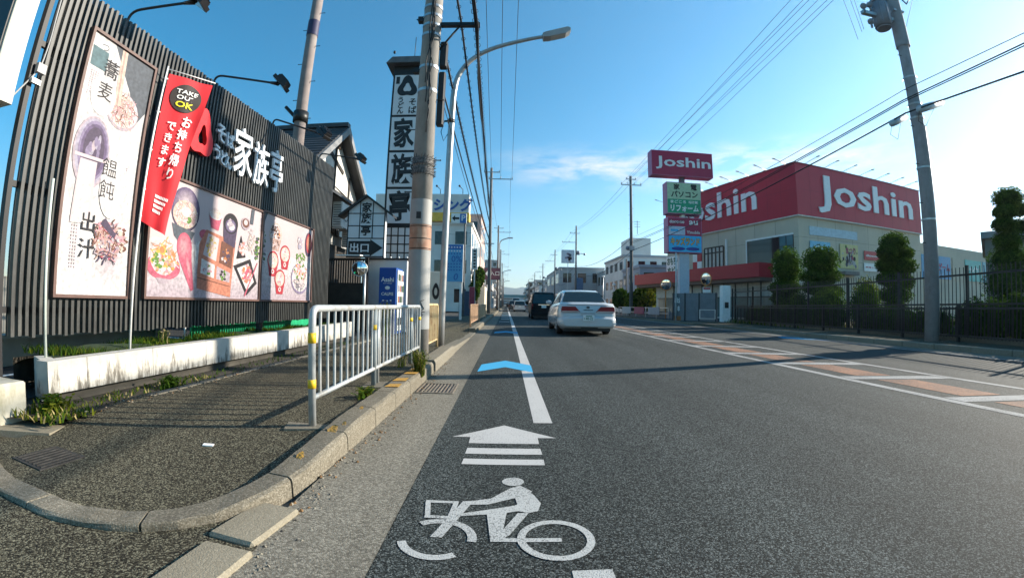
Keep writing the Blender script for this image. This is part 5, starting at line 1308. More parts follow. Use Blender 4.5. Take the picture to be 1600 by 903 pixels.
# exit sign shaped like a little house
SY = 11.9
g = thing('exit_sign', 'small house shaped exit sign with black arrow and shop characters', 'sign', (at(570, 403, Y=SY).x, SY, at(570, 403, Y=SY).z))
sx0, sx1 = at(542, 370, Y=SY).x, at(601, 370, Y=SY).x; szb = at(570, 402, Y=SY).z; sze = at(601, 330, Y=SY).z; sza = at(571, 305, Y=SY).z; scx = (sx0 + sx1) / 2
mb = MB(); mb.prism([(sx0, szb), (sx1, szb), (sx1, sze), (scx, sza - .06), (sx0, sze)], (0, SY, 0), X_, Z_, (0, .16, 0), SGW, SGW); mb.build('panel', g)
mb = MB()
for sgn in (-1, 1):
    o = Vector((scx, SY - .12, sza)); e = Vector((scx + sgn * (sx1 - sx0) * .72, SY - .12, sza - (sza - sze) * 1.25)); d_ = e - o; mb.obox(o, d_, Vector((0, .42, 0)), Vector((0, 0, -.07)), SGB)
mb.build('roof', g)
mb = MB(); yf = SY - .008; w_ = sx1 - sx0
def bar(xa, za, xb, zb, t=.016):
    mb.box((min(xa, xb) - t, yf, min(za, zb) - t), (max(xa, xb) + t, yf + .006, max(za, zb) + t), SGB)
zc = [lerp(szb, sze, f) for f in (.36, .70)]
bar(sx0 + .02, szb + .02, sx1 - .02, szb + .02); bar(sx0 + .02, szb, sx0 + .02, sze); bar(sx1 - .02, szb, sx1 - .02, sze)
zr_ = [szb + (sza - szb) * f for f in (.30, .50, .70)]
for z in zr_: bar(sx0 + .02, z, sx1 - .02, z, .014)
for f in (.33, .67): x = lerp(sx0, sx1, f); mb.box((x - .014, yf + .001, zr_[0]), (x + .014, yf + .0065, sza - .16), SGB)
mb.build('grid', g)
mb = MB()
for k, ch in enumerate('家族亭'): mb.text(ch, (scx, SY - .010, zr_[2] + (.15 if k == 0 else -.14 - (k - 1) * (zr_[1] - zr_[0])) - (.02 if k else 0)), X_, Z_, -Y_, .31, SGB, .004, .025)
zb0 = (szb + zr_[0]) / 2; hh = (zr_[0] - szb) * .36
mb.box((sx0 + .06, SY - .011, zb0 - hh), (lerp(sx0, sx1, .63), SY - .003, zb0 + hh), SGB)
mb.prism([(lerp(sx0, sx1, .63), zb0 - hh * 1.25), (sx1 - .05, zb0), (lerp(sx0, sx1, .63), zb0 + hh * 1.25)], (0, SY - .011, 0), X_, Z_, (0, .008, 0), SGB)
mb.build('characters', g)
mb = MB(); fit(mb, '出口', (0, SY - .014, 0), X_, Z_, -Y_, lerp(sx0, sx1, .10), lerp(sx0, sx1, .60), zb0 - hh * .68, zb0 + hh * .68, SGW, .004, .02); mb.build('exit_characters', g)
mb = MB(); mb.box((scx - .05, SY + .17, .1), (scx + .05, SY + .25, sza - .3), SGB); mb.build('post', g)
# convex mirror
q = at(562, 420, Y=11.0); g = thing('convex_mirror', 'round convex traffic mirror on a grey pole beside the dark fence', 'mirror', (q.x, 11, .1))
MIR = mat('mirror_silver', (.85, .86, .88), .03, .01, metal=1)
mb = MB(); ny_ = Vector((.35, -.93, -.08)).normalized(); u, v = frame(ny_); n_, k_ = 20, 5; vs = []; r_ = .20
for i in range(k_ + 1):
    a = i / k_
    for j in range(n_): t = j * 2 * math.pi / n_; vs.append(q + (u * math.cos(t) + v * math.sin(t)) * (r_ * a) + ny_ * (.05 * (1 - a * a)))
mb.mesh(vs, [(i * n_ + j, i * n_ + (j + 1) % n_, (i + 1) * n_ + (j + 1) % n_, (i + 1) * n_ + j) for i in range(k_) for j in range(n_)], MIR, True); mb.build('mirror', g)
mb = MB(); mb.tube([q + (u * math.cos(j * .3307) + v * math.sin(j * .3307)) * r_ for j in range(20)], .014, GALV, 6); mb.tube([q - ny_ * .05, q - ny_ * .02], [.12, .19], GALV, 14); mb.build('rim', g)
mb = MB(); mb.tube([(q.x + .12, 11.08, .1), (q.x + .12, 11.08, q.z + .1)], .035, GALV, 10); mb.box((q.x - .02, 11.0, q.z - .03), (q.x + .13, 11.1, q.z + .03), GALV); mb.build('pole', g)
weed('green shrubby weed at the foot of the convex mirror pole', -3.15, 10.9, .1, 90, .85, .3, (LEAF, LEAFY), .02)
# white board behind the poles
g = thing('notice_board', 'white board with a dark drop shaped mark between the utility pole and the lamp', 'board', (-1.8, 9.6, .1))
bx0, bx1 = at(668, 460, Y=9.6).x, at(689, 460, Y=9.6).x; bz0, bz1 = at(684, 497, Y=9.6).z, at(684, 424, Y=9.6).z
mb = MB(); mb.box((bx0, 9.6, bz0), (bx1, 9.66, bz1), mat('board_cream', (.66, .63, .54), .6, .06, 4), bev=.01); mb.build('panel', g)
mb = MB(); xm, zm_ = at(680.5, 455, Y=9.6).x, at(681, 455, Y=9.6).z; mb.ring([(xm + .085 * math.cos(i * .35) * (1 - .35 * max(0, math.sin(i * .35))), zm_ + .19 * math.sin(i * .35)) for i in range(18)], [(xm + .035 * math.cos(i * .35), zm_ - .01 + .09 * math.sin(i * .35)) for i in range(18)], (0, 9.592, 0), X_, Z_, (0, .006, 0), SGB); mb.build('mark', g)
for x in (bx0 + .05, bx1 - .05): mb = MB(); mb.box((x - .02, 9.62, .1), (x + .02, 9.65, bz0), DARKMETAL); mb.build('leg', g)

# ============================================================ farther along the left side
def sign_box(name, label, cat, pa, pb, Yd, dep, face, side, legs=0, legm=None, base=.1):
    a, b = at(*pa, Y=Yd), at(*pb, Y=Yd); x0, x1, z0, z1 = a.x, b.x, b.z, a.z
    g = thing(name, label, cat, ((x0 + x1) / 2, Yd, base)); mb = MB(); mb.box((x0, Yd, z0), (x1, Yd + dep, z1), side); mb.build('box', g)
    mb = MB(); m_ = .02 * (x1 - x0); mb.box((x0 + m_, Yd - .012, z0 + m_), (x1 - m_, Yd - .002, z1 - m_), face); mb.build('face', g)
    if legs:
        for i in range(legs):
            x = (x0 + x1) / 2 if legs == 1 else lerp(x0 + .1, x1 - .1, i / (legs - 1)); mb = MB(); mb.box((x - .06, Yd + dep * .3, base), (x + .06, Yd + dep * .3 + .12, z0), legm or GALV); mb.build('leg', g)
    return g, x0, x1, z0, z1
def win_building(name, label, lo, hi, m, rows=3, cols=4, roof=None, wm=None, face='S', cat='building', group=None, sill=.0):
    """block with a roof slab and set-in windows on the road-facing and near faces"""
    g = thing(name, label, cat, ((lo[0] + hi[0]) / 2, lo[1], lo[2]), group)
    mb = MB(); mb.box(lo, hi, m); mb.build('wall', g)
    mb = MB(); mb.box((lo[0] - .15, lo[1] - .15, hi[2]), (hi[0] + .15, hi[1] + .15, hi[2] + .35), roof or m); mb.build('roof', g)
    H_ = (hi[2] - lo[2]) / rows
    for j in range(rows):
        z0, z1 = lo[2] + H_ * j + H_ * .32, lo[2] + H_ * j + H_ * .78
        for i in range(cols):
            w_ = (hi[0] - lo[0]) / cols; x0 = lo[0] + w_ * (i + .22); mb = MB(); mb.box((x0, lo[1] - .03, z0), (x0 + w_ * .56, lo[1] - .004, z1), wm or GLASSD); mb.build('window', g)
            xs = hi[0] + .004 if face == 'E' else lo[0] - .03
            if face in 'EW':
                d_ = (hi[1] - lo[1]) / cols; y0 = lo[1] + d_ * (i + .22); mb = MB(); mb.box((xs, y0, z0), (xs + .026, y0 + d_ * .56, z1), wm or GLASSD); mb.build('window', g)
    return g
BW1 = mat('far_white', (.62, .61, .58), .8, .1, .6); BW2 = mat('far_cream', (.52, .47, .38), .8, .1, .6); BW3 = mat('far_grey', (.34, .35, .36), .8, .1, .6); BW4 = mat('far_pink', (.45, .33, .29), .8, .1, .6); BW5 = mat('far_brown', (.20, .15, .12), .8, .1, .6)
Yb = 46
xr = at(735, 420, Y=Yb).x; xl = xr - 9; zt_ = at(735, 352, Y=Yb).z
win_building('office_building', 'white corner building under the blue lettered roof sign on the left', (xl, Yb, .1), (xr, Yb + 14, zt_), BW1, 3, 4, face='E')
xr2 = at(742, 420, Y=60).x; win_building('office_building', 'pinkish slab building rising behind the white corner building', (xr2 - 7, 62, .1), (xr2 + .6, 74, at(740, 338, Y=62).z), BW4, 4, 3, face='E')
a, b = at(678, 303, Y=45.5), at(732, 346, Y=45.5)
g = thing('roof_sign', 'white and yellow rooftop sign with big blue katakana over the white corner building', 'sign', (b.x - 2, 45.5, b.z))
zy = at(700, 332, Y=45.5).z
mb = MB(); mb.box((a.x - 6.5, 45.5, zy), (b.x, 47.2, a.z), BW1); mb.build('box', g); mb = MB(); mb.box((a.x - 6.5, 45.45, b.z), (b.x + .04, 47.3, zy), mat('sign_yellow', (.72, .42, .05), .5)); mb.build('yellow_band', g)
mb = MB(); DB = mat('sign_blue', (.03, .10, .32), .5)
cxs = at(705, 325, Y=45.5).x; mb.text('シング', (cxs + .15, 45.46, lerp(zy, a.z, .36)), X_, Z_, -Y_, 1.45, DB, .02, .04); mb.text('クリーニ', (cxs - 5.0, 45.46, lerp(zy, a.z, .36)), X_, Z_, -Y_, 1.2, DB, .02, .03)
mb.text('クター', (cxs + .2, 45.43, lerp(b.z, zy, .5)), X_, Z_, -Y_, .7, BW5, .02, .02); mb.split('lettering', g)
for px in (688, 723):
    q = at(px, 303, Y=45.6); mb = MB(); mb.tube([q, q + Z_ * .5, q + Vector((-.3, -.6, .7))], .04, DARKMETAL, 5); mb.ball(q + Vector((-.3, -.7, .7)), .13, DARKMETAL, 6, 4); mb.build('lamp', g)
BLU = mat('banner_blue', (.10, .36, .60), .5, .1, 1); BLU2 = mat('banner_deep_blue', (.03, .14, .42), .5)
g, x0, x1, z0, z1 = sign_box('rate_sign', 'light blue upright sign with zero percent figures on white posts', 'sign', (690, 381), (722.5, 441), 22, .12, BLU, WHITE, 2, WHITE)
mb = MB(); mb.box((x0 + .03, 21.98, lerp(z0, z1, .86)), (x1 - .03, 21.986, z1 - .04), BLU2); mb.text('0%', (lerp(x0, x1, .70), 21.982, lerp(z0, z1, .60)), X_, Z_, -Y_, .48, BLU2, .006, .01); mb.text('0', (lerp(x0, x1, .68), 21.982, lerp(z0, z1, .13)), Vector((1, 0, 0)), Vector((.15, 0, 1)), -Y_, .5, BLU2, .006, .01)
for k, f in enumerate((.90, .80, .73, .46, .38, .30)):
    for j in range(5): xx = lerp(x0, x1, .3 + j * .13); mb.box((xx, 21.978, lerp(z0, z1, f)), (xx + .075, 21.984, lerp(z0, z1, f) + .07), WHITE if k in (0, 1) else BLU2)
mb.split('lettering', g)
g, x0, x1, z0, z1 = sign_box('parking_sign', 'small parking sign with white P on blue and a black left arrow', 'sign', (705, 333), (728.5, 349), 28, .15, WHITE, WHITE, 0)
mb = MB(); xm = lerp(x0, x1, .58); mb.box((xm, 27.97, z0 + .03), (x1 - .02, 27.986, z1 - .03), BLU2); mb.text('P', (lerp(xm, x1, .5), 27.966, lerp(z0, z1, .5)), X_, Z_, -Y_, .55, WHITE, .004, .02)
zc_ = lerp(z0, z1, .5); mb.prism([(x0 + .06, zc_), (x0 + .26, zc_ - .2), (x0 + .26, zc_ - .07), (xm - .05, zc_ - .07), (xm - .05, zc_ + .07), (x0 + .26, zc_ + .07), (x0 + .26, zc_ + .2)], (0, 27.975, 0), X_, Z_, (0, .01, 0), SGB); mb.build('symbols', g)
mb = MB(); mb.tube([(x1 - .1, 28.1, .1), (x1 - .1, 28.1, z1)], .07, mat('pole_dark', (.13, .13, .13), .8, .15, 5), 8); mb.build('pole', g)
g, x0, x1, z0, z1 = sign_box('upright_sign', 'narrow white upright sign with dark characters beside the roadside tree', 'sign', (737, 388), (745.5, 421), 42, .3, BW1, BW1, 1)
mb = MB()
for i in range(6): mb.box((lerp(x0, x1, .3), 41.97, lerp(z0, z1, .08 + i * .15)), (lerp(x0, x1, .7), 41.985, lerp(z0, z1, .17 + i * .15)), SGB)
mb.split('character', g)
g, x0, x1, z0, z1 = sign_box('arrow_sign', 'dark maroon roadside sign with a white left pointing arrow', 'sign', (756, 418), (781, 437), 58, .4, mat('sign_maroon', (.10, .035, .06), .5), DARKMETAL, 2)
mb = MB(); zc_ = (z0 + z1) / 2; mb.prism([(x0 + .2, zc_), (x0 + .7, zc_ - .6), (x0 + .95, zc_ - .6), (x0 + .5, zc_), (x0 + .95, zc_ + .6), (x0 + .7, zc_ + .6)], (0, 57.97, 0), X_, Z_, (0, .015, 0), WHITE); mb.text('入口', (x0 + 1.5, 57.98, zc_), X_, Z_, -Y_, .7, WHITE, .01); mb.build('arrow', g)
# low walls and a parked-up row between
mb = MB(); xw = -3.3
for (ya, yb, h, m) in ((14.5, 16, 1.9, BLOCKW),): mb.box((xw - .2, ya, .1), (xw, yb, h), m)
tag(mb.build('garden_wall', keep=(xw, 15, .1)), 'plain block wall between the shelter and the first side street', 'wall')
mb = MB(); q0, q1 = at(716, 495, Y=30), at(742, 455, Y=30); mb.box((q0.x, 30, .1), (q1.x, 30.3, q1.z), mat('navy_hoarding', (.05, .07, .11), .6)); tag(mb.build('hoarding', keep=(q0.x, 30, .1)), 'low dark blue hoarding under the parking sign', 'hoarding')
g, x0, x1, z0, z1 = sign_box('upright_banner', 'dark red upright banner at the edge of the dark blue hoarding', 'banner', (733, 448), (741, 482), 29.5, .04, mat('banner_dark_red', (.30, .04, .06), .7), WHITE, 1)
mb = MB(); q0, q1 = at(742, 490, Y=52), at(757, 447, Y=52); mb.box((q0.x - 4, 52, .1), (q1.x, 58, q1.z), BW2); tag(mb.build('storehouse', keep=(q1.x, 52, .1)), 'cream windowless storehouse left of the maroon arrow sign', 'building')
win_building('apartment_block', 'grey apartment block with rows of windows far behind the maroon arrow sign', (at(735, 407, Y=170).x - 4, 170, 0), (at(777, 407, Y=170).x, 185, at(750, 407, Y=170).z), BW3, 6, 7, face='E')

# ============================================================ the red and beige electronics shop
CX, CY_ = 19.35, 25.25
dL, dR = Vector((-.289, .957, 0)).normalized(), Vector((.985, .176, 0)).normalized()
nL, nR = Vector((-dL.y, dL.x, 0)), Vector((dR.y, -dR.x, 0))
CO = Vector((CX, CY_, 0))
def wall_at(px, py, d, off=0):
    """sight line met with the shop's wall plane: (distance from the corner, height)"""
    n = nL if d is dL else nR
    o = CO + n * off; v = sight(px, py); e = Vector((0, 0, H)); t = (o - e).dot(n) / v.dot(n); p = e + v * t; return (p - o).dot(d), p.z
SHRED = mat('shop_red', (.42, .010, .034), .5, .06, 1.2, stain=(.34, .010, .03), stain_amt=.5, sscale=.6)
SHBEI = mat('shop_beige', (.50, .445, .35), .8, .06, 1.0, stain=(.42, .375, .30), stain_amt=.5, sscale=.5)
SHRED2 = mat('canopy_red', (.40, .010, .025), .45, .06)
LETS = mat('shop_letter_white', (.70, .72, .74), .4, .04)
LL, LR = 14.3, 15.1
g = thing('electronics_shop', 'large beige electronics shop with a deep red band and white lettering on both faces', 'shop', (CX, CY_, .1))
def block(mb, s0, s1, dd, z0, z1, m, d=dL, off=0, thick=.1):
    """slab lying on one of the shop's faces"""
    n = nL if d is dL else nR; mb.obox(CO + n * off + d * s0 + Z_ * z0, d * (s1 - s0), Z_ * (z1 - z0), n * thick, m)
foot = [CO, CO + dR * LR, CO + dR * LR + dL * LL, CO + dL * LL]
def plinth(mb, pts, z0, z1, m): mb.prism([(p.x, p.y) for p in pts], (0, 0, z0), X_, Y_, (0, 0, z1 - z0), m)
SEAM = mat('seam_brown', (.20, .18, .14), .8); SEAMR = mat('seam_red', (.26, .010, .035), .6)  # darker joint lines between the shop's wall panels
mb = MB(); plinth(mb, foot, .1, 7.21, SHBEI)
for d, n_, L_ in ((dL, nL, LL), (dR, nR, LR)):
    for k in range(1, int(L_ / 1.9) + 1): mb.obox(CO + n_ * .0 + d * (k * 1.9) + Z_ * 2.9, d * .025, Z_ * 4.2, n_ * .003, SEAM)
    for z in (4.3, 5.75): mb.obox(CO + d * .02 + Z_ * z, d * (L_ - .05), Z_ * .02, n_ * .0026, SEAM)
mb.build('wall', g)
big = [CO - dL * .14 - dR * .14, CO + dR * (LR + .1) - dL * .14, CO + dR * (LR + .1) + dL * LL, CO + dL * LL - dR * .14]
mb = MB(); plinth(mb, big, 7.22, 10.8, SHRED)
for d, n_, L_ in ((dL, nL, LL), (dR, nR, LR)):
    for k in range(1, int(L_ / 1.2) + 1): mb.obox(CO + n_ * .14 + d * (k * 1.2) + Z_ * 7.23, d * .02, Z_ * 3.56, n_ * .0025, SEAMR)
    mb.obox(CO + n_ * .14 + d * .02 + Z_ * 9.0, d * (L_ - .05), Z_ * .02, n_ * .0022, SEAMR)
bandp = mb.build('red_band', g)
mb = MB(); plinth(mb, [p + (p - (CO + dR * 8 + dL * 8)) * .004 for p in big], 10.8, 10.88, mat('coping_dark_red', (.16, .02, .03), .5)); plinth(mb, [p + (p - (CO + dR * 8 + dL * 8)) * .004 for p in big], 7.12, 7.215, mat('trim_pale', (.5, .47, .42), .6)); mb.build('coping', g)
# lettering
mb = MB(); off = .143; o = CO + nR * off; a_, b_ = wall_at(1278, 320, dR, off), wall_at(1425, 330, dR, off); z1 = wall_at(1292, 276, dR, off)[1]; z0 = wall_at(1300, 335, dR, off)[1]
fit(mb, 'Joshin', o, dR, Z_, nR, a_[0], b_[0], z0, z1, LETS, .08, .018); mb.build('lettering', bandp)
mb = MB(); o = CO + nL * off; s1_ = wall_at(1183, 330, dL, off)[0]; s0_ = wall_at(1086, 345, dL, off)[0]
z1 = wall_at(1134, 298, dL, off)[1]; z0 = wall_at(1150, 348, dL, off)[1]
wL = (s0_ - s1_) * 1.28
fit(mb, 'Joshin', o, -dL, Z_, nL, -(s1_ + wL), -s1_, z0, z1, LETS, .08, .018); mb.build('lettering', bandp)
# windows of the left face
def face_rect(pa, pb, d, off=0):
    a_, b_ = wall_at(*pa, d, off), wall_at(*pb, d, off); return min(a_[0], b_[0]), max(a_[0], b_[0]), min(a_[1], b_[1]), max(a_[1], b_[1])
TEAL = mat('glass_teal', (.06, .16, .19), .08, .1, 1, spec=.6)
s0, s1, z0, z1 = face_rect((1167, 378), (1241, 413), dL); s0 = max(s0, .25)
mb = MB(); block(mb, s0, s1, 0, 4.15, z1, GLASSD, dL, .004, .02); wn = mb.build('window', g)
mb = MB(); block(mb, s0, lerp(s0, s1, .28), 0, 4.15, z1 - .02, TEAL, dL, .026, .01); block(mb, s0, s1, 0, z1, z1 + .12, WHITE, dL, .004, .06); block(mb, s1, s1 + .1, 0, 4.1, z1 + .12, WHITE, dL, .004, .06)
for f in (.0, .14, .28): block(mb, lerp(s0, s1, f), lerp(s0, s1, f) + .05, 0, 4.15, z1, DARKMETAL, dL, .03, .03)
block(mb, s0, lerp(s0, s1, .28), 0, z1 - .75, z1 - .7, DARKMETAL, dL, .03, .03); mb.build('window_frame', wn)
s0, s1, z0, z1 = face_rect((1101, 390), (1131, 424), dL)
mb = MB(); block(mb, s0, s1, 0, z0, z1, mat('blind_pale', (.50, .49, .45), .6), dL, .004, .02); wn = mb.build('window', g)
mb = MB()
for i in range(6): x = lerp(s0, s1, i / 5); block(mb, x - .06, x + .06, 0, z0, z1, DARKMETAL, dL, .026, .05)
block(mb, s0, s1, 0, z1 - .45, z1 - .35, DARKMETAL, dL, .03, .05); block(mb, s0, s1, 0, z1, z1 + .1, DARKMETAL, dL, .02, .05); mb.build('window_frame', wn)
mb = MB(); s_ = s0 - .45; block(mb, s_, s_ + .14, 0, 3.2, 6.4, WHITE, dL, .01, .14); mb.build('downpipe', g)
s0c, s1c = 2.2, 17.6
mb = MB(); block(mb, s0c, s1c, 0, 3.12, 4.12, SHRED2, dL, .01, 1.5); cn_ = mb.build('canopy', g)
mb = MB(); block(mb, s0c + .05, s1c - .1, 0, 2.85, 3.115, mat('soffit_brown', (.16, .09, .07), .7), dL, .05, 1.3); mb.build('soffit', cn_)
# ground floor shop front under the canopy
mb = MB(); block(mb, .4, 16, 0, .1, 2.84, mat('shopfront_pale', (.48, .47, .43), .6), dL, .004, .03)
mb.build('shopfront', g)
for i in range(12):
    s = .8 + i * 1.25; mb = MB(); block(mb, s, s + 1.1, 0, .25, 1.75, mat('shop_glass', (.10, .15, .15), .12, .2, 1), dL, .036, .01); block(mb, s - .07, s + .02, 0, .1, 2.84, DARKMETAL, dL, .036, .06); block(mb, s - .05, s + 1.2, 0, 1.75, 1.83, DARKMETAL, dL, .036, .05); mb.build('shop_window', g)
mb = MB(); s0, s1, z0, z1 = face_rect((1083, 396), (1097, 423), dL)
zm2 = lerp(z0, z1, .5); sm_ = lerp(s0, s1, .5)
block(mb, s0, sm_, 0, zm2, z1, SHRED2, dL, .01, .05); block(mb, sm_, s1, 0, zm2, z1, WHITE, dL, .01, .05); block(mb, sm_, s1, 0, z0, zm2, SHRED2, dL, .01, .05); block(mb, s0, sm_, 0, z0, zm2, WHITE, dL, .01, .05)
mb.build('phone_signs', g)
s0, s1, z0, z1 = face_rect((1042, 402), (1064, 429), dL)
mb = MB(); block(mb, s0, s1, 0, z0, z1, WHITE, dL, .01, .05); fit(mb, 'おもちゃ', CO + nL * .065, -dL, Z_, nL, -s1 + .15, -s0 - .15, lerp(z0, z1, .52), z1 - .1, mat('dark_green', (.02, .10, .05), .5), .01, .03); fit(mb, 'ホビー', CO + nL * .065, -dL, Z_, nL, -s1 + .15, -s0 - .15, z0 + .15, lerp(z0, z1, .45), mat('dark_green', (.02, .10, .05), .5), .01, .03); mb.build('toy_sign', g)
# panels of the right face
s0, s1, z0, z1 = face_rect((1264, 362), (1339, 378), dR)
mb = MB(); block(mb, s0, s1, 0, 5.95, 6.55, mat('pale_blue_panel', (.36, .48, .55), .5), dR, .004, .04); mb.build('pale_panel', g)
def poster(pa, pb, nm, seed, bgc, d=dR, draw=None):
    s0, s1, z0, z1 = face_rect(pa, pb, d); mb = MB(); block(mb, s0, s1, 0, z0, z1, bgc, d, .045, .03); n = nL if d is dL else nR; pn = mb.build(nm, g)
    mb = MB(); draw(mb, s0, s1, z0, z1, CO + n * .08, d, n); mb.split('print', pn)
def pr1(mb, s0, s1, z0, z1, o, d, n):
    rr = random.Random(1)
    fit(mb, 'HELLO' if 0 else 'ようこそ', o, d, Z_, n, s0 + .3, s1 - .3, z1 - .75, z1 - .3, WHITE, .005, .03)
    for i in range(14): c = o + d * rr.uniform(s0 + .2, s1 - .2) + Z_ * rr.uniform(z0 + .2, z1 - 1.0) + n * .003; mb.prism([(.16 * math.cos(k), .16 * math.sin(k)) for k in range(6)], c, d, Z_, n * .004, P_[rr.choice(['rose', 'white', 'yellow', 'lilac', 'green'])])
def pr2(mb, s0, s1, z0, z1, o, d, n):
    rr = random.Random(2)
    for i in range(60):
        u = rr.gauss(.5, .2); v_ = rr.gauss(.42, .2)
        if 0.05 < u < .95 and .05 < v_ < .92: c = o + d * lerp(s0, s1, u) + Z_ * lerp(z0, z1, v_) + n * (.002 + i * 3e-5); r_ = rr.uniform(.08, .2); mb.prism([(r_ * math.cos(k * 1.1) * .7, r_ * math.sin(k * 1.1)) for k in range(6)], c, d, Z_, n * .003, P_[rr.choice(['grey', 'lilac', 'white', 'rose', 'steam', 'dark', 'green', 'cream'])])
    fit(mb, 'まつり', o + n * .006, d, Z_, n, lerp(s0, s1, .3), lerp(s0, s1, .85), z1 - .7, z1 - .2, P_['rose'], .005, .03)
poster((1264, 376), (1297, 424), 'blue_poster', 1, mat('poster_blue', (.14, .42, .60), .5), dR, pr1)
poster((1311, 381), (1340, 421), 'yellow_poster', 2, mat('poster_yellow', (.52, .46, .20), .5), dR, pr2)
poster((1349, 392), (1382, 409), 'phone_sign', 3, SHRED2, dR, lambda mb, s0, s1, z0, z1, o, d, n: fit(mb, 'docomo', o, d, Z_, n, s0 + .15, s1 - .1, z0 + .25, z1 - .25, WHITE, .01, .03))
poster((1349, 411), (1382, 426), 'white_sign', 4, WHITE, dR, lambda mb, s0, s1, z0, z1, o, d, n: fit(mb, '家電とケータイ', o, d, Z_, n, s0 + .15, s1 - .1, z0 + .25, z1 - .25, SHRED2, .01, .03))
s0, s1, z0, z1 = face_rect((1311, 424), (1334, 431), dR); mb = MB(); block(mb, s0, s1, 0, z0, z1, mat('ledge_grey', (.16, .15, .14), .7), dR, .004, .5); mb.build('ledge', g)  # projecting ledge in one plain dull grey
# floodlights on the roof edge
for d, n, ss in ((dR, nR, [1.0 + i * 2.0 for i in range(7)]), (dL, nL, [.7 + i * 1.7 for i in range(9)])):
    for s in ss:
        q = CO + d * s + n * .14 + Z_ * 10.88; mb = MB(); mb.tube([q - n * .3, q + n * 1.1 + Z_ * .2], .022, GALV, 5); mb.obox(q + n * 1.0 + Z_ * .17 - d * .05, d * .10, n * .24, Z_ * .05, LHEAD); mb.build('floodlight', g)
# lower rear wing
mb = MB(); w0 = CO + dR * (LR + .12) + dL * .3; w1 = w0 + dR * 26; plinth(mb, [w0, w1, w1 + dL * 14, w0 + dL * 14], .1, 6.55, SHBEI); lw = mb.build('rear_wing', g)
mb = MB(); o = w0 + nR * .01
cs = [mat('panel_blue', (.05, .25, .45), .5), mat('panel_teal', (.05, .38, .36), .5), mat('panel_sky', (.18, .42, .50), .5)]
for k, (u0, u1, c) in enumerate(((.4, 2.8, cs[0]), (3.0, 5.6, cs[0]), (6.0, 8.4, SHBEI), (8.6, 12.2, cs[1]), (12.6, 16, cs[2]))): mb.obox(o + dR * u0 + Z_ * 3.6, dR * (u1 - u0), Z_ * 2.0, nR * .06, c)
fit(mb, 'ゲーム', o + nR * .07, dR, Z_, nR, 3.2, 5.4, 4.3, 5.0, P_['rose'], .01, .03); fit(mb, 'リサイクル', o + nR * .07, dR, Z_, nR, 8.9, 12, 4.2, 5.0, WHITE, .01, .03)
mb.build('window_panels', lw)

# ============================================================ the pink pylon sign
PYL = 28.6
MAR = mat('pylon_maroon', (.36, .018, .065), .45, .05, 2)
PINKS = mat('pylon_pink_side', (.48, .16, .28), .5, .05, 2)
g = thing('pylon_sign', 'tall pylon with a maroon name box above green, maroon and blue advertising boxes', 'sign', (11.9, PYL, .1))
def pbox(nm, pa, pb, face, dep=.8):
    a_, b_ = at(*pa, Y=PYL), at(*pb, Y=PYL); x0, x1, z0, z1 = a_.x, b_.x, b_.z, a_.z
    mb = MB(); mb.box((x0, PYL, z0), (x1, PYL + dep, z1), PINKS); p_ = mb.build(nm, g); mb = MB(); mb.box((x0 + .04, PYL - .012, z0 + .04), (x1 - .04, PYL - .002, z1 - .04), face); mb.build('face', p_); return p_, x0, x1, z0, z1
OP = (0, PYL - .016, 0)
p_, x0, x1, z0, z1 = pbox('name_box', (1017, 234), (1114, 279), MAR)
mb = MB(); h_ = z1 - z0; fit(mb, 'Joshin', OP, X_, Z_, -Y_, x0 + .32, x1 - .16, z0 + h_ * .24, z1 - h_ * .24, LETS, .01, .018); mb.build('lettering', p_)
PGR, DGR = mat('pylon_pale_green', (.42, .55, .36), .5), mat('pylon_green', (.02, .30, .16), .5)
p_, x0, x1, z0, z1 = pbox('green_box', (1041, 284), (1096, 336), PGR)
zm2 = lerp(z0, z1, .46)
mb = MB(); mb.box((x0 + .06, PYL - .018, z0 + .06), (x1 - .06, PYL - .0125, zm2), DGR); OQ = (0, PYL - .02, 0); w_ = x1 - x0; h_ = z1 - z0
fit(mb, '家', OQ, X_, Z_, -Y_, lerp(x0, x1, .2), lerp(x0, x1, .38), lerp(z0, z1, .76), lerp(z0, z1, .95), SGB, .006, .03); fit(mb, '電', OQ, X_, Z_, -Y_, lerp(x0, x1, .70), lerp(x0, x1, .88), lerp(z0, z1, .76), lerp(z0, z1, .95), SGB, .006, .03)
fit(mb, 'パソコン', OQ, X_, Z_, -Y_, lerp(x0, x1, .12), lerp(x0, x1, .90), lerp(z0, z1, .52), lerp(z0, z1, .72), SGB, .006, .03)
fit(mb, 'まごころ', OQ, X_, Z_, -Y_, lerp(x0, x1, .1), lerp(x0, x1, .55), lerp(z0, z1, .33), lerp(z0, z1, .43), WHITE, .006, .03); fit(mb, '増改築', OQ, X_, Z_, -Y_, lerp(x0, x1, .62), lerp(x0, x1, .9), lerp(z0, z1, .33), lerp(z0, z1, .42), WHITE, .006, .02)
fit(mb, 'リフォーム', OQ, X_, Z_, -Y_, lerp(x0, x1, .1), lerp(x0, x1, .92), lerp(z0, z1, .07), lerp(z0, z1, .28), WHITE, .006, .04); mb.build('lettering', p_)
p_, x0, x1, z0, z1 = pbox('advert_box', (1043, 339), (1097, 396), MAR)
mb = MB(); mb.box((x0 + .05, PYL - .018, z0 + .05), (x1 - .05, PYL - .0125, lerp(z0, z1, .48)), mat('pylon_blue', (.05, .42, .72), .5)); mb.box((x0 + .05, PYL - .018, lerp(z0, z1, .50)), (lerp(x0, x1, .5), PYL - .0125, lerp(z0, z1, .74)), mat('pylon_pale', (.50, .52, .62), .5))
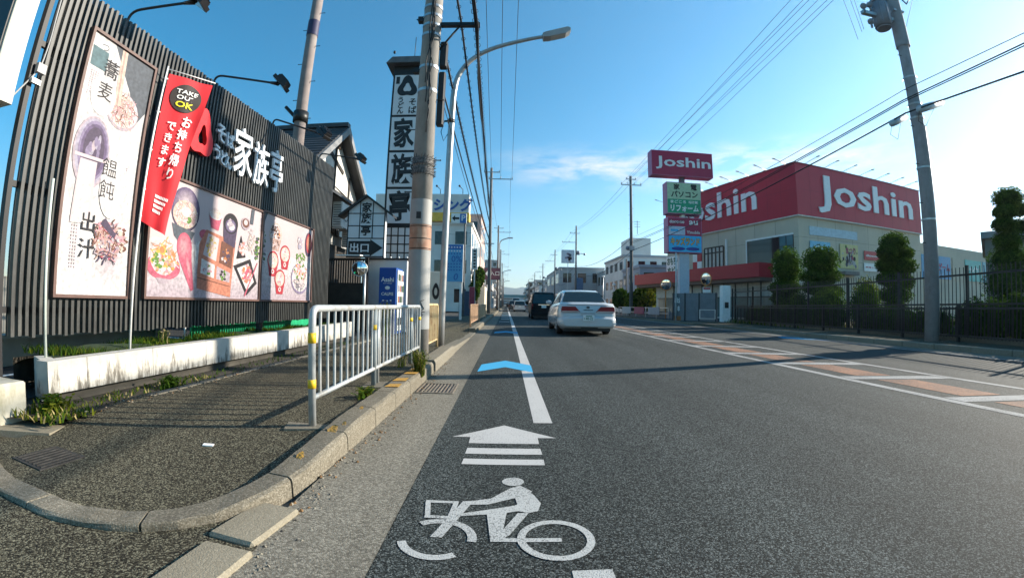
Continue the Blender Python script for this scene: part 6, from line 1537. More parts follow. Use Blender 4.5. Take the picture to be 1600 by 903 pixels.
fit(mb, 'docomo', OQ, X_, Z_, -Y_, lerp(x0, x1, .05), lerp(x0, x1, .48), lerp(z0, z1, .83), lerp(z0, z1, .93), WHITE, .006, .02); fit(mb, 'au', OQ, X_, Z_, -Y_, lerp(x0, x1, .62), lerp(x0, x1, .88), lerp(z0, z1, .80), lerp(z0, z1, .92), WHITE, .006, .02)
fit(mb, 'Y!mobile', OQ, X_, Z_, -Y_, lerp(x0, x1, .55), lerp(x0, x1, .94), lerp(z0, z1, .54), lerp(z0, z1, .63), WHITE, .006, .01); mb.box((lerp(x0, x1, .08), PYL - .0235, lerp(z0, z1, .60)), (lerp(x0, x1, .30), PYL - .0185, lerp(z0, z1, .66)), mat('pylon_blue', (.05, .42, .72), .5))
fit(mb, 'キッズランド', OQ, X_, Z_, -Y_, lerp(x0, x1, .07), lerp(x0, x1, .93), lerp(z0, z1, .20), lerp(z0, z1, .44), SGB, .004, .06); fit(mb, 'キッズランド', (0, PYL - .026, 0), X_, Z_, -Y_, lerp(x0, x1, .08), lerp(x0, x1, .92), lerp(z0, z1, .21), lerp(z0, z1, .43), mat('pylon_orange', (.85, .42, .05), .5), .004, .02)
for f in (.30, .72): mb.ball((lerp(x0, x1, f), PYL - .02, lerp(z0, z1, .11)), (w_ * .2, .006, .13), mat('oval_navy', (.03, .05, .25), .5), 14, 6)
mb.build('lettering', p_)
xp0, xp1 = at(1062, 450, Y=PYL + .2).x, at(1077, 450, Y=PYL + .2).x
mb = MB(); mb.box((xp0, PYL + .2, .1), (xp1, PYL + .62, at(1060, 396, Y=PYL).z + .1), mat('pylon_post', (.46, .48, .54), .5, .06)); mb.build('post', g)
mb = MB(); ztop2 = at(1060, 283, Y=PYL).z; mb.cyl(((xp0 + xp1) / 2, PYL + .4, at(1060, 396, Y=PYL).z), ((xp0 + xp1) / 2, PYL + .4, ztop2 + .5), .22, GALV, 12); mb.build('core', g)

# ============================================================ gate wall, pillar, mirrors on the shop's car park edge
GW = mat('gate_grey', (.15, .16, .175), .6, .1, 3, stain=(.11, .11, .12), stain_amt=.5, sscale=2)
A_, B_ = Vector((11.0, 27.2, .1)), Vector((13.05, 25.0, .1)); d_ = (B_ - A_); u_ = d_.normalized(); n_ = Vector((-u_.y, u_.x, 0)); n_ = -n_ if n_.y > 0 else n_
g = thing('gate_wall', 'grey panelled steel wall at the shop car park entrance below the pylon', 'wall', A_)
mb = MB(); mb.obox(A_, d_, n_ * -.08, Z_ * 1.78, GW); mb.build('panel', g)
mb = MB()
for f in (0, .28, .6, .97): mb.obox(A_ + d_ * f, u_ * .06, n_ * .05, Z_ * 1.8, DARKMETAL)
mb.split('post', g)
mb = MB(); mb.obox(A_ + d_ * .62 + n_ * .02 + Z_ * .15, d_ * .36, Z_ * .6, n_ * .03, GALV); mb.obox(A_ + d_ * .645 + n_ * .022 + Z_ * .2, d_ * .31, Z_ * .5, n_ * .03, GW); mb.build('rail', g)
mb = MB(); fit(mb, '出', A_ + n_ * .01, u_, Z_, n_, .15, .5, 1.15, 1.5, WHITE, .005, .03); fit(mb, '8', A_ + n_ * .01, u_, Z_, n_, .35, .5, .62, .95, WHITE, .005, .03); mb.obox(A_ + n_ * .005 + u_ * .1 + Z_ * .02, u_ * .5, Z_ * .28, n_ * .006, mat('rust_orange', (.30, .12, .04), .8, .3)); mb.split('lettering', g)
q0, q1 = at(1129, 498, Y=24.0), at(1141, 446, Y=24.0)
g = thing('gate_pillar', 'white gate pillar with a small black intercom beside the grey steel wall', 'pillar', (q0.x, 24, .1))
mb = MB(); mb.box((q0.x, 24, .1), (q1.x, 24.4, q1.z), WHITE); mb.build('pillar', g); mb = MB(); mb.box((lerp(q0.x, q1.x, .25), 23.985, .95), (lerp(q0.x, q1.x, .75), 24, 1.3), BLACK); mb.build('intercom', g)
def rmirror(label, px, py, Yd, r_, tilt, rimc, stripes=False):
    q = at(px, py, Y=Yd); g = thing('convex_mirror', label, 'mirror', (q.x, Yd, .1)); nn = Vector((math.sin(tilt), -math.cos(tilt), -.1)).normalized(); u, v = frame(nn); n_ = 18; vs = [q + nn * .06] + [q + (u * math.cos(j * .349) + v * math.sin(j * .349)) * r_ for j in range(n_)]
    mb = MB(); mb.mesh(vs, [(0, 1 + j, 1 + (j + 1) % n_) for j in range(n_)], MIR, True); mb.build('mirror', g)
    mb = MB(); mb.tube([q + (u * math.cos(j * .3696) + v * math.sin(j * .3696)) * r_ for j in range(18)], .035, rimc, 6); mb.build('rim', g)
    mb = MB(); mb.tube([(q.x, Yd + .1, .1), (q.x, Yd + .1, q.z)], .05, rimc, 8); mb.build('pole', g)
ORM = mat('mirror_orange', (.62, .22, .06), .5)
rmirror('round orange rimmed traffic mirror left of the pylon post', 1041, 445, 31, .42, -.3, ORM)
rmirror('round orange rimmed traffic mirror turned sideways under the red shop canopy', 1103, 436, 27, .42, -1.1, ORM)
q = at(1056, 395, Y=26.9); mb = MB(); mb.tube([(q.x, 26.9, .1), (q.x, 26.9, q.z)], .05, mat('flag_pole_grey', (.45, .46, .47), .4), 8); tag(mb.build('banner_pole', keep=(q.x, 26.9, .1)), 'thin pale pole standing just left of the pylon post', 'pole')
g, x0, x1, z0, z1 = sign_box('notice_sign', 'small red and white notice board hung beside the sideways mirror', 'sign', (1098, 449), (1110, 457), 26.6, .04, WHITE, WHITE, 1)
mb = MB(); mb.box((x0 + .03, 26.57, lerp(z0, z1, .6)), (x1 - .03, 26.585, z1 - .02), SHRED2); mb.build('red_line', g)

# ============================================================ black bar fence and the low railing along the right pavement
FA, FB = Vector((11.02, -2.0, .12)), Vector((13.35, 23.6, .12)); fd = FB - FA; fu = fd.normalized(); fn = Vector((-fu.y, fu.x, 0))
BARF = mat('bar_black', (.018, .016, .015), .5, .2)
def bar_fence(name, label, A, B, h, sp, r_, rails, post, m, plinth_h=0):
    d_ = B - A; L_ = d_.length; u = d_.normalized(); g = thing(name, label, 'fence', A)
    mb = MB(); n = int(L_ / sp)
    for i in range(n):
        p = A + u * (i * sp); mb.obox(p - u * r_ + Z_ * plinth_h, u * r_ * 2, Vector((-u.y, u.x, 0)) * r_ * 2, Z_ * (h - plinth_h), m)
    mb.build('bars', g)
    for z in rails: mb = MB(); mb.obox(A + Z_ * z, d_, Vector((-u.y, u.x, 0)) * .045, Z_ * .05, m); mb.build('rail', g)
    k = max(1, int(L_ / post))
    for i in range(k + 1): p = A + u * (L_ * i / k); mb = MB(); mb.obox(p - u * .03 - Vector((-u.y, u.x, 0)) * .02, u * .06, Vector((-u.y, u.x, 0)) * .08, Z_ * (h + .04), m); mb.build('post', g)
    return g
bar_fence('bar_fence', 'tall black vertical bar fence in front of the clipped trees and shop', FA, FB, 1.95, .13, .008, (.95, 1.72), 2.4, BARF, .12)
low = bar_fence('bar_fence', 'low black bar railing running along the pavement before the tall fence', FA - Vector((.42, 0, 0)), FB - Vector((.40, 1.0, 0)), .92, .10, .010, (.14, .84), 2.0, BARF, .12)
mb = MB(); mb.obox(FA - Vector((.1, 0, .02)), fd, Vector((.3, 0, 0)), Z_ * .16, KERB); tag(mb.build('fence_plinth', keep=FA), 'low concrete footing under the tall black fence', 'footing')
mb = MB(); sheet(mb, [(FA.x + .1, FA.y - .5), (30, FA.y - .5), (17.5, 24), (FB.x + .1, 24)], .132, SOIL); setting('planting_bed', mb)
mb = MB(); blades(mb, 1500, (12.4, 15), (6, 23), lambda x, y: .13, (.08, .28), .9, (LEAF, LEAFD, LEAFY), .02); tag(mb.build('ground_cover'), kind='stuff')

# ============================================================ clipped trees and bushes
def leaf_cloud(mb, c, r, n, size, mats, rnd, shell=.66, core=None, squash=None):
    c = Vector(c); rx, ry, rz = r
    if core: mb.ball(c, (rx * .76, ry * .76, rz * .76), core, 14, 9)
    for _ in range(n):
        while True:
            d_ = Vector((rnd.gauss(0, 1), rnd.gauss(0, 1), rnd.gauss(0, 1)))
            if d_.length > .01: break
        d_.normalize(); f = shell + (1.04 - shell) * rnd.random() ** .6
        f *= 1 + .06 * math.sin(d_.x * 9 + d_.z * 7 + c.x) + .05 * math.sin(d_.y * 13 + d_.z * 11) + (.10 * rnd.random() if rnd.random() < .12 else 0)
        p = c + Vector((d_.x * rx, d_.y * ry, d_.z * rz)) * f
        nn = (d_ * .9 + Vector((rnd.uniform(-1, 1), rnd.uniform(-1, 1), rnd.uniform(-.4, 1))) * .9).normalized(); u, v = frame(nn); a = rnd.uniform(0, 6.28); uu = u * math.cos(a) + v * math.sin(a); vv = nn.cross(uu)
        s_ = size * rnd.uniform(.6, 1.35); mb.face([p - uu * s_, p + vv * s_ * .55, p + uu * s_, p - vv * s_ * .55], rnd.choice(mats))
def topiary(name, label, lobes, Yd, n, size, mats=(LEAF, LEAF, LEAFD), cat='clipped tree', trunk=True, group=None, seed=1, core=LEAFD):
    rnd = random.Random(seed); xs = []; mb = MB(); low_ = 9
    for (x0, y0, x1, y1, dy) in lobes:
        a_, b_ = at(x0, (y0 + y1) / 2, Y=Yd + dy), at(x1, (y0 + y1) / 2, Y=Yd + dy); t_, m_ = at((x0 + x1) / 2, y0, Y=Yd + dy), at((x0 + x1) / 2, y1, Y=Yd + dy)
        rx = (b_.x - a_.x) / 2 * .86; rz = (t_.z - m_.z) / 2 * 1.22; c = Vector(((a_.x + b_.x) / 2, Yd + dy, (t_.z + m_.z) / 2)); xs.append(c.x); low_ = min(low_, c.z)
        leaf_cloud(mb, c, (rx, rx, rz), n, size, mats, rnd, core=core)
    bx = sum(xs) / len(xs); g = thing(name, label, cat, (bx, Yd, .12), group); mb.build('crown', g)
    if trunk:
        mb = MB(); mb.tube([(bx, Yd, .1), (bx + .05, Yd, low_ * .6), (bx, Yd + .05, low_ + .8)], [.11, .09, .05], WOOD, 8)
        for k in range(4): a = k * 1.6; mb.tube([(bx, Yd, .3 + .2 * k), (bx + math.cos(a) * .3, Yd + math.sin(a) * .3, .7 + .3 * k)], [.05, .02], WOOD, 6)
        mb.build('trunk', g)
    return g
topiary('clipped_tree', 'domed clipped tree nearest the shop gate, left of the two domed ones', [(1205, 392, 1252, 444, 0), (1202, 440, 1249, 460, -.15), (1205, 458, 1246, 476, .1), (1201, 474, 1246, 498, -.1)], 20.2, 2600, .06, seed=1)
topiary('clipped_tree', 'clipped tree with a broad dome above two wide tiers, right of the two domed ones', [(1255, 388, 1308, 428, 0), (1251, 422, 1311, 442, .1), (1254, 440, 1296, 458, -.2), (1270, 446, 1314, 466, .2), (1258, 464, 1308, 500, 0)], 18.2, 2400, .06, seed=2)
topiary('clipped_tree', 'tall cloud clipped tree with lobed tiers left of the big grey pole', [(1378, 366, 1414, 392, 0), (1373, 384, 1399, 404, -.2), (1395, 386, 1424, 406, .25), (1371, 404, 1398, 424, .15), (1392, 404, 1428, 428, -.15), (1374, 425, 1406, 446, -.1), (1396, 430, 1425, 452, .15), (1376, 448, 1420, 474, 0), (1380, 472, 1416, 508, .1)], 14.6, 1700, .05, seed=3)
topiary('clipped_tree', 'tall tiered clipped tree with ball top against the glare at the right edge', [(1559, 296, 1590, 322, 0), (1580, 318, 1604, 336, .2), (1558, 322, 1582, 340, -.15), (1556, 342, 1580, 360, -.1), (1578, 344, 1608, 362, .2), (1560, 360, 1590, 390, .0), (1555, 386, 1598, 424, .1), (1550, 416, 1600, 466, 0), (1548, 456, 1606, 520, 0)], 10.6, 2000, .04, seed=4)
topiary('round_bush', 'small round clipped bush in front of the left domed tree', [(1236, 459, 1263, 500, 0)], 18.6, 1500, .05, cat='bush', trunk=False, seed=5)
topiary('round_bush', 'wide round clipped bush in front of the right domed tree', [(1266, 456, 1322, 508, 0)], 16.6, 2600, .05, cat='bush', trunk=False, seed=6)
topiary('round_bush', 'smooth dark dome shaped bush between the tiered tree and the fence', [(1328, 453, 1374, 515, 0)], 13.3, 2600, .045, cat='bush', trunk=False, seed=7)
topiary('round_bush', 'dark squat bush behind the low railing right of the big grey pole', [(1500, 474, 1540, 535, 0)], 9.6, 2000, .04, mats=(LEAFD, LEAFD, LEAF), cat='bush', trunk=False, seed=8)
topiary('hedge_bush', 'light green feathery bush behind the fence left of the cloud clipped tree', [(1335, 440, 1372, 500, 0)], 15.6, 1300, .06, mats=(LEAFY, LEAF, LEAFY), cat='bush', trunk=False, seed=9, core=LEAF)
def hedge_row(label, y0, y1, h, seed):
    rnd = random.Random(seed); mb = MB(); y = y0
    while y < y1:
        x = 11.62 + (y - 4.6) * .091 + .75; hh = h * rnd.uniform(.85, 1.1); leaf_cloud(mb, (x, y, .1 + hh * .5), (.5, .55, hh * .55), 420, .06, (LEAFD, LEAFD, LEAF), rnd, core=LEAFD); y += .62
    tag(mb.build('hedge', keep=(12.6, (y0 + y1) / 2, .12)), label, 'hedge')
hedge_row('low dark hedge behind the bar fence between the big grey pole and the right edge', -1.5, 9.0, 1.25, 31)
hedge_row('low dark hedge behind the bar fence between the dome bush and the big grey pole', 9.9, 13.0, 1.0, 32)
hedge_row('low dark hedge behind the bar fence below the domed clipped trees', 15.0, 22.5, 1.0, 33)
topiary('roadside_bush', 'big leafy green bush across the road behind the sedan, right of the twin armed pole', [(985, 452, 1030, 484, 0), (1000, 447, 1037, 482, .5), (975, 460, 1005, 486, -.4)], 44, 1500, .2, mats=(LEAF, LEAFD, LEAFY, LEAFY), cat='bush', trunk=False, seed=10)
topiary('roadside_bush', 'small green bush across the road behind the sedan, left of the twin armed pole', [(956, 454, 984, 478, 0)], 46, 1200, .2, mats=(LEAF, LEAFD, LEAF), cat='bush', trunk=False, seed=11)
topiary('roadside_tree', 'leafy roadside tree behind the narrow upright sign on the left', [(737, 425, 752, 452, 0), (742, 420, 757, 444, .6), (733, 440, 750, 466, -.4)], 46, 900, .22, mats=(LEAF, LEAFD), cat='tree', seed=12)
# grey house block at the right edge
p0 = at(1541, 420, Y=13.5); p0.z = .1; hz = at(1545, 366, Y=13.5).z; dv = Vector((p0.x, p0.y, 0)).normalized(); dw = Vector((dv.y, -dv.x, 0))
g = thing('grey_house', 'plain grey brown house block behind the tiered tree at the right edge', 'house', p0); HG = mat('house_grey', (.20, .185, .165), .85, .1, 1)
mb = MB(); mb.obox(p0, dv * 9, dw * 12, Z_ * (hz - .35), HG); mb.build('wall', g)
mb = MB(); mb.obox(p0 - dv * .2 - dw * .15 + Z_ * (hz - .34), dv * 9.4, dw * 12.3, Z_ * .3, mat('house_roof', (.25, .25, .25), .6)); mb.build('roof', g)
for k in range(4): mb = MB(); mb.obox(p0 + dw * (1 + k * 2.6) - dv * .03 + Z_ * 2.3, dw * 1.5, Z_ * 1.1, dv * .025, GLASSD); mb.build('window', g)

# ============================================================ far right side
g, x0, x1, z0, z1 = sign_box('billboard', 'tall white billboard with faint blue figure on a single post across the road', 'billboard', (878, 390), (898, 411), 84, .5, mat('bill_face', (.46, .53, .60), .5, .1, .6), GALV, 1)
mb = MB(); rr = random.Random(9)
for i in range(14): c = Vector((lerp(x0, x1, rr.gauss(.6, .12)), 83.97, lerp(z0, z1, rr.gauss(.4, .15)))); mb.prism([(.25 * math.cos(k * 1.1), .25 * math.sin(k * 1.1)) for k in range(6)], c, X_, Z_, (0, .01, 0), P_[rr.choice(['steam', 'lilac', 'grey', 'white'])])
mb.build('print', g)
xw0, xw1 = at(875, 440, Y=95).x, at(944, 440, Y=95).x
win_building('warehouse', 'long flat grey warehouse behind the sedan below the billboard', (xw0, 95, .1), (xw1, 125, at(905, 420, Y=95).z), BW3, 2, 3, face='W')
xw2 = at(976, 440, Y=88).x
win_building('warehouse', 'lower grey annex with white parapet behind the sedan', (at(944, 440, Y=88).x, 88, .1), (xw2, 100, at(960, 425, Y=88).z), BW3, 2, 4, roof=BW1, face='W')
mb = MB(); q0, q1 = at(900, 434, Y=94.6), at(911, 470, Y=94.6); mb.box((q0.x, 94.6, .1), (q1.x, 94.95, q0.z), mat('door_blue', (.06, .12, .22), .5)); tag(mb.build('shutter_door', keep=(q0.x, 94.6, .1)), 'dark blue tall shutter on the flat grey warehouse', 'door')
yh = 62
xh0, xh1 = at(975, 420, Y=yh).x, at(1048, 420, Y=yh).x
g = win_building('apartment_house', 'white three storey house block with balconies behind the twin armed pole', (xh0, yh, .1), (xh1, yh + 12, at(1000, 402, Y=yh).z), BW1, 3, 4, roof=BW3, face='W')
mb = MB(); q0, q1 = at(993, 405, Y=yh), at(1027, 368, Y=yh); mb.box((q0.x, yh + 3, q0.z - .5), (q1.x, yh + 8, q1.z), BW1); mb.build('roof_room', g)
mb = MB(); q0, q1 = at(1007, 412, Y=yh - 1), at(1044, 425, Y=yh - 1); mb.box((q0.x, yh - 1.2, q1.z), (q1.x, yh - .05, q1.z + 1.0), BW1); mb.build('balcony', g)
mb = MB(); q = at(996, 366, Y=yh + 4); mb.tube([q, q + Z_ * 2.2], .04, DARKMETAL, 5)
for k in range(3): mb.tube([q + Vector((-.5, 0, 1.2 + k * .4)), q + Vector((.5, 0, 1.2 + k * .4))], .025, DARKMETAL, 4)
mb.build('antenna', g)
xs0 = at(1000, 440, Y=52).x; win_building('grey_shop', 'low blue grey building between the white house block and the red canopy', (xs0, 52, .1), (xs0 + 7, 60, at(1015, 418, Y=52).z), mat('far_bluegrey', (.27, .30, .36), .7, .08, .6), 2, 3, face='W')
# guard rail with advertising boards at the car park edge
A_, B_ = Vector((10.9, 40.5, .1)), Vector((12.0, 30.5, .1)); d_ = B_ - A_
g = thing('guard_rail', 'low grey guard rail hung with notice boards in front of the bush across the road', 'guard rail', A_)
mb = MB(); mb.obox(A_ + Z_ * .78, d_, Vector((.05, 0, 0)), Z_ * .06, GALV); mb.obox(A_ + Z_ * .35, d_, Vector((.05, 0, 0)), Z_ * .06, GALV); mb.obox(A_ + Vector((.3, 0, 0)), d_, Vector((.1, 0, 0)), Z_ * .5, GW)
mb.build('rails', g)
for i in range(6): p = A_ + d_ * (i / 5); mb = MB(); mb.box((p.x, p.y, .1), (p.x + .07, p.y + .07, .95), GALV); mb.build('post', g)
for i in range(3): p = A_ + d_ * (.1 + i * .28); mb = MB(); mb.obox(p + Vector((-.05, 0, .25)), d_ * .2, Z_ * .6, Vector((.03, 0, 0)), (P_['white'], P_['rose'], P_['cream'])[i]); mb.build('notice', g)
for (px, py, Yd, lab) in ((960, 445, 60, 'thin lamp on a short mast behind the sedan roof'), (943, 432, 75, 'slim white lamp mast in front of the grey annex')):
    q = at(px, py, Y=Yd); g = thing('lamp_mast', lab, 'lamp', (q.x, Yd, .1)); mb = MB(); mb.tube([(q.x, Yd, .1), (q.x, Yd, q.z)], .06, GALV, 6); mb.build('mast', g); mb = MB(); mb.ball((q.x, Yd, q.z), (.3, .3, .18), WHITE, 8, 5); mb.build('head', g)
q = at(979, 420, Y=48); mb = MB(); mb.tube([(q.x, 48, .1), (q.x, 48, at(979, 405, Y=48).z)], .09, mat('pole_dark', (.13, .13, .13), .8, .15, 5), 8); tag(mb.build('mast', keep=(q.x, 48, .1)), 'dark slim mast left of the white house block', 'mast')
# rows of houses towards the end of the road: name, label, x0, x1, y0, y1, height, material
ROW = [('cream shop house with dark windows, nearest on the left past the side street', -13, -4.2, 70, 84, 6.5, BW2), ('brown house at the left kerb beyond the maroon arrow sign', -11, -4, 88, 100, 8, BW5), ('white tall narrow house at the left kerb in the distance', -10, -3.6, 106, 116, 10, BW1), ('grey block at the left kerb far down the road', -12, -3.6, 122, 145, 9, BW3), ('pink grey block at the left kerb near the road end', -12, -3.6, 150, 180, 11, BW4), ('pale far block on the left before the footbridge', -14, -3.8, 190, 230, 12, BW2),
       ('dark grey block right of the far minivan', 13, 22, 132, 150, 7.5, BW3), ('pale block over the dark van', 13, 24, 190, 215, 12, BW3), ('brown block left of the pale block over the van', 12, 20, 225, 260, 13, BW5), ('white low house on the right beyond the poles', 12, 24, 155, 180, 8, BW1), ('broad grey block at the road end left of centre', -30, -6, 330, 370, 16, BW3), ('flat cream block at the road end right of centre', 14, 60, 290, 340, 13, BW2), ('bluish long block closing the end of the road', -40, 45, 560, 600, 13, BW3)]
rr = random.Random(12)
for lab, xa, xb, ya, yb, h, m in ROW:
    g = win_building('town_building', lab, (xa, ya, 0), (xb, yb, h), m, max(2, int(h / 3)), 3, face='E' if xa < 0 else 'W', roof=BW3)
    mb = MB(); x = lerp(xa, xb, rr.uniform(.3, .7)); mb.box((x - 1, ya + 2, h + .36), (x + 1, ya + 4, h + rr.uniform(1.5, 2.6)), BW1); mb.build('roof_tank', g)
    xs = xb if xa < 0 else xa; sg = 1 if xa < 0 else -1
    for j in range(1, max(2, int(h / 3))): z = j * h / max(2, int(h / 3)); mb = MB(); mb.box((min(xs, xs + sg * .9), ya + .6, z), (max(xs, xs + sg * .9), yb - .6, z + 1.0), BW1 if rr.random() < .6 else BW3); mb.build('balcony', g)
    mb = MB(); x = lerp(xa, xb, .8 if xa < 0 else .2); mb.tube([(x, ya + 1, h), (x, ya + 1, h + 2.4)], .05, DARKMETAL, 5)
    for k in range(3): mb.tube([(x - .5, ya + 1, h + 1.4 + k * .4), (x + .5, ya + 1, h + 1.4 + k * .4)], .03, DARKMETAL, 4)
    mb.build('antenna', g)
g = thing('footbridge', 'pale green pedestrian bridge spanning the far end of the road', 'footbridge', (0, 250, 0)); FBM = mat('bridge_green', (.30, .44, .42), .6)
mb = MB(); mb.box((-5, 249, 5.2), (16, 251, 5.7), FBM); mb.build('deck', g); mb = MB(); mb.box((-5, 248.9, 5.7), (16, 248.96, 6.8), FBM); mb.build('parapet', g)
for x in (-3.5, 12.5): mb = MB(); mb.box((x - .3, 249.6, 0), (x + .3, 250.4, 5.2), FBM); mb.build('column', g)
# hills
mb = MB(); HILL = mat('forest_hill', (.035, .06, .03), .9, .25, .004)
rr = random.Random(4); n = 90; ridge = []
for i in range(n + 1):
    t = i / n; x = lerp(-4200, 4200, t); h = 95 + 40 * math.sin(t * 9 + 1) + 26 * math.sin(t * 23 + .4) + 12 * math.sin(t * 57) + 150 * math.exp(-((x + 300) / 750) ** 2) + 60 * math.exp(-((x - 350) / 500) ** 2) + 160 * math.exp(-((x + 1700) / 700) ** 2) + 120 * math.exp(-((x - 1900) / 800) ** 2); ridge.append((x, max(25, h)))
vs = []; m_ = 10
for x, h in ridge:
    for j in range(m_ + 1): f = j / m_; vs.append((x + 40 * math.sin(j * 2 + x * .01), 4300 + 900 * f, h * math.sin(f * math.pi / 2) ** 1.3 * (1 + .06 * math.sin(x * .02 + j)) - 2))
mb.mesh(vs, [(i * (m_ + 1) + j, (i + 1) * (m_ + 1) + j, (i + 1) * (m_ + 1) + j + 1, i * (m_ + 1) + j + 1) for i in range(n) for j in range(m_)], HILL, True)
setting('hills', mb)

# ============================================================ vehicles (built about the ground point under the rear bumper, driving along +Y)
CARW = mat('car_white', (.50, .52, .53), .22, .02, 2, spec=.5, coat=.6)
CARB = mat('car_black', (.006, .007, .009), .5, .05, 2, spec=.14, coat=0)
CARG = mat('car_glass', (.010, .018, .018), .05, .1, 2, spec=.8)
TAILR = mat('tail_red', (.22, .006, .012), .35, .1, 10, spec=.3)
TAILW = mat('tail_clear', (.55, .45, .45), .2, .05)
CHROME = mat('chrome', (.6, .6, .6), .15, .05, metal=1)
PLATE = mat('plate_white', (.70, .72, .72), .4, .03)
PLATEG = mat('plate_green', (.02, .14, .07), .5)
def hull(mb, secs, m, n=10):
    """loft: each section (y, half width at sill, half width at belt, z sill, z belt, crown) joined along Y"""
    R_ = []
    for (y, ws, wb, z0, z1, cr) in secs:
        pts = []
        prof = [(ws * .92, z0), (ws, z0 + (z1 - z0) * .18), (max(ws, wb) * 1.01, z0 + (z1 - z0) * .5), (wb, z0 + (z1 - z0) * .84), (wb * .93, z1 - .0), (wb * .55, z1 + cr * .75), (0, z1 + cr)]
        pts = [Vector((x, y, z)) for x, z in prof] + [Vector((-x, y, z)) for x, z in prof[::-1][1:]]
        R_.append(pts)
    k = len(R_[0]); vs = [p for r in R_ for p in r]
    fs = [(i * k + j, i * k + (j + 1) % k, (i + 1) * k + (j + 1) % k, (i + 1) * k + j) for i in range(len(R_) - 1) for j in range(k)]
    fs = [tuple(reversed(f)) for f in fs]
    fs += [tuple(range(k)), tuple((len(R_) - 1) * k + j for j in range(k - 1, -1, -1))]
    mb.mesh(vs, fs[:-2], m, True); mb.mesh(vs, fs[-2:], m)
def wheel(g, x, y, r=.31, w_=.19):
    s_ = 1 if x > 0 else -1
    mb = MB(); mb.tube([(x - s_ * w_ / 2, y, r), (x - s_ * w_ / 2 * .8, y, r), (x + s_ * w_ / 2 * .8, y, r), (x + s_ * w_ / 2, y, r)], [r * .9, r, r, r * .9], RUBBER, 22); wh = mb.build('wheel', g)
    mb = MB(); mb.cyl((x + s_ * w_ / 2, y, r), (x + s_ * (w_ / 2 + .012), y, r), r * .64, CHROME, 18)
    for k in range(6): a = k * 1.047; mb.obox((x + s_ * (w_ / 2 + .012), y, r), (s_ * .008, 0, 0), Vector((0, math.cos(a), math.sin(a))) * r * .55, Vector((0, -math.sin(a), math.cos(a))) * .05, GALV)
    mb.build('rim', wh)
def plate_on(g, y, z, yellow=False, txt='40-22'):
    mb = MB(); mb.box((-.165, y - .012, z - .085), (.165, y, z + .085), PLATE); p_ = mb.build('number_plate', g)
    mb = MB(); fit(mb, txt, (0, y - .014, z), X_, Z_, -Y_, -.09, .13, -.06, .02, PLATEG, .002, .02); fit(mb, 'あ', (0, y - .014, z), X_, Z_, -Y_, -.145, -.105, -.04, .0, PLATEG, .002, .02); mb.box((-.09, y - .0145, z + .035), (.10, y - .0125, z + .062), PLATEG); mb.build('plate_characters', p_)
# --- white sedan
g = thing('sedan_car', 'white four door saloon car ahead in the lane, seen from behind', 'car', (0, 0, 0))
mb = MB(); hull(mb, [(0.0, .74, .76, .26, .60, .02), (.04, .82, .82, .24, .88, .02), (.12, .845, .84, .22, .965, .025), (.5, .86, .845, .20, .985, .03), (.95, .865, .85, .20, .985, .03), (1.6, .87, .855, .18, .95, .03), (2.9, .87, .855, .18, .93, .03), (3.5, .865, .84, .18, .92, .03), (4.2, .85, .80, .2, .82, .03), (4.65, .80, .74, .24, .70, .02), (4.74, .68, .66, .3, .6, .02)], CARW); body = mb.build('body', g)
mb = MB()
def greenhouse(mb, secs, m):
    R_ = [[Vector((wb, y, zb)), Vector((wr, y2, zr - .05)), Vector((wr * .86, y2, zr)), Vector((0, y2, zr + .015)), Vector((-wr * .86, y2, zr)), Vector((-wr, y2, zr - .05)), Vector((-wb, y, zb))] for (y, wb, zb, y2, wr, zr) in secs]
    k = 7; vs = [p for r in R_ for p in r]; mb.mesh(vs, [tuple(reversed((i * k + j, i * k + j + 1, (i + 1) * k + j + 1, (i + 1) * k + j))) for i in range(len(R_) - 1) for j in range(k - 1)], m, True); mb.mesh(vs, [(0, 1, 2, 3, 4, 5, 6), tuple((len(R_) - 1) * k + j for j in (6, 5, 4, 3, 2, 1, 0))], m)
greenhouse(mb, [(.72, .74, .97, 1.28, .58, 1.36), (1.0, .76, .965, 1.5, .60, 1.40), (2.0, .77, .95, 2.0, .61, 1.415), (2.6, .77, .94, 2.5, .60, 1.405), (3.45, .74, .92, 2.75, .57, 1.36)], CARW); mb.build('roof', g)
mb = MB(); z_a, z_b = 1.0, 1.325; off_ = Vector((0, -.018, .012))
mb.face([Vector((-.68, .79, 1.01)) + off_, Vector((.68, .79, 1.01)) + off_, Vector((.56, 1.215, 1.325)) + off_, Vector((-.56, 1.215, 1.325)) + off_], CARG); mb.build('rear_window', g)
mb = MB(); mb.box((.10, .93, 1.03), (.46, 1.05, 1.09), mat('parcel_pale', (.45, .45, .42), .7)); mb.build('parcel', g)
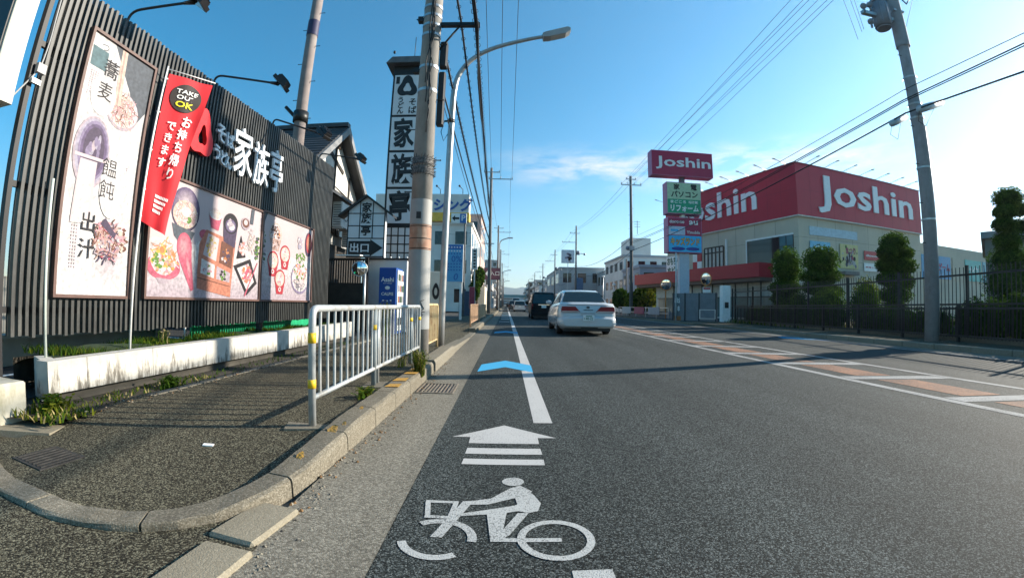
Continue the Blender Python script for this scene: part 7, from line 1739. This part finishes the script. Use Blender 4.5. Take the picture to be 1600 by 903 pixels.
for s_ in (-1, 1):
    mb = MB(); q = [(.775, 1.02, 1.0), (.775, 2.62, .99), (.622, 2.45, 1.345), (.635, 1.58, 1.35)]; f = [Vector((s_ * (x + .006), y, z)) for x, y, z in q]; mb.face(f if s_ > 0 else f[::-1], CARG)
    mb.build('side_window', g)
    mb = MB(); o = [(.30, .80), (.36, .87), (.745, .87), (.76, .80), (.76, .765), (.27, .745)] if 0 else [(.235, .715), (.275, .755), (.385, .875), (.775, .875), (.80, .80), (.795, .705)]
    mb.prism([(s_ * x, z) for x, z in o], (0, .06, 0), X_, Z_, (0, -.10, 0), TAILR); tl = mb.build('tail_light', g)
    mb = MB(); mb.prism([(s_ * x, z) for x, z in [(.25, .715), (.285, .742), (.78, .74), (.785, .712)]], (0, -.039, 0), X_, Z_, (0, -.008, 0), TAILW); mb.build('clear_strip', tl)
    mb = MB(); q = Vector((s_ * .93, 2.95, 1.0)); mb.ball(q, (.11, .07, .08), CARW, 10, 6); mb.build('wing_mirror', g)
    wheel(g, s_ * .745, .98); wheel(g, s_ * .745, 3.72)
    mb = MB(); mb.box((s_ * .862 - .004, 1.3, .45), (s_ * .862 + .006, 3.1, .50), WHITE); mb.build('side_moulding', g)
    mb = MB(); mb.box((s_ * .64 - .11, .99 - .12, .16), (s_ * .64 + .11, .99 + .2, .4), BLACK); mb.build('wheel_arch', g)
mb = MB(); hull(mb, [(-.10, .70, .72, .30, .50, .03), (-.06, .80, .80, .27, .56, .03), (.06, .85, .85, .25, .585, .03), (.35, .872, .872, .25, .585, .02)], CARW); mb.build('bumper', g)
mb = MB(); mb.box((-.84, -.085, .36), (.84, -.07, .40), mat('moulding_pale', (.55, .56, .55), .4)); mb.build('bumper_strip', g)
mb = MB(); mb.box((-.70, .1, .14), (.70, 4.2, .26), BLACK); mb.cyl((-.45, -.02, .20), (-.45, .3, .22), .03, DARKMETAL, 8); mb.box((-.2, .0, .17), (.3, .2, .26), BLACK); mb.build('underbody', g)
plate_on(g, -.135, .545)
mb = MB(); mb.tube([(.045 * math.cos(i * .628), -.004, .855 + .03 * math.sin(i * .628)) for i in range(11)], .007, DARKMETAL, 5); mb.box((-.03, -.012, .84), (.03, .005, .87), DARKMETAL); mb.build('boot_emblem', g)
mb = MB(); mb.box((-.62, .035, .925), (.62, .07, .932), mat('boot_gap', (.16, .16, .16), .6)); mb.box((-.215, -.01, .60), (.215, .03, .70), mat('boot_recess', (.36, .37, .38), .4)); mb.box((-.60, .0, .862), (-.50, .03, .874), DARKMETAL)
for k in range(7): mb.box((-.13 + k * .042, -.004, .765), (-.105 + k * .042, .02, .785), DARKMETAL)
mb.build('boot_trim', g)
g.location = (at(919, 500, Y=13.5).x, 13.5, 0); g.scale = (1.08, 1.08, 1.08); g.rotation_euler = (0, 0, R(-1.0))
# --- boxy van bodies
def van(label, name, m, w_, h, L_, glass_h, loc, dark=True, lights=((.42, .62)), cat='van'):
    g = thing(name, label, cat, (0, 0, 0)); hw = w_ / 2
    mb = MB(); hull(mb, [(0, hw * .93, hw * .93, .30, h * .50, .02), (.06, hw, hw * .99, .26, h * .56, .02), (.3, hw, hw, .24, h * .58, .02), (L_ * .75, hw, hw, .24, h * .58, .02), (L_ * .9, hw * .97, hw * .93, .26, h * .52, .02), (L_, hw * .85, hw * .8, .3, h * .38, .02)], m); mb.build('body', g)
    mb = MB(); greenhouse(mb, [(.03, hw * .975, h * .56, .30, hw * .80, h * .975), (.4, hw * .985, h * .57, .6, hw * .82, h), (L_ * .5, hw * .985, h * .57, L_ * .5, hw * .82, h), (L_ * .82, hw * .95, h * .56, L_ * .66, hw * .78, h * .965)], m); mb.build('roof', g)
    mb = MB(); mb.face([(-hw * .88, .035 - .02, h * .585), (hw * .88, .035 - .02, h * .585), (hw * .76, .26 - .025, h * .93), (-hw * .76, .26 - .025, h * .93)], CARG); mb.build('rear_window', g)
    for s_ in (-1, 1):
        mb = MB(); f = [Vector((s_ * (hw * .99 + .012), .5, h * .60)), Vector((s_ * (hw * .98 + .012), L_ * .72, h * .60)), Vector((s_ * (hw * .83 + .02), L_ * .60, h * .92)), Vector((s_ * (hw * .83 + .02), .65, h * .92))]; mb.face(f if s_ > 0 else f[::-1], CARG); mb.build('side_window', g)
        mb = MB(); mb.box((s_ * hw * .90 - .06, -.0, h * .36), (s_ * hw * .90 + .05, .06, h * .56), TAILR); mb.build('tail_light', g)
        wheel(g, s_ * (hw - .12), .85, .32); wheel(g, s_ * (hw - .12), L_ * .78, .32)
        mb = MB(); mb.ball((s_ * (hw + .14), L_ * .70, h * .60), (.13, .06, .12), CHROME if s_ > 0 else m, 10, 6); mb.build('wing_mirror', g)  # bright metal on the right mirror only: its sunlit glint put into the material
    mb = MB(); mb.box((-hw * .92, -.06, .28), (hw * .92, .05, .52), m, bev=.03); mb.build('bumper', g)
    mb = MB(); mb.box((-hw * .45, -.012, h * .52), (hw * .45, .006, h * .545), CHROME); mb.build('garnish', g)
    mb = MB(); mb.box((-.165, -.016, h * .42), (.165, -.002, h * .42 + .16), PLATE); mb.build('number_plate', g)
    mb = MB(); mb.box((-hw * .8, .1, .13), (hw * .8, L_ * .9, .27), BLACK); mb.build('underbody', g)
    g.location = loc; return g
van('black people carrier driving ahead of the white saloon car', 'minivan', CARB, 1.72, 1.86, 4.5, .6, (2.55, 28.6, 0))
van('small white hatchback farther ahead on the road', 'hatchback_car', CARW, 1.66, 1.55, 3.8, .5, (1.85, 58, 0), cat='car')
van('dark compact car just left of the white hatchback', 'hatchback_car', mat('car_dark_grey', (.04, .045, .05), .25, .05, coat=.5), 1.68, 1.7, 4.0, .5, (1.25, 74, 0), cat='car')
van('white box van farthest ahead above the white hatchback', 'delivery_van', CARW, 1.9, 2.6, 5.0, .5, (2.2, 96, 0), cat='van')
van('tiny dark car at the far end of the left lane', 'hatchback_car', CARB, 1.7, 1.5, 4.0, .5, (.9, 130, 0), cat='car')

# ============================================================ air: even pale haze round the whole place, sky outside it
hm = bpy.data.materials.new('haze'); hm.use_nodes = True
ht = hm.node_tree; ht.nodes.clear(); ho = ht.nodes.new('ShaderNodeOutputMaterial'); hv = ht.nodes.new('ShaderNodeVolumePrincipled')
hv.inputs['Color'].default_value = (.72, .86, 1.0, 1); hv.inputs['Density'].default_value = .00015; hv.inputs['Anisotropy'].default_value = .45
ht.links.new(hv.outputs[0], ho.inputs['Volume'])
mb = MB(); mb.box((-6100, -400, -4), (6100, 7200, 640), hm); tag(mb.build('haze'), kind='stuff')
